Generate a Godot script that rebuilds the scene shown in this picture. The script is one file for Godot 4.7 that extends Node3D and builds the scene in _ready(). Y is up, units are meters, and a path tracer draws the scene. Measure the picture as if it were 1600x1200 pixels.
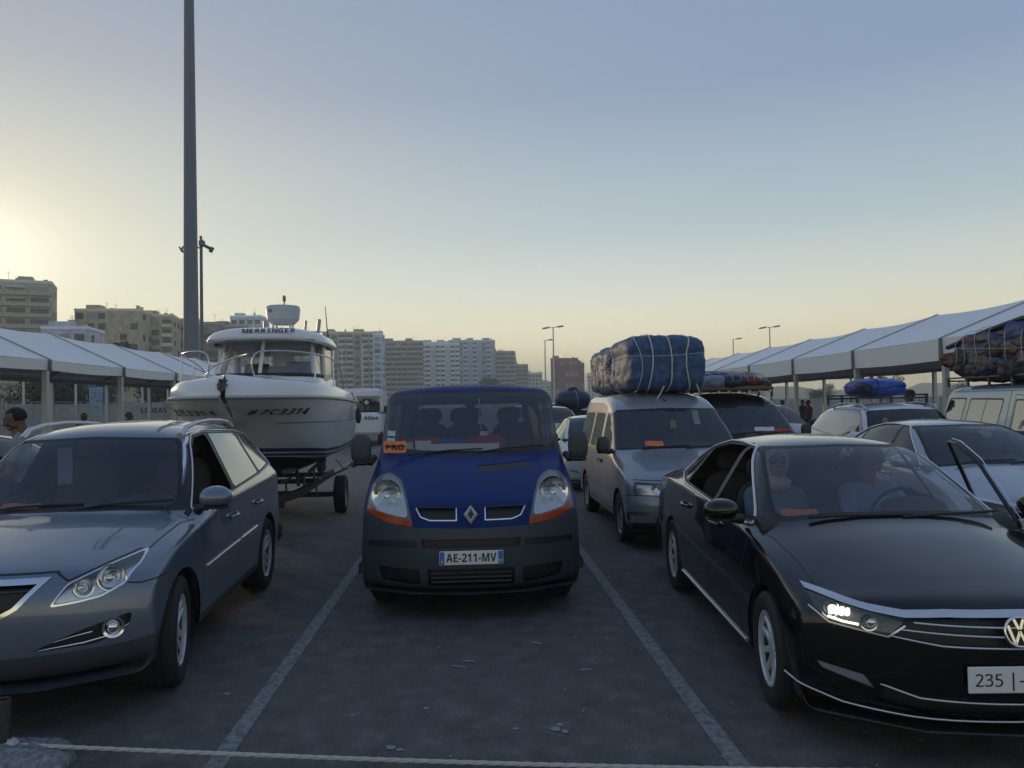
extends Node3D
var M := {}
func _ready():
	var cam := Camera3D.new()
	cam.name = "camera"
	cam.fov = rad_to_deg(2.0 * atan(0.5))
	cam.near = 0.05
	cam.far = 9000.0
	cam.transform = Transform3D(Basis(Vector3.UP, deg_to_rad(-2.96)) * Basis(Vector3.RIGHT, deg_to_rad(1.48)) * Basis(Vector3.BACK, deg_to_rad(-1.0)), Vector3(0, 1.77, 0))
	add_child(cam)
	cam.current = true
	var we := WorldEnvironment.new()
	we.name = "environment"
	var e := Environment.new()
	e.background_mode = Environment.BG_SKY
	var sky := Sky.new()
	var pm := PanoramaSkyMaterial.new()
	pm.panorama = evening_sky()
	sky.sky_material = pm
	e.sky = sky
	e.tonemap_mode = Environment.TONE_MAPPER_LINEAR
	e.tonemap_exposure = 1.42
	e.sdfgi_enabled = true
	e.ssao_enabled = true
	e.ssil_enabled = true
	e.fog_enabled = true
	e.fog_density = 0.0011
	e.fog_light_color = Color(0.80, 0.80, 0.76)
	we.environment = e
	add_child(we)
	var sun := DirectionalLight3D.new()
	sun.name = "sun"
	sun.light_color = Color(1.0, 0.86, 0.66)
	sun.light_energy = 0.4
	sun.light_angular_distance = 2.5
	sun.shadow_enabled = true
	sun.look_at_from_position(Vector3(), -Vector3(-0.584, 0.125, -0.804))
	add_child(sun)
	materials()
	ground()
	tents()
	fences()
	buildings()
	posts()
	vehicles()
	boat()
	people()
	luggage()
	small_things()
# the clear evening sky: blue overhead, cream along the horizon, a warm glow round the sun
func evening_sky() -> ImageTexture:
	var w := 720
	var h := 360
	var im := Image.create_empty(w, h, false, Image.FORMAT_RGBF)
	var sd := Vector3(-0.566, 0.165, -0.824).normalized()
	# display colours by elevation, well away from the sun
	var el := [0.0, 3.0, 5.5, 9.0, 12.5, 22.0, 40.0, 90.0]
	var cl := [Color(1.0, .94, .77), Color(1.0, .95, .79), Color(.96, .94, .83), Color(.825, .86, .84), Color(.695, .765, .795), Color(.515, .60, .715), Color(.455, .545, .675), Color(.40, .49, .64)]
	for y in h:
		var up := PI * 0.5 - PI * (y + 0.5) / h
		var deg := rad_to_deg(up)
		var k := 0
		while k < 6 and deg > el[k + 1]: k += 1
		var u := clampf((deg - el[k]) / (el[k + 1] - el[k]), 0.0, 1.0)
		var base: Color = cl[k].lerp(cl[k + 1], u).srgb_to_linear()
		if deg < 0.0: base = Color(.34, .33, .31)
		for x in w:
			var az := TAU * (x + 0.5) / w
			var q := base
			if deg >= 0.0:
				var da := rad_to_deg(wrapf(az - atan2(sd.x, -sd.z), -PI, PI)) * cos(up)
				var de := deg - 9.8
				var g := sqrt(da * da * .62 + de * de * (2.0 if de > 0.0 else .5))
				var wide := .95 * exp(-g / 13.0)
				var core := .58 * exp(-g * g / 22.0)
				q = base * (1.0 - .13 * smoothstep(35.0, 75.0, absf(da)) * exp(-deg / 14.0))
				q += Color(wide * (1.0 - base.r * .82), wide * .75 * (1.0 - base.g * .80), wide * .16 * (1.0 - base.b)) + Color(.75, .70, .60) * core
			im.set_pixel(x, y, Color(q.r, q.g, q.b) / 1.24)
	return ImageTexture.create_from_image(im)
func materials():
	M.black = mat(lin(.012, .012, .013), .5)
	M.rubber = mat(lin(.016, .016, .017), .75)
	M.alloy = mat(lin(.56, .57, .59), .34, .4)
	M.silver = mat(lin(.62, .63, .65), .2, .7)
	M.steel_rim = mat(lin(.35, .36, .38), .45, .6)
	M.dark_metal = mat(lin(.06, .06, .065), .5, .6)
	M.chrome = mat(lin(.75, .76, .78), .12, 1.0)
	M.reflector = mat(lin(.62, .63, .64), .25, .85)
	M.mirror = mat(lin(.6, .62, .65), .03, 1.0)
	M.dash = mat(lin(.022, .023, .025), .7)
	M.plate = mat(lin(.72, .72, .70), .35)
	M.ink = mat(lin(.012, .012, .014), .5)
	M.glass = pane(lin(.05, .064, .074), .42)
	M.dark_glass = pane(lin(.008, .01, .011), .62)
	M.tinted = mat(lin(.26, .27, .275), .07, .92)
	M.lens = pane(lin(.5, .52, .52), .12, .03)
	M.haze_lens = pane(lin(.6, .63, .60), .30, .10)
	M.amber = mat(lin(.42, .055, .008), .15)
	M.orange_paper = mat(lin(.75, .20, .06), .7)
	M.white_paper = mat(lin(.72, .72, .70), .75)
	M.white_paint = mat(lin(.70, .71, .71), .3, 0, .8)
	M.plastic = mat(lin(.042, .050, .058), .55)
	M.gel_white = mat(lin(.74, .74, .72), .22, 0, .5)
	M.steel = mat(lin(.5, .51, .52), .22, .95)
	M.grey_seat = mat(lin(.05, .05, .055), .85)
	M.headliner = mat(lin(.16, .16, .155), .85)
	M.beige_seat = mat(lin(.22, .20, .17), .8)
func ground():
	var gm := mat(Color.WHITE, .82)
	var ramp := [[0.0, Color(.285, .28, .275)], [.35, Color(.335, .33, .32)], [.6, Color(.36, .352, .342)], [1.0, Color(.43, .42, .405)]]
	tri_map(gm, noise_tex(7, .02, ramp, 2048, 8, .16), 11.0)
	var nf := FastNoiseLite.new()
	nf.seed = 3; nf.frequency = .33; nf.fractal_octaves = 3
	var im := nf.get_seamless_image(1024, 1024)
	gm.normal_enabled = true
	im.bump_map_to_normal_map(2.0)
	gm.normal_texture = ImageTexture.create_from_image(im)
	gm.normal_scale = .16
	M.asphalt = gm
	var b := MB.new()
	b.quad(Vector3(-700, 0, 60), Vector3(700, 0, 60), Vector3(700, 0, -1150), Vector3(-700, 0, -1150), Vector3.UP)
	var g := obj("asphalt_ground", b, gm)
	tag(g, "dark worn asphalt of the parking lot", "", "", "structure")
func vehicles():
	blue_van()
	suv()
	sedan()
	mpv()
func blue_van():
	var o := thing("parked_van", Vector3(-.03, 0, -7.2))
	tag(o, "dark blue van with grey bumper parked facing the camera between the two white lines", "van")
	var paint := dusty(mat(lin(.005, .026, .145), .5, .0, .10), 92, .05)
	paint.metallic_specular = .25
	var c := []
	c.append(cut("windscreen", "f", smooth_poly(poly([-.02, 1.325, .45, 1.335, .80, 1.365, .862, 1.44, .845, 1.85, .82, 1.878, .4, 1.890, -.02, 1.893]), .04), {"c": true, "z0": -1.3, "y0": 1.2}))
	c.append(cut("screen_frame", "f", poly([-.02, 1.285, .5, 1.29, .80, 1.305, .895, 1.36, .885, 1.6, .866, 1.885, .82, 1.905, -.02, 1.912]), {"c": true, "z0": -1.3, "y0": 1.2}))
	c.append(cut("headlight", "f", smooth_poly(poly([.62, 1.095, .72, 1.145, .82, 1.13, .885, 1.05, .888, .945, .82, .895, .68, .862, .515, .838, .545, .96]), .06, 4), {"z0": .0, "back": -.05}))
	c.append(cut("indicator", "f", poly([.89, .918, .70, .858, .50, .825, .478, .772, .70, .795, .885, .868]), {"z0": .0, "off": .002}))
	c.append(cut("headlight_surround", "f", smooth_poly(poly([.61, 1.108, .72, 1.160, .83, 1.142, .90, 1.05, .90, .91, .70, .855, .475, .765, .495, .85, .53, .97]), .03), {"z0": 0.0}))
	c.append(cut("grille", "f", smooth_poly(poly([.125, .918, .445, .918, .405, .855, .335, .832, .125, .828]), .02), {"z0": .4, "off": -.03}))
	for q in line_poly([.118, .918, .118, .822, .338, .824, .412, .85, .452, .918], .010): c.append(cut("chrome_trim", "f", q, {"z0": .4, "c": true, "off": .004}))
	for q in line_poly([0.0, .928, .46, .928, .49, .86], .012): c.append(cut("shut_line", "f", q, {"z0": .3, "c": true}))
	for q in line_poly([.885, 1.10, .905, 1.20, .905, 1.30], .010): c.append(cut("shut_line", "f", q, {"z0": -.6, "c": true}))
	c.append(cut("hood_vent", "f", smooth_poly(poly([.06, 1.165, .57, 1.19, .565, 1.235, .06, 1.21]), .012), {"side": 1, "z0": -.2, "off": -.004}))
	c.append(cut("air_slot", "f", smooth_poly(poly([-.02, .675, .41, .675, .395, .605, -.02, .605]), .015), {"z0": .4, "c": true, "off": -.03}))
	c.append(cut("rub_strip", "f", smooth_poly(poly([.44, .665, .86, .645, .87, .60, .44, .605]), .02), {"z0": .3, "off": -.012}))
	c.append(cut("lower_grille", "f", smooth_poly(poly([-.02, .435, .36, .435, .35, .295, -.02, .295]), .02), {"z0": .4, "c": true, "off": -.03}))
	c.append(cut("side_intake", "f", smooth_poly(poly([.42, .43, .78, .44, .74, .33, .42, .30]), .03), {"z0": .4, "off": -.015}))
	c.append(cut("bumper", "f", poly([-.02, .0, 1.2, 0, 1.2, .88, .89, .866, .70, .792, .478, .766, -.02, .757]), {"z0": .33, "c": true, "nm": -2.0}))
	c.append(cut("bumper", "s", poly([.34, .0, 1.2, 0, 1.2, .88, .30, .88, .36, .6]), {"c": true, "nm": .7}))
	c.append(cut("bumper", "s", poly([1.2, .0, 1.2, .31, -3.9, .31, -3.9, .0]), {"c": true, "nm": -2.0}))
	c.append(cut("side_window", "s", smooth_poly(poly([-.62, 1.22, -1.05, 1.72, -1.2, 1.78, -1.62, 1.78, -1.62, 1.18, -.7, 1.17]), .06), {"nm": .3, "id": 0}))
	c.append(cut("side_window", "s", smooth_poly(poly([-1.82, 1.20, -1.82, 1.78, -2.75, 1.78, -2.75, 1.20]), .06), {"nm": .3, "id": 1}))
	c.append(cut("rear_window", "f", smooth_poly(poly([.06, 1.2, .06, 1.78, .74, 1.78, .78, 1.2]), .06), {"nm": -2.0, "z1": -3.5}))
	for q in line_poly([-.42, .5, -.42, 1.1, -.5, 1.25], .010): c.append(cut("shut_line", "s", q, {"c": true, "nm": .3}))
	for q in line_poly([-1.72, .3, -1.72, 1.9], .010): c.append(cut("shut_line", "s", q, {"c": true, "nm": .2}))
	var seat := mat(lin(.025, .028, .035), .9)
	build_body(o, van_rows(), c, {"body": paint, "windscreen": M.glass, "side_window": M.dark_glass, "rear_window": M.glass, "screen_frame": M.black, "headlight": M.haze_lens, "headlight_backing": M.reflector, "headlight_surround": mat(lin(.13, .135, .14), .4), "indicator": M.amber, "bumper": M.plastic, "rub_strip": mat(lin(.02, .021, .023), .5), "side_intake": M.black, "chrome_trim": M.chrome, "wheel_well": M.black, "interior_lining": mat(lin(.03, .03, .033), .9), "hood_vent": M.black}, {"R": .325, "arch": .40, "wb": -3.1, "wm": .95, "tr": .80, "tw": .205, "style": "steel"})
	cabin(o, -.3, 1.24, .62, .84, [[-1.25, [-.48, -.1, .44], .22], [-2.2, [-.5, 0.0, .5], .24]], seat, 1.0, .32)
	for s in [-1.0, 1.0]:
		mirror_shell(o, Vector3(s * 1.06, 1.345, -.34), Vector3(.098, .155, .07), s, Vector3(s * .94, 1.27, -.42), M.plastic, 3.2)
		var h := MB.new()      # lamp bowl behind the lens, and the lit stripes of the indicator
		h.lathe([Vector2(.015, -.01), Vector2(.07, .02), Vector2(.12, .06), Vector2(.135, .064)], Vector3(s * .71, .99, .42), Vector3(s * .25, .12, 1.0), 24)
		h.blob(Vector3(s * .72, .985, .49), Vector3(.03, .03, .03))
		obj("lamp_bowl", h, M.chrome, o)
	for s in [-1.0, 1.0]:
		for k in 5:
			var b := MB.new()
			b.bbox(Vector3(s * (.50 + .022 * k), .803 + .004 * k, .845 - .012 * k), Vector3(.008, .044, .012), .002, Basis(Vector3.UP, s * .3))
			obj("indicator_rib", b, mat(lin(.62, .13, .03), .3), o)
	for k in 3:
		var b := MB.new()
		b.bbox(Vector3(0, .33 + .035 * k, .885), Vector3(.66, .012, .02), .003)
		obj("grille_slat", b, M.plastic, o)
	# badge: a folded diamond
	var d := MB.new()
	var po := [Vector2(0, .072), Vector2(.054, 0), Vector2(0, -.072), Vector2(-.054, 0)]
	var pi := [Vector2(.0, .034), Vector2(.022, 0), Vector2(.0, -.034), Vector2(-.022, 0)]
	for k in 4:
		var a: Vector2 = po[k]
		var bq: Vector2 = po[(k + 1) % 4]
		var e: Vector2 = pi[(k + 1) % 4]
		var f: Vector2 = pi[k]
		var z := 0.02
		var ma := (a + f) * .5
		var mb := (bq + e) * .5
		for q in [[a, bq, mb, ma, 0.0, z], [ma, mb, e, f, z, 0.004]]:
			d.quad(Vector3(q[0].x, q[0].y, q[4]), Vector3(q[1].x, q[1].y, q[4]), Vector3(q[2].x, q[2].y, q[5]), Vector3(q[3].x, q[3].y, q[5]), Vector3(0, 0, 1) + Vector3(q[0].x + q[1].x, q[0].y + q[1].y, 0) * 3.0)
	put("diamond_badge", d.mesh(), M.alloy, o, Vector3(0, .868, .872), Basis(Vector3.RIGHT, deg_to_rad(-15)) * Basis.from_scale(Vector3(1.12, 1.12, 1)))
	var bk := MB.new()
	bk.prism(PackedVector2Array([Vector2(0, .086), Vector2(.066, 0), Vector2(0, -.086), Vector2(-.066, 0)]), .012)
	put("badge_backing", bk.mesh(), M.black, o, Vector3(0, .868, .861), Basis(Vector3.RIGHT, deg_to_rad(-15)))
	var pl := plate(o, Vector3(0, .528, .925), .52, .112)
	letter(pl, "AE-211-MV", .066, Vector3(0, 0, .0065), M.ink, true, false, .88)
	for s in [-1.0, 1.0]:
		var bb := MB.new()
		bb.box(Vector3(), Vector3(.038, .104, .002))
		put("plate_band", bb.mesh(), mat(lin(.04, .16, .48), .4), pl, Vector3(s * .237, 0, .0062))
	letter(pl, "F", .022, Vector3(-.237, -.03, .0078), M.white_paper)
	letter(pl, "71", .024, Vector3(.237, -.028, .0078), M.white_paper)
	wiper(o, [Vector3(-.60, 1.30, -.20), Vector3(-.2, 1.335, -.205), Vector3(.12, 1.345, -.21)])
	wiper(o, [Vector3(.0, 1.30, -.17), Vector3(.32, 1.345, -.21), Vector3(.72, 1.365, -.31)])
func suv():
	var o := thing("parked_car", Vector3(-2.79, 0, -5.07), 3.0)
	tag(o, "dark grey tall car with silver roof rails, nearest on the left of the blue van", "car")
	var paint := dusty(mat(lin(.15, .185, .245), .32, .35, 1.0), 91, .06)
	var c := suv_cuts(true)
	var T := build_body(o, suv_rows(), c, {"body": paint, "windscreen": M.glass, "side_window": M.tinted, "window_frame": M.black, "screen_frame": M.black, "headlight": M.lens, "headlight_backing": M.reflector, "headlight_rim": M.chrome, "grille_surround": M.chrome, "lower_bumper": M.plastic, "fog_recess": M.black, "wheel_well": M.black, "interior_lining": mat(lin(.05, .05, .052), .9), "chrome_trim": M.chrome, "arch_trim": paint, "hood_crease": paint}, {"R": .345, "arch": .405, "wb": -2.604, "wm": .905, "tr": .785, "tw": .225, "style": "twin", "steer": 9.0})
	suv_fittings(o, paint, true)
	moulding(o, "window_moulding", T, [-.52, 1.046, -1.0, 1.498, -1.17, 1.566, -1.5, 1.593, -2.36, 1.567, -2.87, 1.514, -3.06, 1.39, -3.12, 1.19, -2.45, 1.136, -1.45, 1.086, -.6, 1.036], .007, M.silver, [1.0, -1.0])
	for s in [[-.50, .652, -1.46, .674], [-1.5, .676, -2.1, .69]]: moulding(o, "door_moulding", T, s, .010, M.silver, [1.0, -1.0], false)
	wipers_pair(o, -.345, 1.10, .8, 1.0)
func suv_cuts(open_front: bool, pillars := true) -> Array:
	var c := []
	c.append(cut("windscreen", "f", smooth_poly(poly([-.02, 1.115, .40, 1.11, .66, 1.09, .69, 1.12, .655, 1.30, .58, 1.50, .54, 1.535, -.02, 1.56]), .03), {"c": true, "z0": -1.2, "y0": 1.0}))
	c.append(cut("screen_frame", "f", poly([-.02, 1.09, .40, 1.085, .72, 1.06, .715, 1.14, .675, 1.32, .60, 1.52, .55, 1.555, -.02, 1.578]), {"c": true, "z0": -1.2, "y0": 1.0}))
	var w := [poly([-.56, 1.075, -1.02, 1.48, -1.18, 1.545, -1.46, 1.565, -1.41, 1.11, -.6, 1.06]), poly([-1.54, 1.565, -2.34, 1.54, -2.40, 1.16, -1.49, 1.115]), poly([-2.44, 1.535, -2.84, 1.49, -3.03, 1.37, -3.08, 1.215, -2.48, 1.165])]
	for k in 3: c.append(cut("side_window", "s", smooth_poly(w[k], .035), {"nm": .25, "id": k, "drop": open_front and k == 0}))
	if not pillars:
		for k in 3:
			for q in Geometry2D.offset_polygon(w[k], .012, Geometry2D.JOIN_ROUND): c.append(cut("window_frame", "s", q, {"nm": .2, "c": true}))
	var all := poly([-.44, 1.06, -.95, 1.49, -1.15, 1.562, -1.5, 1.582, -2.36, 1.556, -2.86, 1.505, -3.05, 1.385, -3.11, 1.20, -2.45, 1.145, -1.45, 1.095, -.6, 1.045])
	for q in (line_poly([-.40, 1.05, -.94, 1.50, -1.15, 1.576, -1.5, 1.596, -2.36, 1.570, -2.87, 1.517, -3.07, 1.39, -3.13, 1.19, -2.45, 1.133, -1.45, 1.083, -.6, 1.033], .014) if pillars else []): c.append(cut("chrome_trim", "s", q, {"nm": .2, "c": true, "off": .002}))
	if pillars: c.append(cut("window_frame", "s", all, {"nm": .25, "c": true, "off": -.002}))
	c.append(cut("headlight", "f", smooth_poly(poly([.455, .722, .515, .818, .64, .875, .752, .912, .772, .865, .752, .79, .66, .742, .56, .728]), .02), {"z0": 0.0, "back": -.05}))
	c.append(cut("headlight_rim", "f", smooth_poly(poly([.442, .711, .51, .824, .64, .882, .758, .921, .782, .866, .760, .783, .663, .732, .56, .718]), .02), {"z0": 0.0, "off": .001}))
	c.append(cut("grille", "f", poly([-.02, .842, .375, .835, .275, .725, .165, .668, -.02, .655]), {"z0": .3, "c": true, "off": -.035}))
	c.append(cut("grille_surround", "f", poly([-.02, .87, .43, .862, .30, .715, .175, .643, -.02, .628]), {"z0": .3, "c": true, "off": .004}))
	for q in line_poly([0.0, .89, .44, .882, .51, .835, .64, .892, .762, .932], .010): c.append(cut("shut_line", "f", q, {"z0": .2, "c": true}))
	for q in line_poly([.752, .32, .765, .1, .785, -.30, .84, -.45], .010): c.append(cut("shut_line", "t", q, {"c": true, "y0": .7, "nm": .1}))
	for q in line_poly([.765, .785, .82, .77, .90, .775], .009): c.append(cut("shut_line", "f", q, {"z0": .0}))
	c.append(cut("fog_recess", "f", smooth_poly(poly([.36, .485, .60, .575, .80, .625, .785, .545, .66, .485]), .03), {"z0": 0.0, "off": -.03}))
	c.append(cut("lower_bumper", "f", poly([-.02, .40, .4, .41, .75, .455, 1.0, .48, 1.0, .0, -.02, 0]), {"z0": .3, "c": true, "nm": .02}))
	c.append(cut("lower_bumper", "s", poly([.38, 0, 1.0, 0, 1.0, .46, .38, .46]), {"c": true, "nm": .02}))
	c.append(cut("lower_bumper", "s", poly([-.42, 0, -2.2, 0, -2.2, .34, -.42, .34]), {"c": true, "nm": .02}))
	for q in line_poly([-.44, .42, -.47, .75, -.40, 1.03], .009): c.append(cut("shut_line", "s", q, {"c": true, "nm": .3}))
	for q in line_poly([-1.47, .36, -1.49, .75, -1.46, 1.08], .009): c.append(cut("shut_line", "s", q, {"c": true, "nm": .3}))
	for q in line_poly([-.55, .655, -1.45, .675], .016): c.append(cut("chrome_trim", "s", q, {"c": true, "nm": .3, "off": .008}))
	for q in line_poly([-1.5, .676, -2.05, .69], .016): c.append(cut("chrome_trim", "s", q, {"c": true, "nm": .3, "off": .008}))
	return c
func suv_fittings(o: Node3D, paint: Material, near: bool):
	cabin(o, -.45, 1.06, .42, .80, [[-1.35, [-.38, .38], .25], [-2.2, [-.42, .42], .3]], M.grey_seat, 1.0, .34)
	for s in [-1.0, 1.0]:
		mirror_shell(o, Vector3(s * 1.0, 1.15, -.40), Vector3(.115, .082, .10), s, Vector3(s * .86, 1.05, -.46), paint, 2.2)
		var r := MB.new()
		r.tube([Vector3(s * .575, 1.57, -.98), Vector3(s * .585, 1.63, -1.10), Vector3(s * .59, 1.662, -1.35), Vector3(s * .59, 1.675, -1.75), Vector3(s * .585, 1.665, -2.1), Vector3(s * .575, 1.645, -2.35), Vector3(s * .57, 1.60, -2.52)], [.024, .02, .017, .017, .017, .02, .024], 10)
		obj("roof_rail", r, M.alloy, o)
		for z in [-1.16, -2.05]:
			var h := MB.new()
			h.tube([Vector3(s * .905, .90, z), Vector3(s * .93, .905, z - .05), Vector3(s * .93, .905, z - .15), Vector3(s * .905, .91, z - .2)], .014, 8)
			obj("door_handle", h, paint, o)
		if not near: continue
		var l := MB.new()
		for q in [[.67, .815, .070], [.56, .785, .045]]:
			l.lathe([Vector2(.012, 0), Vector2(q[2] * .6, .02), Vector2(q[2], .055), Vector2(q[2] + .008, .056)], Vector3(s * q[0], q[1], .60 - (q[0] - .6) * .9), Vector3(s * .4, .1, 1), 24)
			l.blob(Vector3(s * q[0], q[1], .635 - (q[0] - .6) * .9), Vector3(q[2], q[2], q[2]) * .42)
		obj("lamp_bowl", l, M.chrome, o)
		var f := MB.new()
		f.lathe([Vector2(.0, .0), Vector2(.035, .0), Vector2(.045, .02), Vector2(.058, .024), Vector2(.060, .016)], Vector3(s * .715, .555, .635), Vector3(s * .45, 0, 1), 24)
		f.blob(Vector3(s * .715, .555, .645), Vector3(.032, .032, .024))
		obj("fog_lamp", f, M.chrome, o)
		var fb := MB.new()
		fb.tube([Vector3(s * .40, .505, .775), Vector3(s * .55, .54, .74), Vector3(s * .63, .55, .70)], .006, 6)
		fb.tube([Vector3(s * .36, .478, .785), Vector3(s * .6, .50, .73), Vector3(s * .72, .515, .64), Vector3(s * .79, .56, .56), Vector3(s * .80, .62, .52)], .007, 6)
		obj("fog_trim", fb, M.chrome, o)
	if near:
		for k in 3:
			var b := MB.new()
			b.tube([Vector3(-.36 + k * .05, .80 - k * .05, .76), Vector3(0, .80 - k * .05, .815), Vector3(.36 - k * .05, .80 - k * .05, .76)], .009, 6)
			obj("grille_slat", b, M.plastic, o)
func sedan():
	var o := thing("parked_car", Vector3(2.58, 0, -4.36), -3.7)
	tag(o, "black saloon car with one headlight lit and its driver door open, nearest on the right", "car")
	var paint := mat(lin(.003, .0032, .0036), .25, 0.0, 1.0)
	paint.metallic_specular = .22
	var T := build_body(o, sedan_rows(), sedan_cuts(true), sedan_mats(paint), {"R": .325, "arch": .372, "wb": -2.79, "wm": .915, "tr": .80, "tw": .22, "style": "vee", "steer": -4.0})
	sedan_fittings(o, paint, true)
	moulding(o, "window_moulding", T, SEDAN_RING, .011, M.silver, [-1.0])
	moulding(o, "window_moulding", T, [-.50, .960, -.85, 1.175, -1.14, 1.342, -1.30, 1.412, -1.46, 1.438], .010, M.silver, [1.0], false)
	moulding(o, "sill_moulding", T, [-.42, .245, -2.36, .27], .012, M.silver, [-1.0, 1.0], false)
	wipers_pair(o, -.315, 1.03, .8, .3)
func sedan_mats(paint: Material) -> Dictionary:
	return {"body": paint, "windscreen": M.glass, "side_window": M.dark_glass, "window_frame": M.black, "screen_frame": M.black, "headlight": M.lens, "headlight_backing": M.dark_metal, "chrome_trim": M.silver, "fog_lamp": M.reflector, "wheel_well": M.black, "interior_lining": mat(lin(.04, .04, .042), .9), "open_door": M.black}
const SEDAN_RING := [-.50, .958, -.85, 1.17, -1.14, 1.335, -1.30, 1.405, -1.5, 1.432, -2.02, 1.425, -2.40, 1.36, -2.74, 1.24, -2.86, 1.10, -2.42, 1.035, -1.42, .988, -.62, .957]
func sedan_cuts(near: bool) -> Array:
	var c := []
	c.append(cut("windscreen", "f", smooth_poly(poly([-.02, 1.055, .35, 1.05, .62, 1.02, .665, 1.03, .645, 1.12, .575, 1.30, .525, 1.385, .47, 1.405, -.02, 1.42]), .025), {"c": true, "z0": -1.4, "y0": .9}))
	c.append(cut("screen_frame", "f", poly([-.02, 1.03, .35, 1.025, .69, .99, .665, 1.13, .59, 1.32, .54, 1.405, .48, 1.422, -.02, 1.436]), {"c": true, "z0": -1.4, "y0": .9}))
	var w := [poly([-.58, .985, -.88, 1.165, -1.16, 1.325, -1.31, 1.39, -1.42, 1.412, -1.36, 1.005, -.66, .978]), poly([-1.50, 1.415, -2.0, 1.405, -2.36, 1.35, -2.40, 1.055, -1.44, 1.01]), poly([-2.43, 1.335, -2.70, 1.225, -2.78, 1.12, -2.46, 1.06])]
	for k in 3: c.append(cut("side_window", "s", smooth_poly(w[k], .03), {"nm": .2, "id": k, "drop": near and k < 2}))
	var ring := SEDAN_RING
	c.append(cut("window_frame", "s", poly(ring), {"nm": .2, "c": true, "off": -.002}))
	c.append(cut("headlight", "f", smooth_poly(poly([.478, .685, .60, .717, .795, .753, .81, .70, .755, .650, .545, .622]), .01), {"z0": 0.0, "back": -.05}))
	c.append(cut("chrome_trim", "f", poly([-.02, .752, .30, .750, .47, .738, .60, .748, .80, .778, .798, .756, .60, .720, .475, .707, .30, .720, -.02, .722]), {"z0": 0.0, "c": true, "off": .006}))
	for q in line_poly([.475, .672, .545, .614, .762, .643, .825, .70], .008): c.append(cut("chrome_trim", "f", q, {"z0": 0.0, "c": true, "off": .003}))
	c.append(cut("grille", "f", poly([-.02, .722, .30, .719, .475, .703, .535, .616, .33, .583, -.02, .578]), {"z0": .3, "c": true, "off": -.03}))
	c.append(cut("fog_lamp", "f", smooth_poly(poly([.60, .352, .645, .415, .82, .44, .80, .405]), .008), {"z0": 0.0, "off": -.006}))
	c.append(cut("lower_intake", "f", poly([-.02, .33, .43, .338, .56, .37, .60, .30, .42, .262, -.02, .256]), {"z0": .3, "c": true, "off": -.02}))
	for q in line_poly([-.40, .245, -2.38, .27], .018): c.append(cut("chrome_trim", "s", q, {"c": true, "nm": .2, "off": .004}))
	for q in line_poly([.745, .62, .745, .1, .77, -.25, .80, -.36], .009): c.append(cut("shut_line", "t", q, {"c": true, "y0": .6, "nm": .1}))
	for q in line_poly([-.50, .26, -.52, .65, -.38, .95], .009): c.append(cut("shut_line", "s", q, {"c": true, "nm": .3}))
	for q in line_poly([-1.42, .26, -1.44, .65, -1.40, .98], .009): c.append(cut("shut_line", "s", q, {"c": true, "nm": .3}))
	if near:      # the doorway on the driver's side, where the door stands open
		c.push_front(cut("doorway", "s", smooth_poly(poly([-.52, .30, -.52, .70, -.56, .955, -.88, 1.155, -1.16, 1.32, -1.31, 1.385, -1.43, 1.405, -1.40, .98, -1.42, .30]), .04), {"side": 1, "nm": .15, "drop": true}))
	return c
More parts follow.
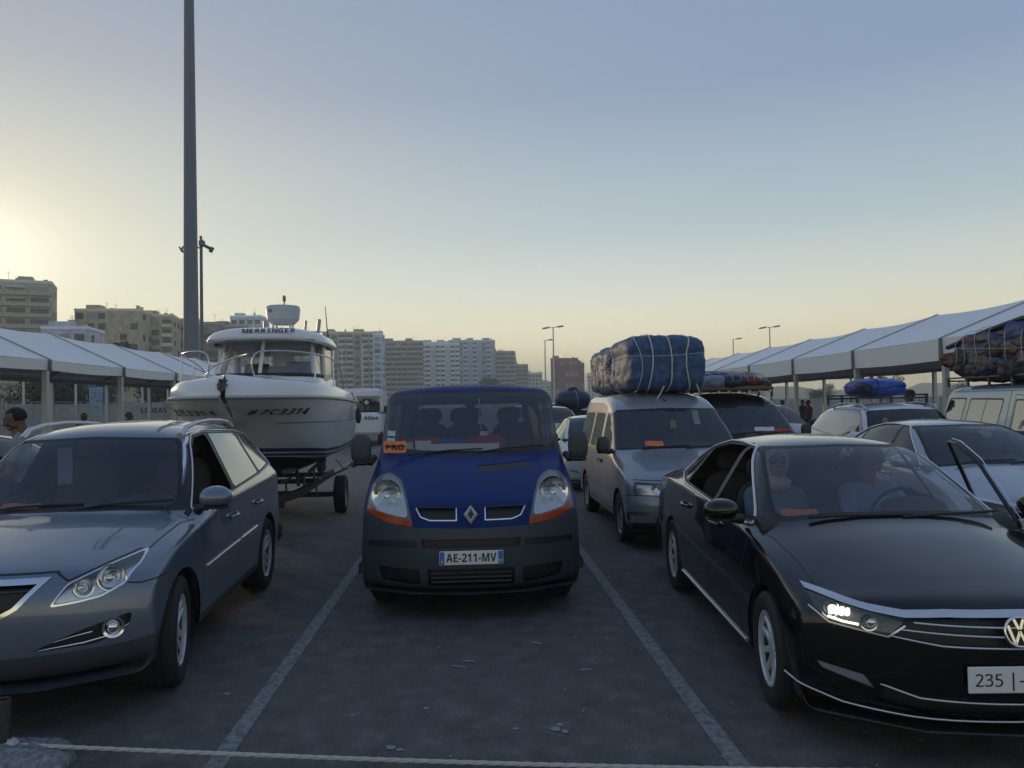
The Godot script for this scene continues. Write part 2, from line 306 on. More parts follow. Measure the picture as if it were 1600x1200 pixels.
func sedan_fittings(o: Node3D, paint: Material, near: bool):
	cabin(o, -.38, 1.0, .30, .80, [[-1.28, [-.37, .37], .25], [-2.1, [-.4, .4], .3]], mat(lin(.02, .02, .022), .8), 1.0, .22)
	for s in ([-1.0] if near else [-1.0, 1.0]):
		mirror_shell(o, Vector3(s * 1.015, 1.058, -.52), Vector3(.115, .072, .095), s, Vector3(s * .87, .985, -.58), paint, 2.4)
	for s in [-1.0, 1.0]:
		for z in ([-1.10, -2.1] if not (near and s > 0) else [-2.1]):
			var h := MB.new()
			h.tube([Vector3(s * .885, .865, z), Vector3(s * .915, .87, z - .05), Vector3(s * .915, .872, z - .17), Vector3(s * .885, .875, z - .22)], .015, 8)
			obj("door_handle", h, paint, o)
	if not near: return
	for q in [[[0.0, .684, .875, .47], [.44, .690, .865, .47]], [[0.0, .640, .877, .47], [.49, .652, .868, .47]], [[0.0, .588, .877, .47], [.33, .592, .875, .47], [.53, .616, .868, .46]], [[0.0, .330, .872, .41], [.43, .340, .872, .42], [.58, .382, .872, .43]], [[0.0, .236, .838, .36], [.42, .240, .838, .36], [.72, .258, .842, .37], [.88, .298, .85, .38], [.93, .335, .85, .40]]]:
		var ln := MB.new()
		var pts := []
		for k in range(-18, 19):
			var t: float = absf(k / 18.0) * (q.size() - 1)
			var a: Array = q[mini(int(t), q.size() - 2)]
			var b: Array = q[mini(int(t), q.size() - 2) + 1]
			var u: float = t - mini(int(t), q.size() - 2)
			var x: float = lerpf(a[0], b[0], u)
			pts.append(Vector3(x * signf(k), lerpf(a[1], b[1], u), lerpf(a[2], b[2], u) + .004 - lerpf(a[3], b[3], u) * pow(x / .88, 2.6)))
		ln.tube(pts, .0055, 6)
		obj("chrome_bar", ln, M.silver, o)
	for s in [-1.0, 1.0]:
		var l := MB.new()
		for q in [[.735, .702, .040], [.60, .668, .036]]:
			l.lathe([Vector2(.01, 0), Vector2(q[2] * .8, .02), Vector2(q[2], .05), Vector2(q[2] + .006, .051)], Vector3(s * q[0], q[1], .66 - (q[0] - .6) * .95), Vector3(s * .35, .05, 1), 20)
			l.blob(Vector3(s * q[0], q[1], .69 - (q[0] - .6) * .95), Vector3(q[2], q[2], q[2]) * .7)
		obj("lamp_bowl", l, M.chrome, o)
	# the lit lamp: a bright block with a running light strip, its own light in front
	var em := mat(lin(.9, .9, .85), .4)
	em.emission_enabled = true
	em.emission = Color(1.0, .97, .88)
	em.emission_energy_multiplier = 1.3
	var g := MB.new()
	for k in 4: g.bbox(Vector3(-.752 + .021 * k, .703, .585 + .016 * k), Vector3(.019, .042 - .006 * (k % 2), .03), .004, Basis(Vector3.UP, deg_to_rad(-38)))
	g.tube([Vector3(-.765, .668, .575), Vector3(-.71, .655, .625), Vector3(-.65, .650, .668)], .006, 6)
	obj("lit_headlight_lamp", g, em, o)
	var sp := SpotLight3D.new()
	sp.name = "headlight_beam"
	sp.light_color = Color(1.0, .97, .88)
	sp.light_energy = .25
	sp.spot_angle = 55.0
	sp.spot_range = 12.0
	sp.light_size = .03
	sp.shadow_enabled = true
	o.add_child(sp)
	sp.position = Vector3(-.74, .703, .66)
	sp.rotation_degrees.y = 180.0 - 20.0
	# round badge: ring, and the two letters as bars
	var d := MB.new()
	var ring := []
	for k in 36: ring.append(Vector3(cos(TAU * k / 36) * .066, sin(TAU * k / 36) * .066, 0))
	d.tube(ring, .007, 8, true)
	for q in [[-.022, .057, -.003, .012], [.022, .057, .003, .012], [-.052, .030, -.025, -.056], [-.025, -.056, 0.0, .002], [0.0, .002, .025, -.056], [.025, -.056, .052, .030]]:
		d.bar(Vector3(q[0], q[1], 0), Vector3(q[2], q[3], 0), .013, .009, Vector3.BACK)
	put("round_badge", d.mesh(), M.chrome, o, Vector3(0, .668, .885), Basis(Vector3.RIGHT, deg_to_rad(-9)))
	var bk := MB.new()
	bk.lathe([Vector2(0, .006), Vector2(.066, .004), Vector2(.07, -.004)], Vector3(), Vector3.BACK, 32)
	put("badge_backing", bk.mesh(), M.black, o, Vector3(0, .668, .879), Basis(Vector3.RIGHT, deg_to_rad(-9)))
	var pl := plate(o, Vector3(0, .452, .895), .50, .122)
	letter(pl, "235", .058, Vector3(-.155, 0, .0065), M.ink, false, false, 1.0)
	letter(pl, "|", .060, Vector3(-.045, 0, .0065), M.ink, false)
	letter(pl, "-", .060, Vector3(-.005, 0, .0065), M.ink, false)
	# the open driver's door, hinged at the front pillar
	var hinge := Node3D.new()
	hinge.name = "open_door"
	o.add_child(hinge, true)
	hinge.position = Vector3(.90, 0, -.50)
	hinge.rotation_degrees.y = -18.0
	var P := []
	var out := [Vector2(0, .27), Vector2(-.01, .62), Vector2(.12, .95), Vector2(-.44, 1.33), Vector2(-.70, 1.41), Vector2(-.92, 1.42), Vector2(-.89, .98), Vector2(-.92, .62), Vector2(-.91, .28)]
	var po := PackedVector2Array()
	for q in out: po.append(Vector2(-q.x, q.y))
	var wi := poly([.0, .985, .47, 1.315, .72, 1.385, .88, 1.39, .845, 1.0])
	for q in Geometry2D.clip_polygons(po, PackedVector2Array()): pass
	var lowp := poly([0.0, .27, .01, .62, -.02, .95, .87, .985, .92, .62, .91, .28])
	var db := MB.new()
	db.prism(lowp, .09, Transform3D(Basis(Vector3(0, 0, -1), Vector3.UP, Vector3(1, 0, 0)), Vector3(-.08, 0, 0)), .012)
	obj("door_skin", db, paint, hinge)
	var df := MB.new()
	df.tube([Vector3(-.02, .95, .05), Vector3(-.13, 1.31, -.44), Vector3(-.20, 1.415, -.70), Vector3(-.22, 1.425, -.90), Vector3(-.06, .985, -.88)], .015, 6)
	obj("door_frame", df, M.black, hinge)
	var dc := MB.new()
	dc.tube([Vector3(.005, .96, .05), Vector3(-.105, 1.325, -.45), Vector3(-.175, 1.435, -.71), Vector3(-.195, 1.445, -.90)], .005, 6)
	obj("chrome_trim", dc, M.chrome, hinge)
	var dm := MB.new()
	dm.blob(Vector3(.115, 1.058, -.05), Vector3(.115, .072, .095), 2.4)
	dm.bar(Vector3(.0, .98, -.08), Vector3(.1, 1.0, -.06), .05, .04)
	obj("wing_mirror", dm, paint, hinge)
func mpv():
	var o := thing("parked_van", Vector3(2.72, 0, -9.72), 0.0)
	tag(o, "silver grey passenger van with a huge blue tarpaulin bundle on its roof", "van")
	var paint := dusty(mat(lin(.34, .36, .39), .36, .35, .9), 93, .06)
	build_body(o, mpv_rows(), mpv_cuts(), mpv_mats(paint), {"R": .315, "arch": .375, "wb": -2.824, "wm": .905, "tr": .79, "tw": .195, "style": "steel"})
	mpv_fittings(o, true)
	wipers_pair(o, -.22, 1.15, .8, 1.0)
func mpv_mats(paint: Material) -> Dictionary:
	return {"body": paint, "windscreen": M.glass, "side_window": M.tinted, "window_frame": M.black, "screen_frame": M.black, "headlight": M.lens, "headlight_backing": M.reflector, "bumper": paint, "bumper_strip": M.steel, "lower_bumper": M.plastic, "wheel_well": M.black, "interior_lining": mat(lin(.04, .04, .042), .9), "chrome_trim": M.chrome}
func mpv_cuts() -> Array:
	var c := []
	c.append(cut("windscreen", "f", smooth_poly(poly([-.02, 1.175, .4, 1.175, .77, 1.165, .805, 1.19, .775, 1.40, .715, 1.60, .68, 1.64, -.02, 1.66]), .03), {"c": true, "z0": -1.2, "y0": 1.0}))
	c.append(cut("screen_frame", "f", poly([-.02, 1.15, .4, 1.15, .835, 1.13, .80, 1.40, .735, 1.62, .69, 1.657, -.02, 1.677]), {"c": true, "z0": -1.2, "y0": 1.0}))
	var w := [poly([-.42, 1.11, -.95, 1.56, -1.10, 1.60, -1.32, 1.605, -1.30, 1.12]), poly([-1.46, 1.605, -2.26, 1.61, -2.28, 1.12, -1.43, 1.12]), poly([-2.40, 1.61, -3.35, 1.60, -3.42, 1.14, -2.40, 1.12])]
	for k in 3: c.append(cut("side_window", "s", smooth_poly(w[k], .04), {"nm": .2, "id": k}))
	for k in 3:
		for q in Geometry2D.offset_polygon(w[k], .022, Geometry2D.JOIN_ROUND): c.append(cut("window_frame", "s", q, {"nm": .2, "c": true}))
	c.append(cut("headlight", "f", smooth_poly(poly([.40, .655, .40, .79, .64, .80, .80, .81, .815, .70, .79, .66]), .02), {"z0": 0.0, "back": -.04}))
	c.append(cut("grille", "f", poly([-.02, .78, .37, .78, .37, .665, -.02, .665]), {"z0": .2, "c": true, "off": -.02}))
	for q in line_poly([0.0, .645, .90, .655], .010): c.append(cut("shut_line", "f", q, {"z0": 0.0, "c": true}))
	for q in line_poly([0.0, .82, .80, .83], .010): c.append(cut("shut_line", "f", q, {"z0": .2, "c": true}))
	for q in line_poly([0.0, .44, .87, .44], .035): c.append(cut("bumper_strip", "f", q, {"z0": 0.0, "c": true, "off": .006}))
	for q in line_poly([.36, .445, 1.0, .445], .035): c.append(cut("bumper_strip", "s", q, {"z0": 0.0, "c": true, "off": .006}))
	c.append(cut("lower_bumper", "f", poly([-.02, .0, 1.0, 0, 1.0, .33, -.02, .33]), {"z0": .2, "c": true, "nm": .02}))
	c.append(cut("plate_recess", "f", smooth_poly(poly([-.02, .60, .30, .60, .30, .49, -.02, .49]), .01), {"z0": .2, "c": true, "off": -.012}))
	for q in line_poly([-.40, .3, -.42, .7, -.34, 1.06], .010): c.append(cut("shut_line", "s", q, {"c": true, "nm": .3}))
	for q in line_poly([-1.38, .3, -1.38, 1.70], .010): c.append(cut("shut_line", "s", q, {"c": true, "nm": .2}))
	for q in line_poly([-2.34, .5, -2.34, 1.70], .010): c.append(cut("shut_line", "s", q, {"c": true, "nm": .2}))
	for q in line_poly([-.42, .34, -2.4, .34], .03): c.append(cut("bumper_strip", "s", q, {"c": true, "nm": .2, "off": .006}))
	return c
func mpv_fittings(o: Node3D, near: bool):
	cabin(o, -.30, 1.10, .45, .80, [[-1.2, [-.42, .42], .24], [-2.1, [-.44, 0.0, .44], .22]], M.grey_seat, 1.0, .34)
	for s in [-1.0, 1.0]:
		mirror_shell(o, Vector3(s * 1.01, 1.20, -.42), Vector3(.09, .115, .065), s, Vector3(s * .87, 1.12, -.48), M.plastic, 3.4)
		for z in [-1.22, -1.44]:
			var h := MB.new()
			h.bbox(Vector3(s * .905, .94, z), Vector3(.03, .045, .14), .008)
			obj("door_handle", h, M.plastic, o)
		var l := MB.new()
		l.lathe([Vector2(.01, 0), Vector2(.05, .02), Vector2(.062, .04)], Vector3(s * .56, .73, .66), Vector3(s * .1, 0, 1), 20)
		obj("lamp_bowl", l, M.chrome, o)
	var a := MB.new()
	a.lathe([Vector2(.03, 0), Vector2(.018, .03), Vector2(.004, .04)], Vector3(0.02, 1.755, -1.12), Vector3.UP, 12)
	a.tube([Vector3(.02, 1.78, -1.12), Vector3(-.07, 1.92, -1.3)], .004, 6)
	obj("roof_aerial", a, M.black, o)
# ---------------------------------------------------------------- tents, fences, posts, buildings, trees
func tents():
	M.vinyl = mat(lin(.80, .79, .77), .5)
	M.vinyl.backlight_enabled = true
	M.vinyl.backlight = Color(.10, .10, .10)
	M.alu = mat(lin(.42, .43, .44), .45, .5)
	M.alu_dark = mat(lin(.16, .165, .17), .5, .3)
	tent("long white frame tent on the left, in front of the white picket fence", -11.6, -14.0, -16.4, 2.92, 12.7, 12, -1.0, 4.5, 3.2)
	tent("long white frame tent on the right, behind the van loaded with bags", 12.8, 15.75, 18.7, 2.76, 10.58, 12, 1.0, 4.86, 3.35)
func tent(label: String, xe: float, xr: float, xf: float, low: float, z0: float, bays: int, s: float, bay: float, ye: float):
	var o := thing("frame_tent", Vector3(xe, 0, -z0 - bay * bays * .5))
	tag(o, label, "tent", "frame tents along both sides of the lot")
	var oz := bay * bays * .5
	var yr := ye + 1.17
	var post := MB.new()
	post.bbox(Vector3(0, low * .5, 0), Vector3(.16, low, .12), .015)
	post.bbox(Vector3(0, .03, 0), Vector3(.34, .06, .34), .01)
	var pm := post.mesh()
	var brk := MB.new()
	brk.bbox(Vector3(0, (low + ye) * .5, 0), Vector3(.07, ye - low + .03, .09), .01)
	var bm := brk.mesh()
	var lamp := MB.new()
	lamp.bbox(Vector3(), Vector3(.10, .26, .16), .02)
	var lm := lamp.mesh()
	var dx := xr - xe
	for b in bays + 1:
		var z := oz - b * bay
		put("post", pm, M.alu, o, Vector3(s * .10, 0, z))
		put("post", pm, M.alu, o, Vector3(xf - xe - s * .10, 0, z))
		put("corner_bracket", bm, M.alu_dark, o, Vector3(-s * .03, 0, z))
		if b % 2 == 1: put("floodlight", lm, M.alu_dark, o, Vector3(s * .28, 2.45, z))
		var r := MB.new()
		r.bar(Vector3(0, ye - .035, z), Vector3(dx, yr - .035, z), .08, .12)
		r.bar(Vector3(dx, yr - .035, z), Vector3(xf - xe, ye - .035, z), .08, .12)
		r.bar(Vector3(s * .12, low + .05, z), Vector3(s * .75, ye + .10, z), .05, .06)
		obj("rafter", r, M.alu, o)
		var seam := MB.new()
		seam.tube([Vector3(-s * .01, ye + .018, z), Vector3(dx, yr + .018, z), Vector3(xf - xe, ye + .018, z)], .022, 6)
		obj("seam_rail", seam, M.alu_dark, o)
		if b == bays: continue
		for half in 2:
			var P := []
			for i in 9:
				var row := PackedVector3Array()
				for k in 7:
					var u := i / 8.0
					var w := k / 6.0
					var sag := -.085 * sin(PI * u) * (0.25 + .75 * w) - .03 * sin(PI * w) * sin(PI * u)
					var x := dx * w if half == 0 else (xf - xe) - dx * w
					row.append(Vector3(x, ye + (yr - ye) * w + sag, z - bay * u))
				P.append(row)
			var p := MB.new()
			var nn := MB.normals(P, false, false, false)
			p.surf(P, false, nn[4][3].y < 0.0)
			obj("roof_panel", p, M.vinyl, o)
			var Q := []
			for i in 9:
				var row := PackedVector3Array()
				for k in 4:
					var u := i / 8.0
					var w := k / 3.0
					row.append(Vector3((0.0 if half == 0 else xf - xe) + (.03 if half == 0 else -.03) * s * w, ye - .033 * sin(PI * u) - w * (ye - low), z - bay * u))
				Q.append(row)
			var q := MB.new()
			var n2 := MB.normals(Q, false, false, false)
			q.surf(Q, false, n2[4][1].x * s * (1.0 if half == 0 else -1.0) > 0.0)
			obj("valance", q, M.vinyl, o)
		for x in [s * .10, xf - xe - s * .10]:
			var e := MB.new()
			e.bar(Vector3(x, low + .06, z), Vector3(x, low + .06, z - bay), .08, .12)
			obj("eave_beam", e, M.alu, o)
func fences():
	M.white_wall = mat(lin(.62, .63, .63), .7)
	tri_map(M.white_wall, noise_tex(21, .02, [[0.0, Color(.68, .69, .69)], [1.0, Color(.86, .86, .85)]], 256), 3.0)
	M.grey_bar = mat(lin(.30, .31, .32), .6)
	picket_fence("white picket fence on a low white wall behind the left tent", -24.3, -26.0, -84.0, 1.30, 2.22, .20, M.white_wall)
	picket_fence("pale railing fence beyond the right tent", 26.5, -34.0, -92.0, .35, 1.80, .30, M.grey_bar)
	# dark mesh railing on a second wall, farther left
	var o := thing("railing_wall", Vector3(-33, 0, -55))
	tag(o, "grey wall with a dark railing behind the white picket fence", "wall")
	var b := MB.new()
	b.box(Vector3(0, .9, 0), Vector3(.3, 1.8, 90))
	obj("wall", b, mat(lin(.22, .20, .19), .8), o)
	var bm := BoxMesh.new()
	bm.size = Vector3(.04, .75, .04)
	for k in 180: put("bar", bm, M.alu_dark, o, Vector3(0, 2.18, 45 - k * .5))
	var r := MB.new()
	r.box(Vector3(0, 2.56, 0), Vector3(.06, .05, 90))
	obj("top_rail", r, M.alu_dark, o)
	# boards: white hoarding with dark lettering, blue poster board
	var h := thing("hoarding", Vector3(-17.2, 0, -46.6), 14.0)
	tag(h, "long white hoarding with a line of small dark lettering, left of the boat", "hoarding")
	var hb := MB.new()
	hb.bbox(Vector3(0, 1.15, 0), Vector3(4.6, 2.1, .12), .02)
	obj("board", hb, M.white_wall, h)
	for k in 2:
		var f := MB.new()
		f.bar(Vector3(-1.8 + 3.6 * k, .1, -.1), Vector3(-1.8 + 3.6 * k, .1, -1.0), .1, .1)
		obj("foot", f, M.alu_dark, h)
	letter(h, "LINEAS 10K.", .30, Vector3(-1.1, 1.75, .062), M.ink, true, false, 1.0, "lettering")
	var p := thing("poster_board", Vector3(-28.6, 0, -60.0), 8.0)
	tag(p, "tall blue and white poster board standing behind the picket fence", "poster")
	var pb := MB.new()
	pb.bbox(Vector3(0, 2.4, 0), Vector3(.95, 2.4, .15), .02)
	var pmx := mat(Color.WHITE, .5)
	tri_map(pmx, noise_tex(5, .03, [[0.0, Color(.42, .52, .68)], [.45, Color(.48, .57, .70)], [.55, Color(.66, .70, .76)], [.72, Color(.35, .44, .6)], [1.0, Color(.28, .36, .55)]], 256, 2), 4.0)
	obj("board", pb, pmx, p)
	var pe := MB.new()
	pe.bbox(Vector3(.72, 2.3, 0), Vector3(.36, 2.4, .2), .02)
	obj("side_panel", pe, mat(lin(.05, .07, .2), .6), p)
	for k in 2:
		var f := MB.new()
		f.tube([Vector3(-.4 + .8 * k, 0, 0), Vector3(-.4 + .8 * k, 1.21, 0)], .05, 8)
		obj("post", f, M.alu_dark, p)
func picket_fence(label: String, x: float, z0: float, z1: float, wall_h: float, top: float, pitch: float, m: Material):
	var o := thing("picket_fence", Vector3(x, 0, (z0 + z1) * .5))
	tag(o, label, "fence")
	var len := z0 - z1
	var unit := 3.0
	var w := MB.new()
	w.bbox(Vector3(0, wall_h * .5, 0), Vector3(.22, wall_h, unit - .02), .02)
	var wm := w.mesh()
	for k in int(len / unit): put("wall_block", wm, m, o, Vector3(0, 0, len * .5 - (k + .5) * unit))
	var b := MB.new()
	b.bbox(Vector3(0, (wall_h + top) * .5, 0), Vector3(.04, top - wall_h, pitch * .45), .008)
	var bm := b.mesh()
	for k in mini(290, int(len / pitch)): put("picket", bm, m, o, Vector3(0, 0, len * .5 - (k + .5) * pitch))
	for y in [wall_h + .12, top - .12]:
		var r := MB.new()
		r.box(Vector3(.03, y, 0), Vector3(.03, .05, len))
		obj("rail", r, m, o)
func posts():
	M.mast = mat(lin(.13, .15, .18), .5, .35)
	M.pale_pole = mat(lin(.55, .56, .57), .5, .2)
	var o := thing("light_mast", Vector3(-15.75, 0, -44))
	tag(o, "very tall thick grey steel mast rising behind the left tent", "mast")
	var b := MB.new()
	b.lathe([Vector2(.55, 0), Vector2(.55, .06), Vector2(.46, .08), Vector2(.43, 4.0), Vector2(.25, 27.5), Vector2(.22, 32.0)], Vector3(), Vector3.UP, 12)
	obj("shaft", b, M.mast, o)
	var t := MB.new()
	var rg := []
	for k in 20: rg.append(Vector3(cos(TAU * k / 20) * 1.2, 31.2, sin(TAU * k / 20) * 1.2))
	t.tube(rg, .05, 6, true)
	for k in 6:
		var a := TAU * k / 6
		t.bar(Vector3(0, 31.2, 0), Vector3(cos(a), 31.2 / 1.0 * 0 + 31.2, sin(a)) * Vector3(1.2, 1, 1.2), .06, .06)
		t.bbox(Vector3(cos(a) * 1.3, 31.0, sin(a) * 1.3), Vector3(.5, .4, .4), .04, Basis(Vector3.UP, -a))
	obj("lamp_ring", t, M.alu_dark, o)
	var p := thing("lamp_post", Vector3(-15.93, 0, -46.2))
	tag(p, "slim lamp post with floodlights close to the right edge of the tall mast", "lamp post")
	b = MB.new()
	b.lathe([Vector2(.14, 0), Vector2(.11, 3), Vector2(.085, 11.6)], Vector3(), Vector3.UP, 10)
	obj("pole", b, M.mast, p)
	for s in [[1.0, .12], [-1.0, .65]]:
		b = MB.new()
		b.bar(Vector3(0, 11.3, 0), Vector3(s[0] * s[1], 11.55, .0), .09, .09)
		b.bbox(Vector3(s[0] * (s[1] + .18), 11.42, 0), Vector3(.48, .18, .42), .05, Basis(Vector3.BACK, deg_to_rad(-28.0 * s[0])))
		b.box(Vector3(s[0] * (s[1] + .48), 11.22, 0), Vector3(.05, .34, .5), Basis(Vector3.BACK, deg_to_rad(-28.0 * s[0])))
		obj("floodlight", b, M.mast, p)
	b = MB.new()
	b.bbox(Vector3(.05, 11.6, 0), Vector3(.3, .34, .3), .03)
	b.bar(Vector3(.02, 11.7, 0), Vector3(-.02, 12.05, 0), .12, .12)
	obj("lamp_head_bracket", b, M.mast, p)
	for q in [["slim lamp post with one lamp head, left of the taller one above the blue van", Vector3(13.4, 0, -140), 13.3, 1], ["tall lamp post with two lamp heads above the right end of the blue van", Vector3(12.6, 0, -118), 13.5, 2], ["slim lamp post with one lamp head, behind the right tent near the blue bundle", Vector3(49.5, 0, -143), 13.3, 3], ["lamp post with two lamp heads rising behind the middle of the right tent", Vector3(47.1, 0, -119), 13.2, 4]]:
		var l := thing("lamp_post", q[1])
		tag(l, q[0], "lamp post", "lamp posts in the distance")
		b = MB.new()
		b.lathe([Vector2(.16, 0), Vector2(.10, q[2])], Vector3(), Vector3.UP, 8)
		obj("pole", b, M.pale_pole, l)
		for s in ([1.0] if q[3] % 2 == 1 else [1.0, -1.0]):
			b = MB.new()
			b.tube([Vector3(0, q[2] - .1, 0), Vector3(s * .8, q[2] + .1, 0)], .05, 6)
			b.bbox(Vector3(s * 1.15, q[2] + (.1 if s > 0 else -.12), 0), Vector3(1.0, .22, .5), .06, Basis(Vector3.BACK, .15))
			obj("lamp_head", b, M.alu_dark, l)
	var fp := [[-15.9, -95.0, 9.4, "white flagpole seen just right of the boat's antenna"], [-12.0, -85.0, 8.6, "white flagpole seen above the right end of the boat's bow rail"], [-31.5, -52.0, 5.0, "white pole at the far left edge behind the picket fence"], [-30.0, -53.0, 4.6, "white pole with a small crossbar right of the first left tent post"], [-28.6, -54.0, 5.0, "thin white pole left of the middle bay under the left tent"], [-27.6, -55.0, 5.2, "brighter white pole near the middle of the bay under the left tent"], [-26.0, -62.0, 5.4, "white pole right of the blue poster board"], [-25.6, -66.0, 5.6, "thin white pole between the last visible tent posts at left"], [-25.2, -72.0, 6.0, "white pole behind the hoarding beside the boat"]]
	for q in fp:
		var l := thing("white_pole", Vector3(q[0], 0, q[1]))
		tag(l, q[3], "pole", "white poles behind the left tent")
		b = MB.new()
		b.lathe([Vector2(.09, 0), Vector2(.065, q[2]), Vector2(.0, q[2] + .05)], Vector3(), Vector3.UP, 8)
		obj("shaft", b, M.pale_pole, l)
		b = MB.new()
		b.lathe([Vector2(0, -.06), Vector2(.08, 0), Vector2(0, .08)], Vector3(0, q[2] + .08, 0), Vector3.UP, 8)
		obj("finial", b, M.pale_pole, l)
	# tall poles under and behind the right tent
	for q in [[19.9, -36.5, "thin grey pole behind the right tent, left of the cap man"], [22.2, -44.0, "thin grey pole behind the right tent, above the white car's bag"], [20.6, -52.0, "thin grey pole by the farthest visible right tent posts"]]:
		var l := thing("thin_pole", Vector3(q[0], 0, q[1]))
		tag(l, q[2], "pole", "thin poles behind the right tent")
		b = MB.new()
		b.lathe([Vector2(.07, 0), Vector2(.055, 2.9)], Vector3(), Vector3.UP, 8)
		obj("shaft", b, M.mast, l)
		b = MB.new()
		b.bbox(Vector3(0, 2.95, 0), Vector3(.2, .12, .2), .03)
		obj("cap", b, M.mast, l)
# one block of flats: every window, balcony and roof piece a part
func block(label: String, cx: float, z: float, w: float, h: float, turn: float, wall: Color, style: String, fl: int, bays: int, seed_: int):
	var rg := RandomNumberGenerator.new()
	rg.seed = seed_
	var o := thing("apartment_building", Vector3(cx, 0, z), turn)
	tag(o, label, "building", "blocks of flats along the skyline")
	var dep := 13.0
	wall = wall * 1.42
	wall.a = 1.0
	var m := mat(Color.WHITE, .85)
	tri_map(m, noise_tex(seed_ * 7 + 1, .03, [[0.0, Color(wall.r * .82, wall.g * .82, wall.b * .84)], [1.0, Color(minf(1, wall.r * 1.1), minf(1, wall.g * 1.1), minf(1, wall.b * 1.1))]], 128), 9.0, false)
	var b := MB.new()
	b.box(Vector3(0, h * .5, -dep * .5), Vector3(w, h, dep))
	obj("wall", b, m, o)
	var fh := (h - 1.0) / fl if style != "plain" else 3.0
	var bw := w / bays
	var slab := MB.new()
	var pw := bw * (.98 if style == "band" else .86)
	if style == "round":
		slab.lathe([Vector2(0, 0), Vector2(pw * .5, 0), Vector2(pw * .5, 1.05), Vector2(pw * .5 - .15, 1.05), Vector2(pw * .5 - .15, .2)], Vector3(0, 0, -.2), Vector3.UP, 14)
	else:
		slab.bbox(Vector3(0, .08, .55), Vector3(pw, .18, 1.15), .02)
		slab.box(Vector3(0, .60, 1.08), Vector3(pw, .9, .10))
		for s in [-1.0, 1.0]: slab.box(Vector3(s * (pw * .5 - .06), .58, .5), Vector3(.10, .85, 1.0))
	var sm := slab.mesh()
	var win := MB.new()
	win.box(Vector3(0, 0, .015), Vector3(bw * .62, fh * .55, .03))
	win.box(Vector3(0, 0, .05), Vector3(.09, fh * .55, .07))
	for s in [-1.0, 1.0]:
		win.box(Vector3(s * bw * .31, 0, .05), Vector3(.10, fh * .55 + .1, .10))
		win.box(Vector3(0, s * fh * .275, .05), Vector3(bw * .62, .10, .10))
	var wm := win.mesh()
	var door := MB.new()
	door.box(Vector3(0, 0, .015), Vector3(bw * .78, fh * .78, .03))
	door.box(Vector3(0, 0, .05), Vector3(.10, fh * .78, .06))
	var dm := door.mesh()
	var awn := MB.new()
	awn.quad(Vector3(-bw * .4, 0, .05), Vector3(bw * .4, 0, .05), Vector3(bw * .4, -.7, 1.15), Vector3(-bw * .4, -.7, 1.15), Vector3(0, 1, 1))
	var am := awn.mesh()
	var glass := [mat(lin(.02, .023, .027), .25), mat(lin(.09, .09, .09), .4), mat(lin(.34, .33, .30), .7), mat(lin(.02, .022, .025), .2)]
	var cloth := [mat(lin(.40, .22, .12), .8), mat(lin(.12, .22, .17), .8), mat(lin(.5, .47, .40), .8)]
	var light := mat(Color(minf(1, wall.r * 1.22), minf(1, wall.g * 1.22), minf(1, wall.b * 1.22)), .8)
	for f in fl:
		for k in bays:
			var x := -w * .5 + (k + .5) * bw
			var y := f * fh + .6
			var kind := "window"
			if style in ["band", "balcony", "round"]: kind = "balcony"
			if style == "mixed": kind = "balcony" if (k % 3) != 1 else "window"
			if style == "strips": kind = ["balcony", "", "window", "balcony", ""][k % 5]
			if style == "round": kind = ["balcony", "balcony", ""][k % 3]
			if style == "plain" and rg.randf() < .62: kind = ""
			if kind == "balcony":
				put("balcony_door", dm, glass[0 if rg.randf() < .6 else rg.randi() % 4], o, Vector3(x, y + fh * .42, 0))
				put("balcony", sm, light if style != "band" else m, o, Vector3(x, y - .05, 0))
				if rg.randf() < .12: put("awning", am, cloth[rg.randi() % 3], o, Vector3(x, y + fh * .86, .0))
			elif kind == "window":
				put("window", wm, glass[rg.randi() % 4], o, Vector3(x, y + fh * .45, 0))
	# side windows on the flank that the camera sees
	for f in fl:
		for k in 2:
			if rg.randf() < .7: put("window", wm, glass[rg.randi() % 4], o, Vector3(w * .5, f * fh + .6 + fh * .45, -dep * (.3 + .4 * k)), Basis(Vector3.UP, PI / 2))
	b = MB.new()
	b.box(Vector3(0, h + .35, -.15), Vector3(w + .3, .7, .3))
	b.box(Vector3(w * .5, h + .35, -dep * .5), Vector3(.3, .7, dep - .62))
	b.box(Vector3(-w * .5, h + .35, -dep * .5), Vector3(.3, .7, dep - .62))
	obj("parapet", b, light, o)
	for k in maxi(1, int(w / 9.0)):
		b = MB.new()
		b.bbox(Vector3(), Vector3(3.2 + rg.randf() * 2.0, 2.2, 4.0), .05)
		put("stair_head", b.mesh(), m, o, Vector3(-w * .36 + k * w / maxf(1.0, int(w / 9.0)) + rg.randf() * 1.5, h + 1.1, -5.5))
	for k in maxi(2, int(w / 4.5)):
		b = MB.new()
		b.bbox(Vector3(0, .8, 0), Vector3(.8, 1.6, .8), .05)
		b.box(Vector3(0, 1.75, 0), Vector3(.95, .14, .95))
		put("chimney", b.mesh(), m, o, Vector3(rg.randf_range(-.45, .45) * w, h, -rg.randf_range(1.5, 9.0)))
	for k in 2:
		b = MB.new()
		var t := 2.4 + rg.randf() * 1.5
		b.tube([Vector3(0, 0, 0), Vector3(0, t, 0)], .05, 5)
		for j in 3: b.bar(Vector3(-.5 + j * .1, t - .3 * j, 0), Vector3(.5 - j * .1, t - .3 * j, 0), .04, .04)
		put("aerial", b.mesh(), M.alu_dark, o, Vector3(rg.randf_range(-.4, .4) * w, h, -rg.randf_range(2, 8)))
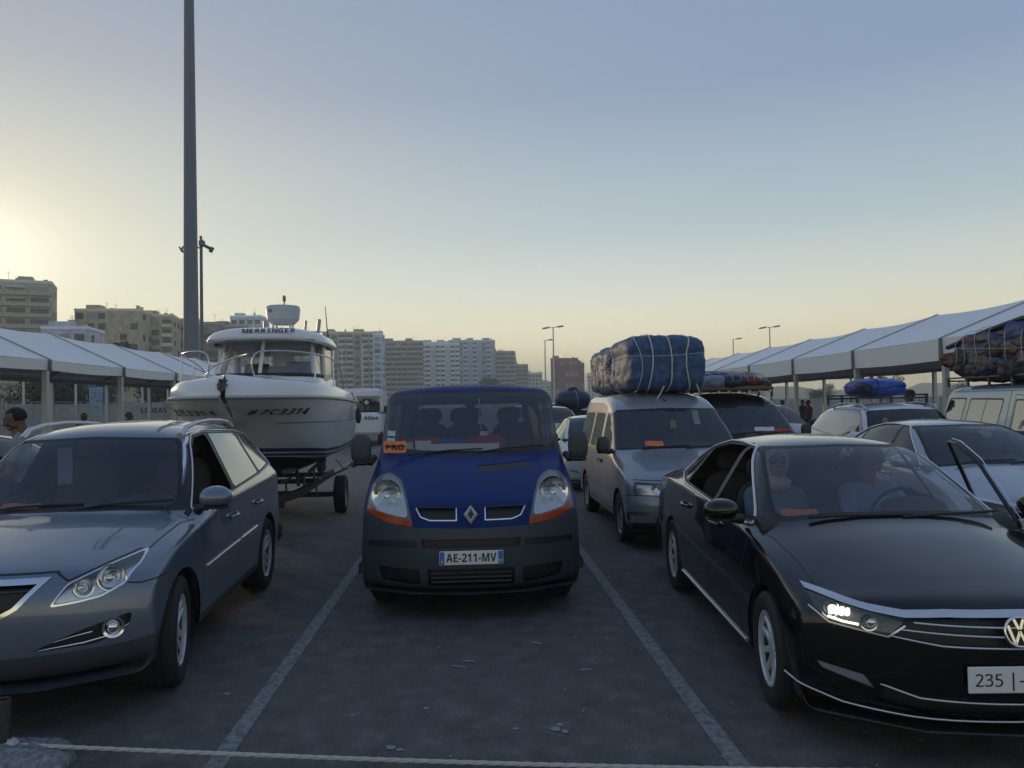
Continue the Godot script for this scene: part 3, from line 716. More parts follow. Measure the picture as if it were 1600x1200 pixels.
func buildings():
	# name, centre x, z, width, height, turn, wall colour, style, storeys, bays
	block("olive grey block with wide balconies, the nearest and tallest at far left", -124.0, -210, 22.0, 36.6, 22, Color(.50, .50, .44), "band", 12, 4, 11)
	block("small pale grey house with dark roof, squeezed beside the far left block", -97.0, -188, 10.0, 21.5, 8, Color(.55, .55, .58), "windows", 7, 3, 12)
	block("broad tan block with nearly blank walls and a row of chimneys", -104.1, -225, 17.5, 30.4, 5, Color(.54, .49, .41), "plain", 10, 6, 13)
	block("sand coloured block with small balconies, between the tan block and the tall mast", -95.0, -236, 9.5, 30.0, 10, Color(.53, .49, .42), "mixed", 10, 3, 14)
	block("brown block with long balcony bands, directly right of the tall mast", -91.5, -256, 17.0, 29.8, 6, Color(.42, .38, .34), "band", 10, 5, 15)
	block("dull brown block partly hidden behind the boat's cabin roof", -81.0, -262, 11.0, 29.4, 8, Color(.44, .40, .37), "balcony", 10, 4, 16)
	block("pale blue grey block whose top shows left of the boat's roof box", -95.4, -330, 13.0, 40.5, 0, Color(.56, .60, .64), "windows", 13, 4, 17)
	block("olive block with two columns of balconies, right of the boat's antenna", -59.8, -380, 26.0, 38.0, 6, Color(.50, .49, .43), "mixed", 13, 7, 18)
	block("narrow white stair tower between the olive block and the brown balconied block", -45.9, -376, 4.4, 36.5, 0, Color(.56, .60, .64), "windows", 12, 1, 19)
	block("dark brown block with crowded glazed balconies, above the blue van's left mirror", -38.2, -420, 23.5, 36.6, 4, Color(.42, .41, .40), "balcony", 13, 8, 20)
	block("white block with columns of round balconies, above the blue van's roof", -18.1, -440, 22.5, 36.4, 5, Color(.58, .61, .63), "round", 13, 8, 21)
	block("tall pale blue block with white vertical strips, in the middle of the skyline", 0.3, -480, 29.0, 41.5, 8, Color(.45, .50, .55), "strips", 14, 10, 22)
	block("brown and grey block with balconies at the right end of the long row", 20.0, -500, 16.5, 35.8, 8, Color(.45, .44, .42), "balcony", 12, 5, 23)
	block("low beige block under the thin spire", 38.0, -640, 13.0, 30.0, 0, Color(.58, .54, .45), "windows", 9, 4, 24)
	block("low pale block with dark windows right of the spire", 47.8, -600, 14.0, 25.4, 0, Color(.60, .60, .54), "windows", 8, 5, 25)
	block("red brick block with pale bays, standing alone in the middle distance", 52.0, -430, 15.5, 26.4, -6, Color(.44, .22, .18), "windows", 8, 6, 26)
	block("lower red brick wing stepping down on the right of the red brick block", 61.3, -434, 5.0, 23.8, -6, Color(.42, .21, .17), "windows", 7, 2, 27)
	block("pale far block just left of the large blue bundle", 112.0, -700, 13.0, 27.0, 0, Color(.66, .64, .58), "windows", 8, 4, 28)
	block("low grey far block beside the blue bundle, beyond the red brick building", 99.0, -720, 14.0, 15.0, 0, Color(.58, .55, .50), "windows", 5, 4, 29)
	block("long low far block seen under the red brick building", 74.0, -640, 30.0, 9.0, 0, Color(.55, .50, .46), "windows", 3, 9, 30)
	for q in [[-128.0, -300, 30.0, 36.0, 31], [-150.0, -380, 36.0, 44.0, 32], [-72.0, -310, 16.0, 31.0, 33], [-30.0, -520, 30.0, 44.0, 34], [34.0, -560, 14.0, 30.0, 35], [62.0, -700, 26.0, 21.0, 36], [-136.0, -275, 15.0, 32.0, 37]]:
		block(["far grey block behind the nearest block at far left", "far pale block behind the tan block", "far brown block just behind the boat's cabin", "far pale block behind the white blocks in the middle", "far grey block right of the brown and grey block", "low far block between the spire and the red brick block", "grey block showing between the far left block and the tan block"][q[4] - 31], q[0], q[1], q[2], q[3], 4, [Color(.50, .49, .46), Color(.56, .55, .52), Color(.46, .43, .39)][q[4] % 3], ["balcony", "windows", "band"][q[4] % 3], int(q[3] / 3.0), int(q[2] / 4.0), q[4])
	# the church-like spire beyond the row
	var o := thing("tower_spire", Vector3(37.5, 0, -660))
	tag(o, "thin pointed spire behind the low beige block", "spire")
	var b := MB.new()
	b.lathe([Vector2(3, 0), Vector2(3, 31), Vector2(2.4, 33), Vector2(1.6, 33.2), Vector2(1.6, 36), Vector2(2.0, 36.5), Vector2(1.0, 38), Vector2(.5, 42), Vector2(.1, 47)], Vector3(), Vector3.UP, 8)
	obj("shaft", b, mat(lin(.4, .36, .3), .8), o)
	# trees
	tree("dark rounded tree in front of the tan block, above the left tent", Vector3(-63, 0, -140), 16.5, 5.6, 41)
	tree("low bushy tree left of the tall mast, in front of the sand coloured block", Vector3(-54, 0, -139), 11.5, 3.6, 42)
	tree("dark tree at the foot of the pale blue block, just above the blue van's roof", Vector3(9.0, 0, -330), 15.5, 8.0, 43)
	tree("broad tree close behind the picket fence, left part", Vector3(-40, 0, -62), 5.6, 3.6, 44)
	tree("bushy tree behind the picket fence, next to the palm", Vector3(-36, 0, -66), 5.2, 3.4, 45)
	tree("dark tree behind the picket fence, middle part", Vector3(-38, 0, -76), 6.0, 4.0, 46)
	tree("dark tree behind the picket fence, nearest the boat", Vector3(-36, 0, -90), 6.6, 4.4, 47)
	for k in 9:
		tree("grey green tree on the far shore beyond the right tent", Vector3(70.0 + k * 16.0, 0, -190.0 + k * 3), 4.6 + (k * 37 % 5) * .7, 4.6, 50 + k, "trees on the far shore", .15)
	palm(Vector3(-33.5, 0, -54), 4.3)
	# far hills across the water
	var hb := MB.new()
	var P := []
	for i in 60:
		var x := 60.0 + i * 11.0
		var hh := 6.0 + 9.0 * sin(i * .16) * sin(i * .16) + 4.0 * sin(i * .71) + 2.0 * sin(i * 1.9)
		P.append(PackedVector3Array([Vector3(x, 0, -800), Vector3(x, hh * .55, -840), Vector3(x, hh * .9, -900), Vector3(x, hh, -960), Vector3(x, 0, -1060)]))
	var nn := MB.normals(P, false, false, false)
	hb.surf(P, false, nn[30][2].y < 0)
	tag(obj("far_hills", hb, mat(lin(.12, .13, .11), .9)), "low hazy hills beyond the right tent", "", "", "structure")
# foliage: many small leaf-clump faces through the crown's volume
func tree(label: String, at: Vector3, h: float, r: float, seed_: int, grp := "trees behind the lot", low := .42):
	var rg := RandomNumberGenerator.new()
	rg.seed = seed_
	var o := thing("tree", at)
	tag(o, label, "tree", grp)
	var t := MB.new()
	t.tube([Vector3(0, 0, 0), Vector3(.1, h * .3, 0), Vector3(0, h * .7, .1)], [h * .03, h * .022, h * .008], 7)
	for k in 5:
		var a := TAU * k / 5 + rg.randf()
		t.tube([Vector3(.05, h * (.3 + .06 * k), 0), Vector3(cos(a) * r * .35, h * (.48 + .06 * k), sin(a) * r * .35), Vector3(cos(a) * r * .7, h * (.58 + .06 * k), sin(a) * r * .7)], [h * .012, h * .008, .02], 5)
	obj("trunk", t, mat(lin(.08, .06, .045), .9), o)
	var c := MB.new()
	c.use_col = true
	var lobes := []
	for k in 9:
		var a := rg.randf() * TAU
		var q := sqrt(rg.randf()) * r * .62
		lobes.append([Vector3(cos(a) * q, h * rg.randf_range(low, .84), sin(a) * q), r * rg.randf_range(.30, .5)])
	for l in lobes:
		var tone := rg.randf_range(.7, 1.3)
		for k in 260:
			var d := Vector3(rg.randfn(), rg.randfn(), rg.randfn()).normalized()
			var p: Vector3 = l[0] + d * l[1] * pow(rg.randf(), .4) * Vector3(1, .85, 1)
			var u := Vector3(rg.randfn(), rg.randfn(), rg.randfn()).normalized()
			var v := u.cross(d).normalized()
			var s: float = h * rg.randf_range(.012, .026)
			var g := tone * rg.randf_range(.75, 1.25)
			c.col = Color(.045 * g, .062 * g, .032 * g)
			var n := (d + Vector3.UP * .4).normalized()
			c.tri(p + u * s, p - u * s * .6 + v * s, p - u * s * .6 - v * s, n, n, n)
			c.tri(p + u * s * 1.4 + v * s, p + u * s * .2 + v * s * 1.8, p - u * s, n, n, n)
	if M.get("leaves") == null:
		M.leaves = mat(Color.WHITE, .8)
		M.leaves.vertex_color_use_as_albedo = true
	var q := obj("crown", c, M.leaves, o)
	q.set_meta("kind", "stuff")
func palm(at: Vector3, h: float):
	var o := thing("palm_tree", at)
	tag(o, "palm with drooping fronds behind the fence at far left", "palm")
	var t := MB.new()
	t.tube([Vector3(), Vector3(.05, h * .4, 0), Vector3(0, h * .72, 0)], [.28, .22, .2], 9)
	obj("trunk", t, mat(lin(.10, .075, .05), .9), o)
	var gm := mat(lin(.07, .085, .035), .7)
	for k in 22:
		var a := TAU * k / 22 * 2.4
		var lift := .9 - .075 * k
		var f := MB.new()
		var pts := []
		for i in 7:
			var u := i / 6.0
			pts.append(Vector3(cos(a) * u * 2.1, h * .74 + sin(u * PI * .62) * lift * 1.1 - u * u * 1.2, sin(a) * u * 2.1))
		f.tube(pts, .025, 4)
		var sd := Vector3(-sin(a), 0, cos(a))
		for i in range(1, 7):
			for j in 3:
				var p: Vector3 = pts[i - 1].lerp(pts[i], j / 3.0)
				var dr: Vector3 = (pts[i] - pts[i - 1]).normalized()
				for s in [-1.0, 1.0]:
					var e: Vector3 = p + sd * s * .42 + dr * .22 + Vector3(0, -.16, 0)
					f.flat(p, p + dr * .09, e, Vector3.UP)
		obj("frond", f, gm, o)
# ---------------------------------------------------------------- the motor boat on its trailer; bow at z = 0, stern at z = -5.7
func hull_half(s: float) -> float:
	var k := [[0.0, .03], [.12, .30], [.3, .55], [.6, .80], [1.0, 1.0], [1.6, 1.13], [2.4, 1.2], [4.0, 1.2], [5.7, 1.12]]
	for i in k.size() - 1:
		if s <= k[i + 1][0]:
			var u: float = (s - k[i][0]) / (k[i + 1][0] - k[i][0])
			return lerpf(k[i][1], k[i + 1][1], u)
	return 1.12
func hull_pt(s: float, v: float) -> Vector3:      # v: 0 keel, .35 chine, 1 deck edge
	var g := hull_half(s)
	var yk := lerpf(1.60, .62, smoothstep(-.1, 1.7, s)) if s < 1.7 else .62
	var ych := lerpf(1.72, 1.02, smoothstep(-.1, 2.0, s))
	var yg := 1.92 - .06 * smoothstep(0.0, 5.7, s)
	var c := g * lerpf(.45, .88, smoothstep(0.0, 2.0, s))
	var rake := .55 * (1.0 - v) * (1.0 - smoothstep(0.0, 2.5, s))
	if v < .35:
		var u := v / .35
		return Vector3(c * u, lerpf(yk, ych, pow(u, 1.15)), -s - rake)
	var u := (v - .35) / .65
	return Vector3(lerpf(c, g, pow(u, .8)) + .03 * sin(PI * u) * smoothstep(.8, 2.5, s), lerpf(ych, yg, u), -s - rake)
func hull_at(s: float, y: float) -> Vector3:
	var a := .36
	var b := 1.0
	for k in 18:
		var m := (a + b) * .5
		if hull_pt(s, m).y < y: a = m
		else: b = m
	return hull_pt(s, a)
func boat():
	var o := thing("motor_boat", Vector3(-3.16, 0, -9.9), 2.8)
	tag(o, "white cabin motor boat with bow rails and dark bottom, resting on a road trailer", "boat")
	var P := []
	var ss := [0.0, .04, .08, .12, .18, .24, .3, .4, .5, .6, .75, .9, 1.05, 1.2, 1.4, 1.6, 1.9, 2.2, 2.6, 3.0, 3.6, 4.2, 4.8, 5.3, 5.7]
	for s in ss:
		var row := PackedVector3Array()
		for k in 30: row.append(hull_pt(s, k / 29.0))
		P.append(row)
	# smooth along the length
	for pass_ in 2:
		var Q := P.duplicate(true)
		for i in range(1, P.size() - 1):
			for j in P[0].size(): Q[i][j] = P[i][j] * .5 + (P[i - 1][j] + P[i + 1][j]) * .25
		P = Q
	var N := MB.normals(P, false, false, false)
	if N[15][20].x < 0.0:
		for i in N.size():
			for j in N[i].size(): N[i][j] = -N[i][j]
	var T := grid_tris(P, N)
	var B := {}
	var cuts := []
	for q in line_poly([-6.0, 1.535, -2.4, 1.545, -.9, 1.56], .016): cuts.append(cut("hull_crease", "s", q, {"c": true, "nm": -2.0, "off": .003}))
	for q in [[1.10, .05], [1.035, .035]]:
		for p in line_poly([-6.0, q[0], -3.0, q[0], -1.9, q[0] + .02, -.6, q[0] + .12], q[1]): cuts.append(cut("boot_stripe", "s", p, {"c": true, "nm": -2.0}))
	cuts.append(cut("antifouling", "s", poly([-7, 0, 1, 0, 1, 1.22, -.4, 1.18, -1.9, 1.00, -7, .995]), {"c": true, "nm": -2.0}))
	carve(T, cuts, 1, B, "hull")
	carve(mirrored(T), cuts, -1, B, "hull")
	var dark := mat(lin(.012, .014, .02), .5)
	var tr := MB.new()
	var st: Array = []
	for v in 12: st.append(hull_pt(5.7, v / 11.0))
	for k in 11: tr.quad(st[k], st[k + 1], st[k + 1] * Vector3(-1, 1, 1), st[k] * Vector3(-1, 1, 1), Vector3(0, 0, -1))
	var hm := {"bow_panel": M.gel_white, "hull": M.gel_white, "underbody": dark, "hull_crease": mat(lin(.3, .32, .34), .5), "boot_stripe": mat(lin(.03, .05, .10), .4), "antifouling": dark}
	for key in B: obj(key.split("|")[0], B[key], hm[key.split("|")[0]], o)
	obj("transom", tr, M.gel_white, o)
	# rub rail, bulwark and deck
	for s in [-1.0, 1.0]:
		var rr := MB.new()
		var pts := []
		for q in ss: pts.append(P[ss.find(q)][29] * Vector3(s, 1, 1) + Vector3(s * .008, 0, .012 if q < .1 else 0.0))
		rr.tube(pts, .024, 8)
		obj("rub_rail", rr, mat(lin(.42, .43, .44), .5), o)
	var D := []
	for i in ss.size():
		var row := PackedVector3Array()
		var e: Vector3 = P[i][29]
		var up: float = .24 - .05 * (ss[i] / 5.7)
		for k in 26:
			var u := k / 25.0
			var x: float
			var y: float
			if u < .4:
				var a := u / .4 * PI * .5
				x = e.x - minf(.16, e.x * .6) * (1.0 - cos(a))
				y = e.y + up * sin(a)
			else:
				var q := (u - .4) / .6
				x = (e.x - minf(.16, e.x * .6)) * (1.0 - q)
				y = e.y + up + .06 * sin(q * PI * .5)
			row.append(Vector3(x, y, e.z - .10 * minf(u / .4, 1.0) * (1.0 - smoothstep(0.0, .6, ss[i]))))
		D.append(row)
	var nd := MB.normals(D, false, false, false)
	var flip: bool = nd[12][20].y < 0.0
	var db := MB.new()
	db.surf(D, false, flip)
	var D2 := []
	for row in D:
		var r2 := PackedVector3Array()
		for p in row: r2.append(p * Vector3(-1, 1, 1))
		D2.append(r2)
	db.surf(D2, false, not flip)
	obj("deck", db, M.gel_white, o)
	# cabin: coaming, posts, panes, roof
	var cz := -2.05
	var cb := MB.new()
	var co := PackedVector2Array()
	var plan := func(u: float, grow: float) -> Vector2:      # rounded front seen from above, u from one rear corner to the other
		var a := lerpf(-PI * .5, PI * .5, u)
		var x := sin(a)
		var sx := signf(x) * pow(absf(x), .55)
		return Vector2(sx * (.82 + grow), -(1.0 - pow(absf(cos(a)), .7)) * .95 + grow)
	var sec := []
	for lv in [[2.02, .06, 0.0], [2.16, .05, 0.0], [2.24, .02, 0.02], [2.26, .0, .03]]:
		var row := PackedVector3Array()
		for k in 41:
			var q: Vector2 = plan.call(k / 40.0, lv[1])
			row.append(Vector3(q.x, lv[0], cz + q.y - lv[2]))
		row.append(Vector3(.88, lv[0], cz - 2.1)); row.insert(0, Vector3(-.88, lv[0], cz - 2.1))
		sec.append(row)
	cb.surf(sec, false, MB.normals(sec, false, false, false)[1][21].z < 0.0)
	obj("cabin_coaming", cb, M.gel_white, o)
	var seal := MB.new()
	var sp := []
	for k in 41:
		var q: Vector2 = plan.call(k / 40.0, .0)
		sp.append(Vector3(q.x, 2.285, cz + q.y - .03))
	seal.tube(sp, .03, 6)
	obj("window_seal", seal, M.black, o)
	var gl := pane(lin(.36, .39, .41), .24)
	var bounds := [[.02, .16], [.17, .49], [.51, .83], [.84, .98]]
	for w in bounds:
		var g := []
		for r in 7:
			var row := PackedVector3Array()
			for k in 11:
				var u: float = lerpf(w[0], w[1], k / 10.0)
				var v := r / 6.0
				var q: Vector2 = plan.call(u, -.0)
				row.append(Vector3(q.x * (1.0 - .10 * v), 2.28 + .53 * v, cz + q.y - .04 - .30 * v))
			g.append(row)
		var b := MB.new()
		b.surf(g, false, MB.normals(g, false, false, false)[3][5].z < 0.0)
		obj("window", b, gl, o)
	for u in [.165, .50, .835, .0, 1.0]:
		var q: Vector2 = plan.call(u, .0)
		var b := MB.new()
		b.bar(Vector3(q.x, 2.25, cz + q.y - .03), Vector3(q.x * .90, 2.84, cz + q.y - .36), .06 if u != .5 else .05, .05)
		obj("window_post", b, M.gel_white, o)
	for s in [-1.0, 1.0]:       # cabin sides behind the front
		var b := MB.new()
		b.prism(poly([0, 2.05, 1.15, 2.05, 1.15, 2.82, 1.0, 2.82, 1.0, 2.30, .1, 2.30, .1, 2.82, 0, 2.82]), .04, Transform3D(Basis(Vector3(0, 0, -1), Vector3.UP, Vector3(1, 0, 0)), Vector3(s * .84 - .02, 0, cz - .95)))
		obj("cabin_side", b, M.gel_white, o)
		var g := MB.new()
		g.box(Vector3(s * .84, 2.56, cz - 1.5), Vector3(.008, .52, .9))
		obj("side_window", g, gl, o)
	var bh := MB.new()      # rear bulkhead with its two windows cut out, helm console, seat
	for q in [[-.83, 2.0, .83, 2.25], [-.83, 2.70, .83, 2.85], [-.83, 2.25, -.78, 2.70], [-.22, 2.25, .16, 2.70], [.70, 2.25, .83, 2.70]]: bh.box(Vector3((q[0] + q[2]) * .5, (q[1] + q[3]) * .5, cz - 2.1), Vector3(q[2] - q[0], q[3] - q[1], .03))
	var bk := obj("bulkhead", bh, mat(lin(.62, .62, .61), .5), o)
	for s in [-.50, .43]:
		var g := MB.new()
		g.box(Vector3(s, 2.475, cz - 2.1), Vector3(.55, .45, .008))
		obj("bulkhead_window", g, gl, bk)
	var hc := MB.new()
	hc.bbox(Vector3(.05, 2.33, cz - .75), Vector3(.7, .22, .4), .05)
	hc.bbox(Vector3(.35, 2.32, cz - 1.5), Vector3(.45, .5, .14), .05)
	hc.bbox(Vector3(-.35, 2.32, cz - 1.5), Vector3(.45, .42, .14), .05)
	obj("helm_console", hc, mat(lin(.09, .095, .10), .6), o)
	var R := []
	for i in 12:
		var v := i / 11.0
		var row := PackedVector3Array()
		for k in 48:
			var a := TAU * k / 48
			var e := 3.2
			var d := Vector2(cos(a), sin(a))
			var q := pow(pow(absf(d.x), e) + pow(absf(d.y), e), -1.0 / e)
			var prof: float = [.90, .96, .99, 1.0, .995, .97, .93, .85, .7, .5, .25, .0][i]
			var yy: float = [2.83, 2.825, 2.84, 2.87, 2.91, 2.95, 2.985, 3.015, 3.04, 3.055, 3.065, 3.07][i]
			var dn := -.06 * pow(absf(d.x * q * prof), 3.0)
			row.append(Vector3(d.x * q * prof * .97, yy + dn, cz - 1.22 + d.y * q * prof * 1.28))
		R.append(row)
	var rb := MB.new()
	rb.surf(R, true, MB.normals(R, true, false, false)[8][0].y < 0.0)
	obj("cabin_roof", rb, M.gel_white, o)
	var ux := MB.new()
	ux.box(Vector3(0, 2.835, cz - 1.2), Vector3(1.62, .012, 2.2))
	obj("roof_lining", ux, mat(lin(.5, .5, .49), .8), o)
	var txt := "MERRINGER"
	for k in txt.length():
		var x := -.19 + k * .088
		letter(o, txt[k], .075, Vector3(x, 2.955, cz + .055 - absf(x * x) * .06), M.ink, true, false, 1.25, "roof_lettering", Basis(Vector3.RIGHT, deg_to_rad(-32)))
	# roof box, light, horn, rod holders, aerial
	var lb := MB.new()
	lb.lathe([Vector2(0, 3.19), Vector2(.19, 3.19), Vector2(.265, 3.27), Vector2(.285, 3.45), Vector2(.27, 3.475), Vector2(.275, 3.485), Vector2(.26, 3.50), Vector2(.13, 3.515), Vector2(0, 3.52)], Vector3(.12, 0, cz - 1.3), Vector3.UP, 28)
	var lbo := obj("roof_canister", lb, mat(lin(.5, .52, .54), .45), o)
	letter(lbo, "Re", .07, Vector3(.24, 3.41, cz - 1.075), M.ink, true, false, 1.0, "lettering", Basis(Vector3.UP, .5))
	var dot := MB.new()
	dot.lathe([Vector2(0, .006), Vector2(.03, .004), Vector2(.032, 0)], Vector3(-.045, 3.40, cz - 1.072), Vector3(-.5, 0, 1), 14)
	obj("round_mark", dot, M.alu_dark, lbo)
	for q in [[-.16, .15], [.16, .15], [-.16, -.15], [.16, -.15]]:
		var b := MB.new()
		b.tube([Vector3(.12 + q[0], 3.04, cz - 1.3 + q[1]), Vector3(.12 + q[0] * .8, 3.22, cz - 1.3 + q[1] * .8)], .018, 6)
		obj("canister_leg", b, M.steel, o)
	var li := MB.new()
	li.tube([Vector3(.14, 3.5, cz - 1.3), Vector3(.14, 3.60, cz - 1.3)], .012, 6)
	li.lathe([Vector2(.012, 3.58), Vector2(.03, 3.60), Vector2(.028, 3.66), Vector2(.022, 3.67), Vector2(.024, 3.685), Vector2(0, 3.69)], Vector3(.14, 0, cz - 1.3), Vector3.UP, 12)
	obj("mast_light", li, mat(lin(.25, .22, .2), .5), o)
	for q in [[-.22, 3.28, .03, 1.0], [.44, 3.28, .022, -1.0], [.66, 3.30, .032, -1.5]]:
		var b := MB.new()
		b.tube([Vector3(q[0], 3.0, cz - 1.5), Vector3(q[0] - q[3] * .02, q[1], cz - 1.55)], q[2], 8)
		obj("rod_holder", b, mat(lin(.38, .37, .38), .35, .3), o)
	var ae := MB.new()
	ae.tube([Vector3(.86, 2.96, cz - 1.4), Vector3(.84, 3.12, cz - 1.4), Vector3(.81, 3.52, cz - 1.4)], [.02, .01, .006], 6)
	obj("aerial", ae, M.alu_dark, o)
	var rl := MB.new()
	rl.tube([Vector3(.5, 3.1, cz - 1.6), Vector3(.82, 3.08, cz - 1.6), Vector3(.84, 2.98, cz - 1.6)], .012, 6)
	obj("roof_rail", rl, M.steel, o)
	# bow rails
	var dk := func(s: float, y: float, inn := .12) -> Vector3: return Vector3(hull_half(s) - inn, y, -s - .06)
	for s in [-1.0, 1.0]:
		var pts := [dk.call(.38, 2.10, .28), dk.call(.33, 2.3, .30), dk.call(.34, 2.46, .29), dk.call(.42, 2.53, .26), dk.call(.7, 2.55, .2), dk.call(1.2, 2.55, .15), dk.call(1.9, 2.54, .12), dk.call(2.5, 2.50, .11), dk.call(2.9, 2.42, .10), dk.call(3.2, 2.28, .10), dk.call(3.35, 2.08, .10)]
		var sm := []
		for i in pts.size() - 1:
			for u in 4:
				var a: Vector3 = pts[maxi(0, i - 1)]
				var d: Vector3 = pts[mini(pts.size() - 1, i + 2)]
				sm.append((pts[i] as Vector3).cubic_interpolate(pts[i + 1], a, d, u / 4.0) * Vector3(s, 1, 1))
		sm.append(pts[-1] * Vector3(s, 1, 1))
		var b := MB.new()
		b.tube(sm, .0115, 8)
		obj("bow_rail", b, M.steel, o)
		for q in [[1.3, .12], [2.3, .11]]:
			b = MB.new()
			b.tube([dk.call(q[0], 2.08, q[1]) * Vector3(s, 1, 1), dk.call(q[0] + .05, 2.545, q[1] + .02) * Vector3(s, 1, 1)], .0125, 8)
			obj("stanchion", b, M.steel, o)
	var ir := MB.new()
	ir.tube([Vector3(-.88, 2.30, cz - .3), Vector3(-.6, 2.42, cz + .25), Vector3(-.15, 2.52, cz + .7), Vector3(.10, 2.52, cz + 1.2)], .012, 6)
	obj("inner_rail", ir, M.steel, o)
	# anchor on the bow roller, its line, cleats, vents
	var an := MB.new()
	an.bar(Vector3(0, 2.18, -.25), Vector3(0, 2.06, .10), .035, .05)
	an.bar(Vector3(0, 2.06, .10), Vector3(0, 1.92, .13), .03, .045)
	for s in [-1.0, 1.0]:
		an.flat(Vector3(0, 1.96, .13), Vector3(s * .10, 2.06, .05), Vector3(s * .03, 2.13, .12), Vector3(0, 0, 1))
		an.flat(Vector3(0, 1.90, .15), Vector3(s * .09, 1.98, .10), Vector3(s * .02, 2.06, .14), Vector3(0, 0, 1))
		an.bar(Vector3(s * .02, 2.12, .04), Vector3(s * .10, 2.02, .06), .02, .02)
	an.bbox(Vector3(0, 2.14, -.05), Vector3(.12, .05, .3), .01)
	put("anchor", an.mesh(), mat(lin(.13, .09, .065), .8, .2), o, Vector3(0, .72, -.02), Basis.from_scale(Vector3(.68, .66, .68)))
	var rp := MB.new()
	rp.tube([Vector3(.0, 1.93, .12), Vector3(.005, 1.6, .06), Vector3(.0, 1.2, -.25), Vector3(0, .85, -.4)], .005, 6)
	obj("winch_strap", rp, mat(lin(.3, .3, .28), .8), o)
	for q in [[.30, -.75, .10], [-.30, -.75, .10], [.42, -.95, .14]]:
		var b := MB.new()
		b.tube([Vector3(q[0] - q[2], 2.205, q[1]), Vector3(q[0], 2.215, q[1]), Vector3(q[0] + q[2], 2.205, q[1])], .014, 6)
		b.bbox(Vector3(q[0], 2.19, q[1]), Vector3(.06, .03, .05), .006)
		obj("cleat", b, M.steel, o)
	var hatch := MB.new()
	hatch.bbox(Vector3(.0, 2.205, -1.35), Vector3(.6, .035, .6), .015)
	obj("deck_hatch", hatch, mat(lin(.5, .51, .52), .4), o)
	# registration on both bows, letter by letter along the flare
	var reg := "B7C3314"
	for s in [-1.0, 1.0]:
		for k in 7:
			var q := .20 + .118 * (k if s > 0 else 6 - k)
			var p: Vector3 = hull_at(q, 1.735) * Vector3(s, 1, 1)
			var t: Vector3 = (hull_at(q + .03, 1.735) - hull_at(q - .03, 1.735)) * Vector3(s, 1, 1)
			var up: Vector3 = (hull_at(q, 1.80) - hull_at(q, 1.66)) * Vector3(s, 1, 1)
			if s < 0: t = -t
			var x := t.normalized()
			var n := x.cross(up).normalized()
			var y := n.cross(x)
			letter(o, reg[k], .125, p + n * .024, M.ink, true, false, 1.0, "registration_letter", Basis(x, (y + x * .30).normalized(), n))
	# outboard engine cowl at the stern, seen past the hull's edge
	var ob := MB.new()
	ob.blob(Vector3(.35, 1.75, -6.05), Vector3(.24, .32, .38), 3.0)
	ob.bbox(Vector3(.35, 1.05, -6.0), Vector3(.16, 1.2, .28), .04)
	obj("outboard_engine", ob, mat(lin(.03, .032, .035), .35), o)
	var fd := MB.new()
	fd.blob(Vector3(1.24, 1.60, -4.6), Vector3(.055, .15, .055), 2.3)
	fd.tube([Vector3(1.24, 1.74, -4.6), Vector3(1.12, 2.04, -4.6)], .01, 5)
	obj("fender", fd, mat(lin(.03, .035, .05), .5), o)
	trailer()
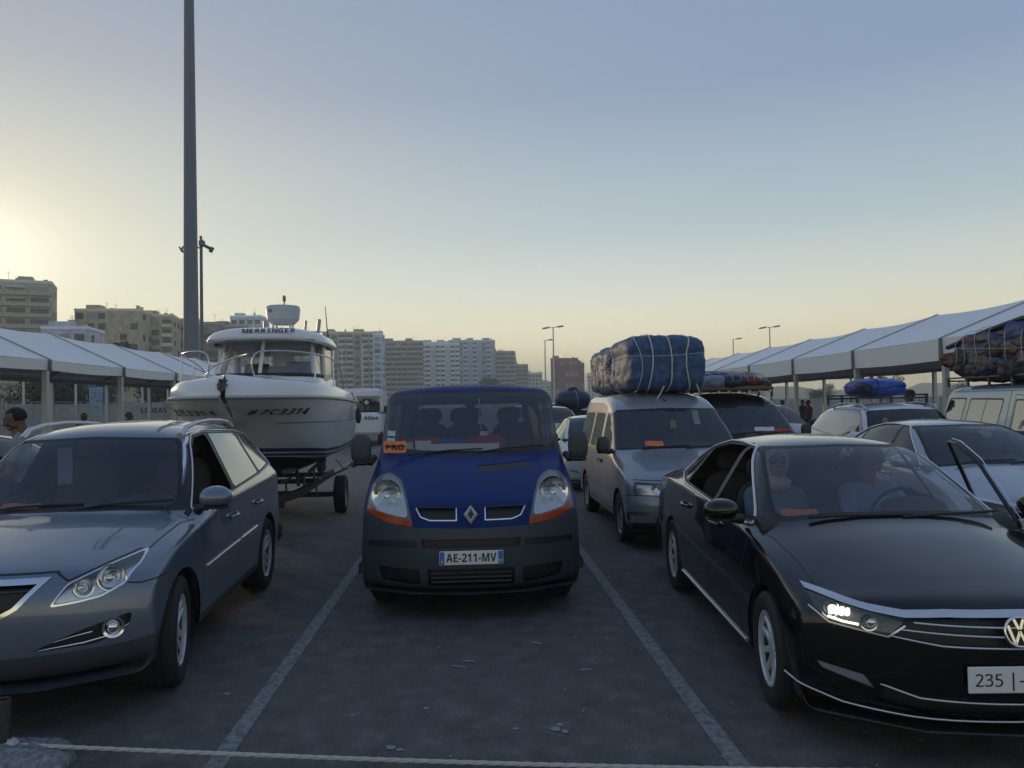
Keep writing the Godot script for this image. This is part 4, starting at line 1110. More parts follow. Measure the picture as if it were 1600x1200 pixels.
func trailer():
	var o := thing("boat_trailer", Vector3(-3.16, 0, -9.9), 2.8)
	tag(o, "dark galvanised two wheel road trailer under the white motor boat", "trailer")
	var m := mat(lin(.035, .037, .04), .55, .3)
	for s in [-1.0, 1.0]:
		var b := MB.new()
		b.bar(Vector3(s * .10, .46, .35), Vector3(s * .62, .48, -1.9), .07, .12)
		b.bar(Vector3(s * .62, .48, -1.9), Vector3(s * .66, .50, -5.3), .07, .12)
		obj("frame_rail", b, m, o)
		var c := MB.new()
		c.bar(Vector3(s * .55, .55, -2.2), Vector3(s * .52, .80, -2.2), .05, .05)
		c.bar(Vector3(s * .5, .84, -1.4), Vector3(s * .56, .84, -3.8), .10, .06)
		obj("bunk", c, mat(lin(.1, .09, .08), .9), o)
		wheel(o, Vector3(s * 1.08, .31, -3.15), .31, .19, "steel", 0.0, s)
		var f := MB.new()
		f.lathe([Vector2(.37, -.12), Vector2(.385, -.12), Vector2(.385, .12), Vector2(.37, .12)], Vector3(s * 1.08, .31, -3.15), Vector3(s, 0, 0), 24, PI, TAU)
		pass
	var a := MB.new()
	a.bar(Vector3(-1.05, .31, -3.15), Vector3(1.05, .31, -3.15), .08, .08)
	obj("axle", a, m, o)
	for z in [-.6, -1.9, -3.9, -5.2]:
		a = MB.new()
		a.bar(Vector3(-.64, .47, z), Vector3(.64, .47, z), .07, .08)
		obj("cross_beam", a, m, o)
	var t := MB.new()
	t.bar(Vector3(0, .46, .95), Vector3(0, .46, -.6), .10, .10)
	t.bbox(Vector3(0, .48, 1.0), Vector3(.12, .12, .25), .02)
	obj("drawbar", t, m, o)
	var j := MB.new()
	j.tube([Vector3(.22, .30, .35), Vector3(.22, .95, .35)], .035, 8)
	j.lathe([Vector2(0, -.04), Vector2(.10, -.04), Vector2(.10, .04), Vector2(0, .04)], Vector3(.22, .18, .35), Vector3.RIGHT, 16)
	j.bar(Vector3(.22, .95, .35), Vector3(.36, .95, .35), .03, .03)
	obj("jockey_wheel", j, M.dark_metal, o)
	var w := MB.new()
	w.bar(Vector3(0, .5, -.25), Vector3(0, 1.35, -.15), .09, .09)
	w.lathe([Vector2(0, -.08), Vector2(.08, -.08), Vector2(.08, .08), Vector2(0, .08)], Vector3(0, 1.05, -.05), Vector3.RIGHT, 12)
	w.bbox(Vector3(0, 1.5, -.2), Vector3(.16, .16, .1), .04)
	obj("winch_post", w, m, o)
	for q in [[.32, .62, -2.4, .20, .06], [.72, .80, -2.6, .22, .05], [.58, .68, -2.5, .16, .04], [.80, .88, -2.9, .18, .07], [-.2, .60, -2.4, .05, .12], [.82, .62, -2.2, .16, .05], [-.55, .72, -2.3, .2, .06]]:
		var b := MB.new()
		b.bbox(Vector3(q[0], q[1], q[2]), Vector3(q[3], q[4], .08), .015, Basis(Vector3.BACK, q[0]))
		b.tube([Vector3(q[0], q[1] - .2, q[2]), Vector3(q[0], q[1], q[2])], .018, 6)
		obj("keel_roller_bracket", b, mat(lin(.18, .18, .18), .4, .6), o)
	var l := MB.new()      # the swung-out lamp arm on the right
	l.bar(Vector3(.66, .52, -2.6), Vector3(1.28, .80, -2.35), .03, .03)
	l.bar(Vector3(1.28, .80, -2.35), Vector3(1.36, .90, -2.35), .025, .025)
	l.bar(Vector3(1.1, .95, -2.35), Vector3(1.22, .80, -2.35), .025, .025)
	l.blob(Vector3(1.38, .84, -2.35), Vector3(.05, .04, .04))
	l.blob(Vector3(.82, .60, -2.5), Vector3(.05, .035, .04))
	obj("lamp_arm", l, mat(lin(.2, .2, .2), .4, .5), o)
# ---------------------------------------------------------------- people: smooth-joined tapered capsules, meshed as surface nets
# bones: [a, b, ra, rb, colour index]
func field(p: Vector3, bones: Array, k: float) -> float:
	var acc := 0.0
	var best := 1e9
	for b in bones:
		var ab: Vector3 = b[5]
		var t := clampf((p - b[0]).dot(ab) * b[6], 0.0, 1.0)
		var d: float = (p - (b[0] + ab * t)).length() - lerpf(b[2], b[3], t)
		if d < best: best = d
		if d < k * 5.0: acc += exp(-d / k)
	return -k * log(acc) if acc > 1e-30 else best
func near_bone(p: Vector3, bones: Array) -> int:
	var best := 1e9
	var c := 0
	for b in bones:
		var t := clampf((p - b[0]).dot(b[5]) * b[6], 0.0, 1.0)
		var d: float = (p - (b[0] + b[5] * t)).length() - lerpf(b[2], b[3], t)
		if d < best:
			best = d
			c = b[4]
	return c
func net(mb: MB, raw: Array, k: float, h: float, cols: Array, ymin := -99.0):
	var bones := []
	var lo := Vector3(1e9, 1e9, 1e9)
	var hi := -lo
	for q in raw:
		var ab: Vector3 = q[1] - q[0]
		bones.append([q[0], q[1], q[2], q[3], q[4], ab, 1.0 / maxf(1e-9, ab.length_squared())])
		for e in [[q[0], q[2]], [q[1], q[3]]]:
			var r: float = e[1] + h * 2.0 + k
			lo = lo.min(e[0] - Vector3(r, r, r))
			hi = hi.max(e[0] + Vector3(r, r, r))
	var nx := int((hi.x - lo.x) / h) + 2
	var ny := int((hi.y - lo.y) / h) + 2
	var nz := int((hi.z - lo.z) / h) + 2
	# coarse blocks first: skip those far from the surface
	var F := PackedFloat32Array()
	F.resize(nx * ny * nz)
	F.fill(1.0)
	var bs := 4
	for bx in range(0, nx, bs):
		for by in range(0, ny, bs):
			for bz in range(0, nz, bs):
				var c := lo + Vector3(bx + 1.5, by + 1.5, bz + 1.5) * h
				var reach := h * bs * 1.0 + k * 2.0
				var sel := []
				for b in bones:
					var t := clampf((c - b[0]).dot(b[5]) * b[6], 0.0, 1.0)
					var d: float = (c - (b[0] + b[5] * t)).length() - lerpf(b[2], b[3], t)
					if d < reach + k * 3.0: sel.append(b)
				if sel.is_empty(): continue
				for x in range(bx, mini(bx + bs, nx)):
					for y in range(by, mini(by + bs, ny)):
						for z in range(bz, mini(bz + bs, nz)):
							F[(x * ny + y) * nz + z] = field(lo + Vector3(x, y, z) * h, sel, k)
	var V := {}
	var pos := PackedVector3Array()
	for x in nx - 1:
		for y in ny - 1:
			for z in nz - 1:
				var cnt := 0
				var sum := Vector3()
				var f := []
				for i in 8: f.append(F[((x + (i & 1)) * ny + y + ((i >> 1) & 1)) * nz + z + (i >> 2)])
				var neg := 0
				for i in 8:
					if f[i] < 0.0: neg += 1
				if neg == 0 or neg == 8: continue
				for e in [[0, 1], [2, 3], [4, 5], [6, 7], [0, 2], [1, 3], [4, 6], [5, 7], [0, 4], [1, 5], [2, 6], [3, 7]]:
					var a: float = f[e[0]]
					var b: float = f[e[1]]
					if (a < 0.0) == (b < 0.0): continue
					var t := a / (a - b)
					var pa := Vector3(e[0] & 1, (e[0] >> 1) & 1, e[0] >> 2)
					var pb := Vector3(e[1] & 1, (e[1] >> 1) & 1, e[1] >> 2)
					sum += pa.lerp(pb, t)
					cnt += 1
				V[(x * ny + y) * nz + z] = pos.size()
				pos.append(lo + (Vector3(x, y, z) + sum / cnt) * h)
	var nrm := PackedVector3Array()
	var cl := PackedColorArray()
	for p in pos:
		var e := h * .5
		nrm.append(Vector3(field(p + Vector3(e, 0, 0), bones, k) - field(p - Vector3(e, 0, 0), bones, k), field(p + Vector3(0, e, 0), bones, k) - field(p - Vector3(0, e, 0), bones, k), field(p + Vector3(0, 0, e), bones, k) - field(p - Vector3(0, 0, e), bones, k)).normalized())
		cl.append(cols[near_bone(p, bones)])
	mb.use_col = true
	for x in range(1, nx - 1):
		for y in range(1, ny - 1):
			for z in range(1, nz - 1):
				var c0 := F[(x * ny + y) * nz + z] < 0.0
				for ax in 3:
					var o := [1, 0, 0] if ax == 0 else ([0, 1, 0] if ax == 1 else [0, 0, 1])
					if (F[((x + o[0]) * ny + y + o[1]) * nz + z + o[2]] < 0.0) == c0: continue
					var u := [0, 1, 0] if ax == 0 else ([0, 0, 1] if ax == 1 else [1, 0, 0])
					var w := [0, 0, 1] if ax == 0 else ([1, 0, 0] if ax == 1 else [0, 1, 0])
					var q := []
					for s in [[0, 0], [1, 0], [1, 1], [0, 1]]: q.append(V.get(((x - u[0] * s[0] - w[0] * s[1]) * ny + y - u[1] * s[0] - w[1] * s[1]) * nz + z - u[2] * s[0] - w[2] * s[1], -1))
					if q.min() < 0: continue
					for t in [[0, 1, 2], [0, 2, 3]]:
						var a: int = q[t[0]]
						var b: int = q[t[1]]
						var d: int = q[t[2]]
						mb.col = cl[a]
						mb.tri(pos[a], pos[b], pos[d], nrm[a], nrm[b], nrm[d])
# head in its own axes: chin at y -.105, crown at .115, face towards +z
func head_bones(o: Vector3, bs: Basis) -> Array:
	var r := []
	for q in [[0, .035, -.012, 0, .035, -.012, .082, .082], [0, .028, .016, 0, .03, .02, .070, .070], [0, -.03, .026, 0, -.062, .046, .052, .036], [-.022, -.075, .052, .022, -.075, .052, .026, .026], [0, .018, .082, 0, -.020, .104, .012, .017], [-.017, -.022, .092, .017, -.022, .092, .010, .010],
			[-.04, .032, .070, .04, .032, .070, .018, .018], [-.045, -.015, .052, .045, -.015, .052, .028, .028], [-.017, -.050, .083, .017, -.050, .083, .008, .008], [-.015, -.060, .081, .015, -.060, .081, .009, .009],
			[-.080, .015, -.008, -.084, -.022, .0, .013, .010], [.080, .015, -.008, .084, -.022, .0, .013, .010], [0, -.03, -.03, 0, -.14, -.035, .058, .056], [-.05, -.045, .0, .05, -.045, .0, .038, .038]]:
		r.append([o + bs * Vector3(q[0], q[1], q[2]), o + bs * Vector3(q[3], q[4], q[5]), q[6], q[7], 0])
	return r
func face(o: Node3D, at: Vector3, bs: Basis, hair: Color, style: String):
	var e := MB.new()
	for s in [-1.0, 1.0]:
		e.blob(at + bs * Vector3(s * .033, .012, .081), Vector3(.013, .009, .009), 2.0, bs, 8, 10)
	obj("eyes", e, mat(lin(.03, .025, .02), .3), o)
	var b := MB.new()
	for s in [-1.0, 1.0]:
		b.tube([at + bs * Vector3(s * .016, .034, .091), at + bs * Vector3(s * .036, .040, .087), at + bs * Vector3(s * .056, .033, .072)], .005, 5)
	obj("eyebrows", b, mat(hair, .8), o)
	var h := MB.new()
	if style == "short" or style == "cap":
		h.blob(at + bs * Vector3(0, .036, -.024), Vector3(.0905, .092, .104), 2.1, bs, 22, 30, func(p, d):
			var lift := 0.0
			if d.z > .05 and d.y < .55: lift = minf(.10, (d.z - .05) * .30 * (1.0 - smoothstep(.40, .55, d.y)) + .0)
			if d.y < -.45: p = p * lerpf(1.0, .72, clampf((-.45 - d.y) * 2.0, 0.0, 1.0))
			return Vector3(p.x, p.y, p.z - lift) + d * .004 * sin(d.x * 40.0) * cos(d.z * 37.0))
		obj("hair", h, mat(hair, .85), o)
	if style == "cap":
		var c := MB.new()
		c.blob(at + bs * Vector3(0, .062, -.012), Vector3(.098, .082, .112), 2.2, bs, 14, 22, func(p, d): return Vector3(p.x, maxf(p.y, -.012), p.z))
		var br := PackedVector2Array()
		for k in 13:
			var a := PI * k / 12.0
			br.append(Vector2(cos(a) * .078, sin(a) * .10))
		c.prism(br, .010, Transform3D(bs * Basis(Vector3.RIGHT, PI / 2 - .08 + PI) * Basis(Vector3.RIGHT, PI), at + bs * Vector3(0, .056, .080)))
		obj("cap", c, mat(lin(.02, .02, .024), .8), o)
	if style == "scarf":
		var c := MB.new()
		c.blob(at + bs * Vector3(0, .012, -.008), Vector3(.103, .130, .116), 2.1, bs, 30, 40, func(p, d):
			var ex: float = d.x / .60
			var ey: float = (d.y + .14) / .62
			if d.z > .2: return p * Vector3(1, 1, lerpf(1.0, .35, 1.0 - smoothstep(.80, 1.0, ex * ex + ey * ey)))
			return p + d * .006 * sin(d.y * 18.0 + d.x * 9.0))
		c.blob(at + bs * Vector3(0, -.165, -.035), Vector3(.12, .07, .105), 2.2, bs, 12, 20, func(p, d): return p + d * .008 * sin(d.y * 16.0 + d.x * 11.0))
		obj("headscarf", c, mat(lin(.42, .41, .40), .85), o)
		var g := MB.new()
		for s in [-1.0, 1.0]: g.blob(at + bs * Vector3(s * .035, .012, .094), Vector3(.029, .023, .006), 2.6, bs * Basis(Vector3.UP, s * .2), 10, 14)
		g.tube([at + bs * Vector3(-.01, .018, .102), at + bs * Vector3(.01, .018, .102)], .003, 5)
		for s in [-1.0, 1.0]: g.tube([at + bs * Vector3(s * .062, .018, .09), at + bs * Vector3(s * .088, .012, .0)], .003, 5)
		obj("sunglasses", g, mat(lin(.008, .006, .006), .1), o)
func hand_bones(w: Vector3, f: Vector3, pn: Vector3, c: int, side: float) -> Array:     # wrist, finger direction, palm normal
	f = f.normalized()
	var x := f.cross(pn).normalized() * side
	var r := [[w, w + f * .04, .026, .028, c], [w + f * .03 - x * .02, w + f * .085 - x * .03, .020, .014, c], [w + f * .03 + x * .02, w + f * .085 + x * .03, .020, .014, c], [w + f * .04, w + f * .09, .020, .015, c]]
	for k in 4:
		var o: Vector3 = w + f * .088 + x * (-.030 + .020 * k)
		var l: float = [.064, .075, .070, .055][k]
		var m := o + f * l * .55 + pn * .010
		r.append([o, m, .0095, .009, c])
		r.append([m, m + f * l * .34 + pn * l * .36, .009, .0075, c])
	var t := w + f * .03 - x * .028
	r.append([t, t - x * .026 + f * .030 + pn * .012, .013, .011, c])
	r.append([t - x * .026 + f * .030 + pn * .012, t - x * .026 + f * .058 + pn * .022, .011, .009, c])
	return r
# a standing person; build -> root with body, face parts. arms: two [elbow, wrist] offsets from the shoulder
func standing(label: String, at: Vector3, turn: float, height: float, cols: Array, hair: Color, style: String, headturn: Basis, arms: Array, lean := 0.0, grp := "") -> Node3D:
	var o := thing("person", at, turn)
	tag(o, label, "person", grp)
	var s := height / 1.78
	var b := []
	var hip := Vector3(0, .93, 0)
	var neck := Vector3(0, 1.47, .02 + lean)
	b.append([hip + Vector3(-.07, -.02, 0), hip + Vector3(.07, -.02, 0), .135, .135, 2])
	b.append([hip + Vector3(0, .08, 0), hip + Vector3(0, .26, lean * .5), .125, .125, 1])
	b.append([Vector3(-.08, 1.26, lean * .7), Vector3(.08, 1.26, lean * .7), .118, .118, 1])
	b.append([Vector3(-.15, 1.41, lean), Vector3(.15, 1.41, lean), .068, .068, 1])
	for q in [-1.0, 1.0]: b.append([Vector3(q * .04, 1.49, lean), Vector3(q * .13, 1.435, lean), .05, .05, 1])
	b.append([neck + Vector3(0, .035, 0), neck + Vector3(0, .09, .01), .056, .053, 0])
	for q in [-1.0, 1.0]:
		var hp := hip + Vector3(q * .095, -.04, 0)
		var kn := Vector3(q * .11, .50, .025)
		var an := Vector3(q * .12, .09, -.02)
		b.append([hp, kn, .095, .066, 2]); b.append([kn, an, .066, .045, 2])
		b.append([an + Vector3(0, -.04, -.01), an + Vector3(q * .02, -.05, .15), .043, .034, 3])
		var a: Array = arms[0] if q < 0 else arms[1]
		var sh := Vector3(q * .19, 1.40, lean)
		b.append([sh, sh + a[0] * .45, .062, .05, 1])
		b.append([sh + a[0] * .45, sh + a[0], .046, .04, 0 if cols.size() < 5 else 1])
		b.append([sh + a[0], sh + a[1], .042, .029, 0])
	for k in b: 
		k[0] = k[0] * s; k[1] = k[1] * s; k[2] *= s; k[3] *= s
	var mb := MB.new()
	net(mb, b, .013, .020, cols)
	for q in [-1.0, 1.0]:
		var a: Array = arms[0] if q < 0 else arms[1]
		var sh := Vector3(q * .19, 1.40, lean)
		var f: Vector3 = (a[1] - a[0]).normalized()
		net(mb, hand_bones((sh + a[1]) * s, f, Vector3(-q, 0, 0) if absf(f.x) < .8 else Vector3(0, 0, 1), 0, q), .003, .007, cols)
	var hp2 := (neck + Vector3(0, .20, .035)) * s
	net(mb, head_bones(hp2, headturn), .0042, .0075, cols)
	obj("body", mb, M.vcol, o)
	face(o, hp2, headturn, hair, style)
	return o
func seated(label: String, at: Vector3, turn: float, cols: Array, hair: Color, style: String, headturn: Basis, hands: Array) -> Node3D:
	var o := thing("person", at, turn)      # origin: seat surface under the hips
	tag(o, label, "person")
	var b := []
	var ch := Vector3(0, .36, -.10)
	b.append([Vector3(-.07, .10, 0), Vector3(.07, .10, 0), .125, .125, 2])
	b.append([Vector3(0, .16, -.02), ch, .13, .135, 1])
	b.append([ch + Vector3(-.08, .02, 0), ch + Vector3(.08, .02, 0), .112, .112, 1])
	b.append([Vector3(-.14, .52, -.13), Vector3(.14, .52, -.13), .066, .066, 1])
	b.append([Vector3(0, .61, -.12), Vector3(0, .68, -.11), .054, .052, 0])
	for q in [-1.0, 1.0]:
		b.append([Vector3(q * .09, .09, .02), Vector3(q * .13, .14, .44), .09, .062, 2])
		b.append([Vector3(q * .13, .14, .44), Vector3(q * .13, -.20, .55), .06, .045, 2])
		b.append([Vector3(q * .13, -.22, .54), Vector3(q * .14, -.22, .68), .042, .034, 3])
		var h: Vector3 = hands[0] if q < 0 else hands[1]
		var sh := Vector3(q * .18, .50, -.12)
		var el := (sh + h) * .5 + Vector3(q * .07, -.12, -.05)
		b.append([sh, el, .058, .046, 1]); b.append([el, h, .042, .028, 0 if q < 0 else 1])
	var mb := MB.new()
	net(mb, b, .013, .020, cols)
	for q in [-1.0, 1.0]:
		var h: Vector3 = hands[0] if q < 0 else hands[1]
		net(mb, hand_bones(h, Vector3(-q * .4, .25, 1).normalized(), Vector3(-q, -.3, 0).normalized(), 0, q), .003, .007, cols)
	var hp := Vector3(0, .765, -.085)
	net(mb, head_bones(hp, headturn), .0042, .0075, cols)
	obj("body", mb, M.vcol, o)
	face(o, hp, headturn, hair, style)
	return o
func people():
	M.vcol = mat(Color.WHITE, .75)
	M.vcol.vertex_color_use_as_albedo = true
	var skin := Color(.23, .13, .085)
	var dark := Color(.012, .011, .011)
	var down := [Vector3(-.04, -.28, .02), Vector3(-.03, -.52, .10)]
	var dn2 := [Vector3(.04, -.28, .02), Vector3(.03, -.52, .10)]
	standing("man with short dark hair and pale shirt looking down at far left", Vector3(-4.74, 0, -8.4), -72, 1.80, [skin * .62, Color(.22, .24, .26), Color(.04, .045, .06), Color(.03, .03, .03)], lin(.012, .010, .009), "short", Basis(Vector3.UP, -.05) * Basis(Vector3.RIGHT, .28), [[Vector3(-.05, -.27, .06), Vector3(.02, -.40, .26)], [Vector3(.05, -.27, .06), Vector3(-.02, -.40, .26)]], .04)
	standing("man in a dark cap and black T-shirt standing side-on by the white estate car", Vector3(9.05, 0, -15.4), -95, 1.90, [Color(.16, .09, .06), Color(.014, .014, .017), Color(.03, .035, .05), Color(.02, .02, .02)], lin(.01, .01, .01), "cap", Basis(Vector3.UP, 0.0) * Basis(Vector3.RIGHT, .08), [[Vector3(-.07, -.27, .06), Vector3(-.04, -.44, .22)], dn2])
	# small figures farther off
	var cold := [Color(.10, .06, .045), Color(.035, .037, .045), Color(.03, .03, .04), Color(.02, .02, .02)]
	var a := standing("dark figure with broad shoulders beneath the left tent, above the dark grey car's roof", Vector3(-11.6, 0, -23.6), 20, 1.70, cold, lin(.01, .01, .01), "short", Basis(), [down, dn2], 0.0, "people in the distance")
	for q in [[Vector3(-9.7, 0, -22.2), 60, "head just showing above the dark grey car's roof, next to the boat's bow"], [Vector3(17.0, 0, -41.5), 70, "dark figure seen left of a right tent post, beyond the loaded dark van"], [Vector3(16.2, 0, -37.0), -30, "figure between two right tent posts, just left of the white car's windows"]]:
		var c := copy(a, q[0], q[1])
		c.set_meta("label", q[2])
	standing("person in a dark red top under the right tent, left of the white car", Vector3(15.0, 0, -33.6), -80, 1.68, [Color(.12, .07, .05), Color(.07, .012, .014), Color(.03, .03, .04), Color(.02, .02, .02)], lin(.01, .01, .01), "short", Basis(), [down, dn2], 0.0, "people in the distance")
	standing("person half hidden behind the pale van, right of the cap man", Vector3(9.9, 0, -16.6), 30, 1.66, [Color(.12, .07, .05), Color(.02, .02, .025), Color(.03, .03, .04), Color(.02, .02, .02)], lin(.01, .01, .01), "short", Basis(), [down, dn2], 0.0, "people in the distance")
	# in the black saloon: local places turned with the car
	var car := Transform3D(Basis(Vector3.UP, deg_to_rad(-3.7)), Vector3(2.58, 0, -4.36))
	seated("woman with a pale headscarf and sunglasses in the black car's passenger seat", car * Vector3(-.37, .53, -1.30), -3.7, [Color(.30, .18, .13), Color(.10, .14, .20), Color(.04, .045, .06), Color(.02, .02, .02)], lin(.02, .015, .01), "scarf", Basis(Vector3.UP, -.1), [Vector3(-.10, .22, .26), Vector3(.10, .22, .26)])
	seated("driver in a light blue shirt behind the black car's windscreen", car * Vector3(.34, .55, -1.28), -3.7, [Color(.20, .115, .075), Color(.19, .25, .42), Color(.03, .03, .04), Color(.02, .02, .02)], lin(.012, .010, .009), "short", Basis(Vector3.UP, .55), [Vector3(-.14, .36, .38), Vector3(.16, .40, .38)])
# ---------------------------------------------------------------- bundles on the roofs
# a soft bundle: a superellipsoid with folds; returns a function of direction -> surface point, for the ropes
func bundle_fn(at: Vector3, r: Vector3, e: float, seed_: int, rough: float, pinch: Array) -> Callable:
	var f := FastNoiseLite.new()
	f.seed = seed_; f.frequency = 1.0; f.fractal_octaves = 4
	return func(d: Vector3) -> Vector3:
		var k := pow(pow(absf(d.x), e) + pow(absf(d.y), e) + pow(absf(d.z), e), -1.0 / e)
		var p := d * k * r
		var q := p * 2.2
		var w := f.get_noise_3d(q.x, q.y, q.z) * 1.0 + (1.0 - absf(f.get_noise_3d(q.x * 2.6 + 9.0, q.y * 1.2, q.z * 2.6)) * 2.0) * .35
		var fine := 1.0 - absf(f.get_noise_3d(q.x * 6.0, q.y * 3.0 + 31.0, q.z * 6.0)) * 2.0
		var s := 1.0
		for c in pinch:      # tight where a rope goes round: [axis, position]
			var dd: float = p[c[0]] - c[1]
			s -= .030 * exp(-dd * dd / .003)
		return at + p * s + d * (w * rough + fine * rough * .30)
func bundle(o: Node3D, called: String, fn: Callable, m: Material, nu := 56, nv := 84):
	var P := []
	for i in nu + 1:
		var th := PI * i / nu
		var row := PackedVector3Array()
		for j in nv: row.append(fn.call(Vector3(sin(th) * cos(TAU * j / nv), cos(th), sin(th) * sin(TAU * j / nv))))
		P.append(row)
	var b := MB.new()
	var N := MB.normals(P, true, false, false)
	b.surf(P, true, N[nu / 2][0].x < 0.0)
	return obj(called, b, m, o)
func rope_round(o: Node3D, fn: Callable, ax: int, v: float, tilt: float, m: Material, r := .011, a0 := 0.0, a1 := TAU):
	var pts := []
	for k in 49:
		var a := a0 + (a1 - a0) * k / 48.0
		var d := Vector3(v + tilt * cos(a * 2.0 + v * 7.0), sin(a), cos(a)) if ax == 0 else (Vector3(cos(a), v + tilt * sin(a * 2.0), sin(a)) if ax == 1 else Vector3(cos(a), sin(a), v + tilt * cos(a * 2.0)))
		d = d.normalized()
		pts.append((fn.call(d) as Vector3) + d * (r * .8 + .006))
	var b := MB.new()
	b.tube(pts, r, 6, absf(a1 - a0 - TAU) < .01)
	obj("rope", b, m, o)
func rack(o: Node3D, x0: float, x1: float, y: float, z0: float, z1: float, bars: int, m: Material):
	var b := MB.new()
	for k in bars: b.bar(Vector3(x0, y, lerpf(z0, z1, float(k) / (bars - 1))), Vector3(x1, y, lerpf(z0, z1, float(k) / (bars - 1))), .04, .03)
	for x in [x0, x1]:
		b.bar(Vector3(x, y + .05, z0), Vector3(x, y + .05, z1), .03, .03)
		for k in bars: b.bar(Vector3(x * .97, y - .12, lerpf(z0, z1, float(k) / (bars - 1))), Vector3(x * .97, y + .04, lerpf(z0, z1, float(k) / (bars - 1))), .03, .05, Vector3.BACK)
	obj("roof_rack", b, m, o)
func tarp(c: Color, rough := .45, n := 9) -> StandardMaterial3D:
	var m := mat(Color.WHITE, rough)
	tri_map(m, noise_tex(n, .03, [[0.0, Color(c.r * .72, c.g * .72, c.b * .74)], [.5, c], [1.0, Color(minf(1, c.r * 1.3), minf(1, c.g * 1.3), minf(1, c.b * 1.25))]], 256), .9)
	return m
func luggage():
	var rope := mat(lin(.52, .50, .44), .9)
	var thin := mat(lin(.38, .42, .46), .8)
	M.blue_tarp = tarp(Color(.20, .315, .46), .6)
	# the huge blue bundle on the silver grey van
	var o := thing("tarp_bundle", Vector3(2.80, 1.93, -12.45))
	tag(o, "huge rope-tied blue tarpaulin bundle on the silver grey van's roof", "bundle")
	var f1 := bundle_fn(Vector3(.03, .40, .70), Vector3(.585, .395, .84), 6.0, 5, .05, [[0, -.28], [0, .02], [0, .30], [1, .12]])
	var f2 := bundle_fn(Vector3(-.03, .37, -.72), Vector3(.595, .375, 1.08), 5.5, 8, .05, [])
	bundle(o, "front_sack", f1, M.blue_tarp, 70, 110)
	bundle(o, "rear_sack", f2, tarp(Color(.22, .32, .44), .55, 12), 70, 110)
	for q in [[-.36, .03], [.02, .05], [.42, .02]]: rope_round(o, f1, 0, q[0], q[1], rope, .012)
	rope_round(o, f1, 0, -.62, .04, thin, .008)
	rope_round(o, f1, 1, .22, .03, thin, .006)
	rope_round(o, f1, 2, -.3, .05, thin, .008)
	for q in [-.5, -.2, .1, .4, .7]: rope_round(o, f2, 2, q, .08, thin, .007)
	for q in [-.25, .1, .4]: rope_round(o, f2, 1, q, .08, thin, .006)
	var tie := MB.new()
	tie.tube([Vector3(-.05, .06, 1.56), Vector3(-.12, -.06, 1.58), Vector3(-.16, -.13, 1.55)], .01, 6)
	tie.tube([Vector3(.42, .08, 1.56), Vector3(.46, -.04, 1.57), Vector3(.40, -.1, 1.52)], .01, 6)
	obj("rope_end", tie, rope, o)
	# silver sedan, white car, dark van, pale van and the cars behind
	more_vehicles(rope, thin)
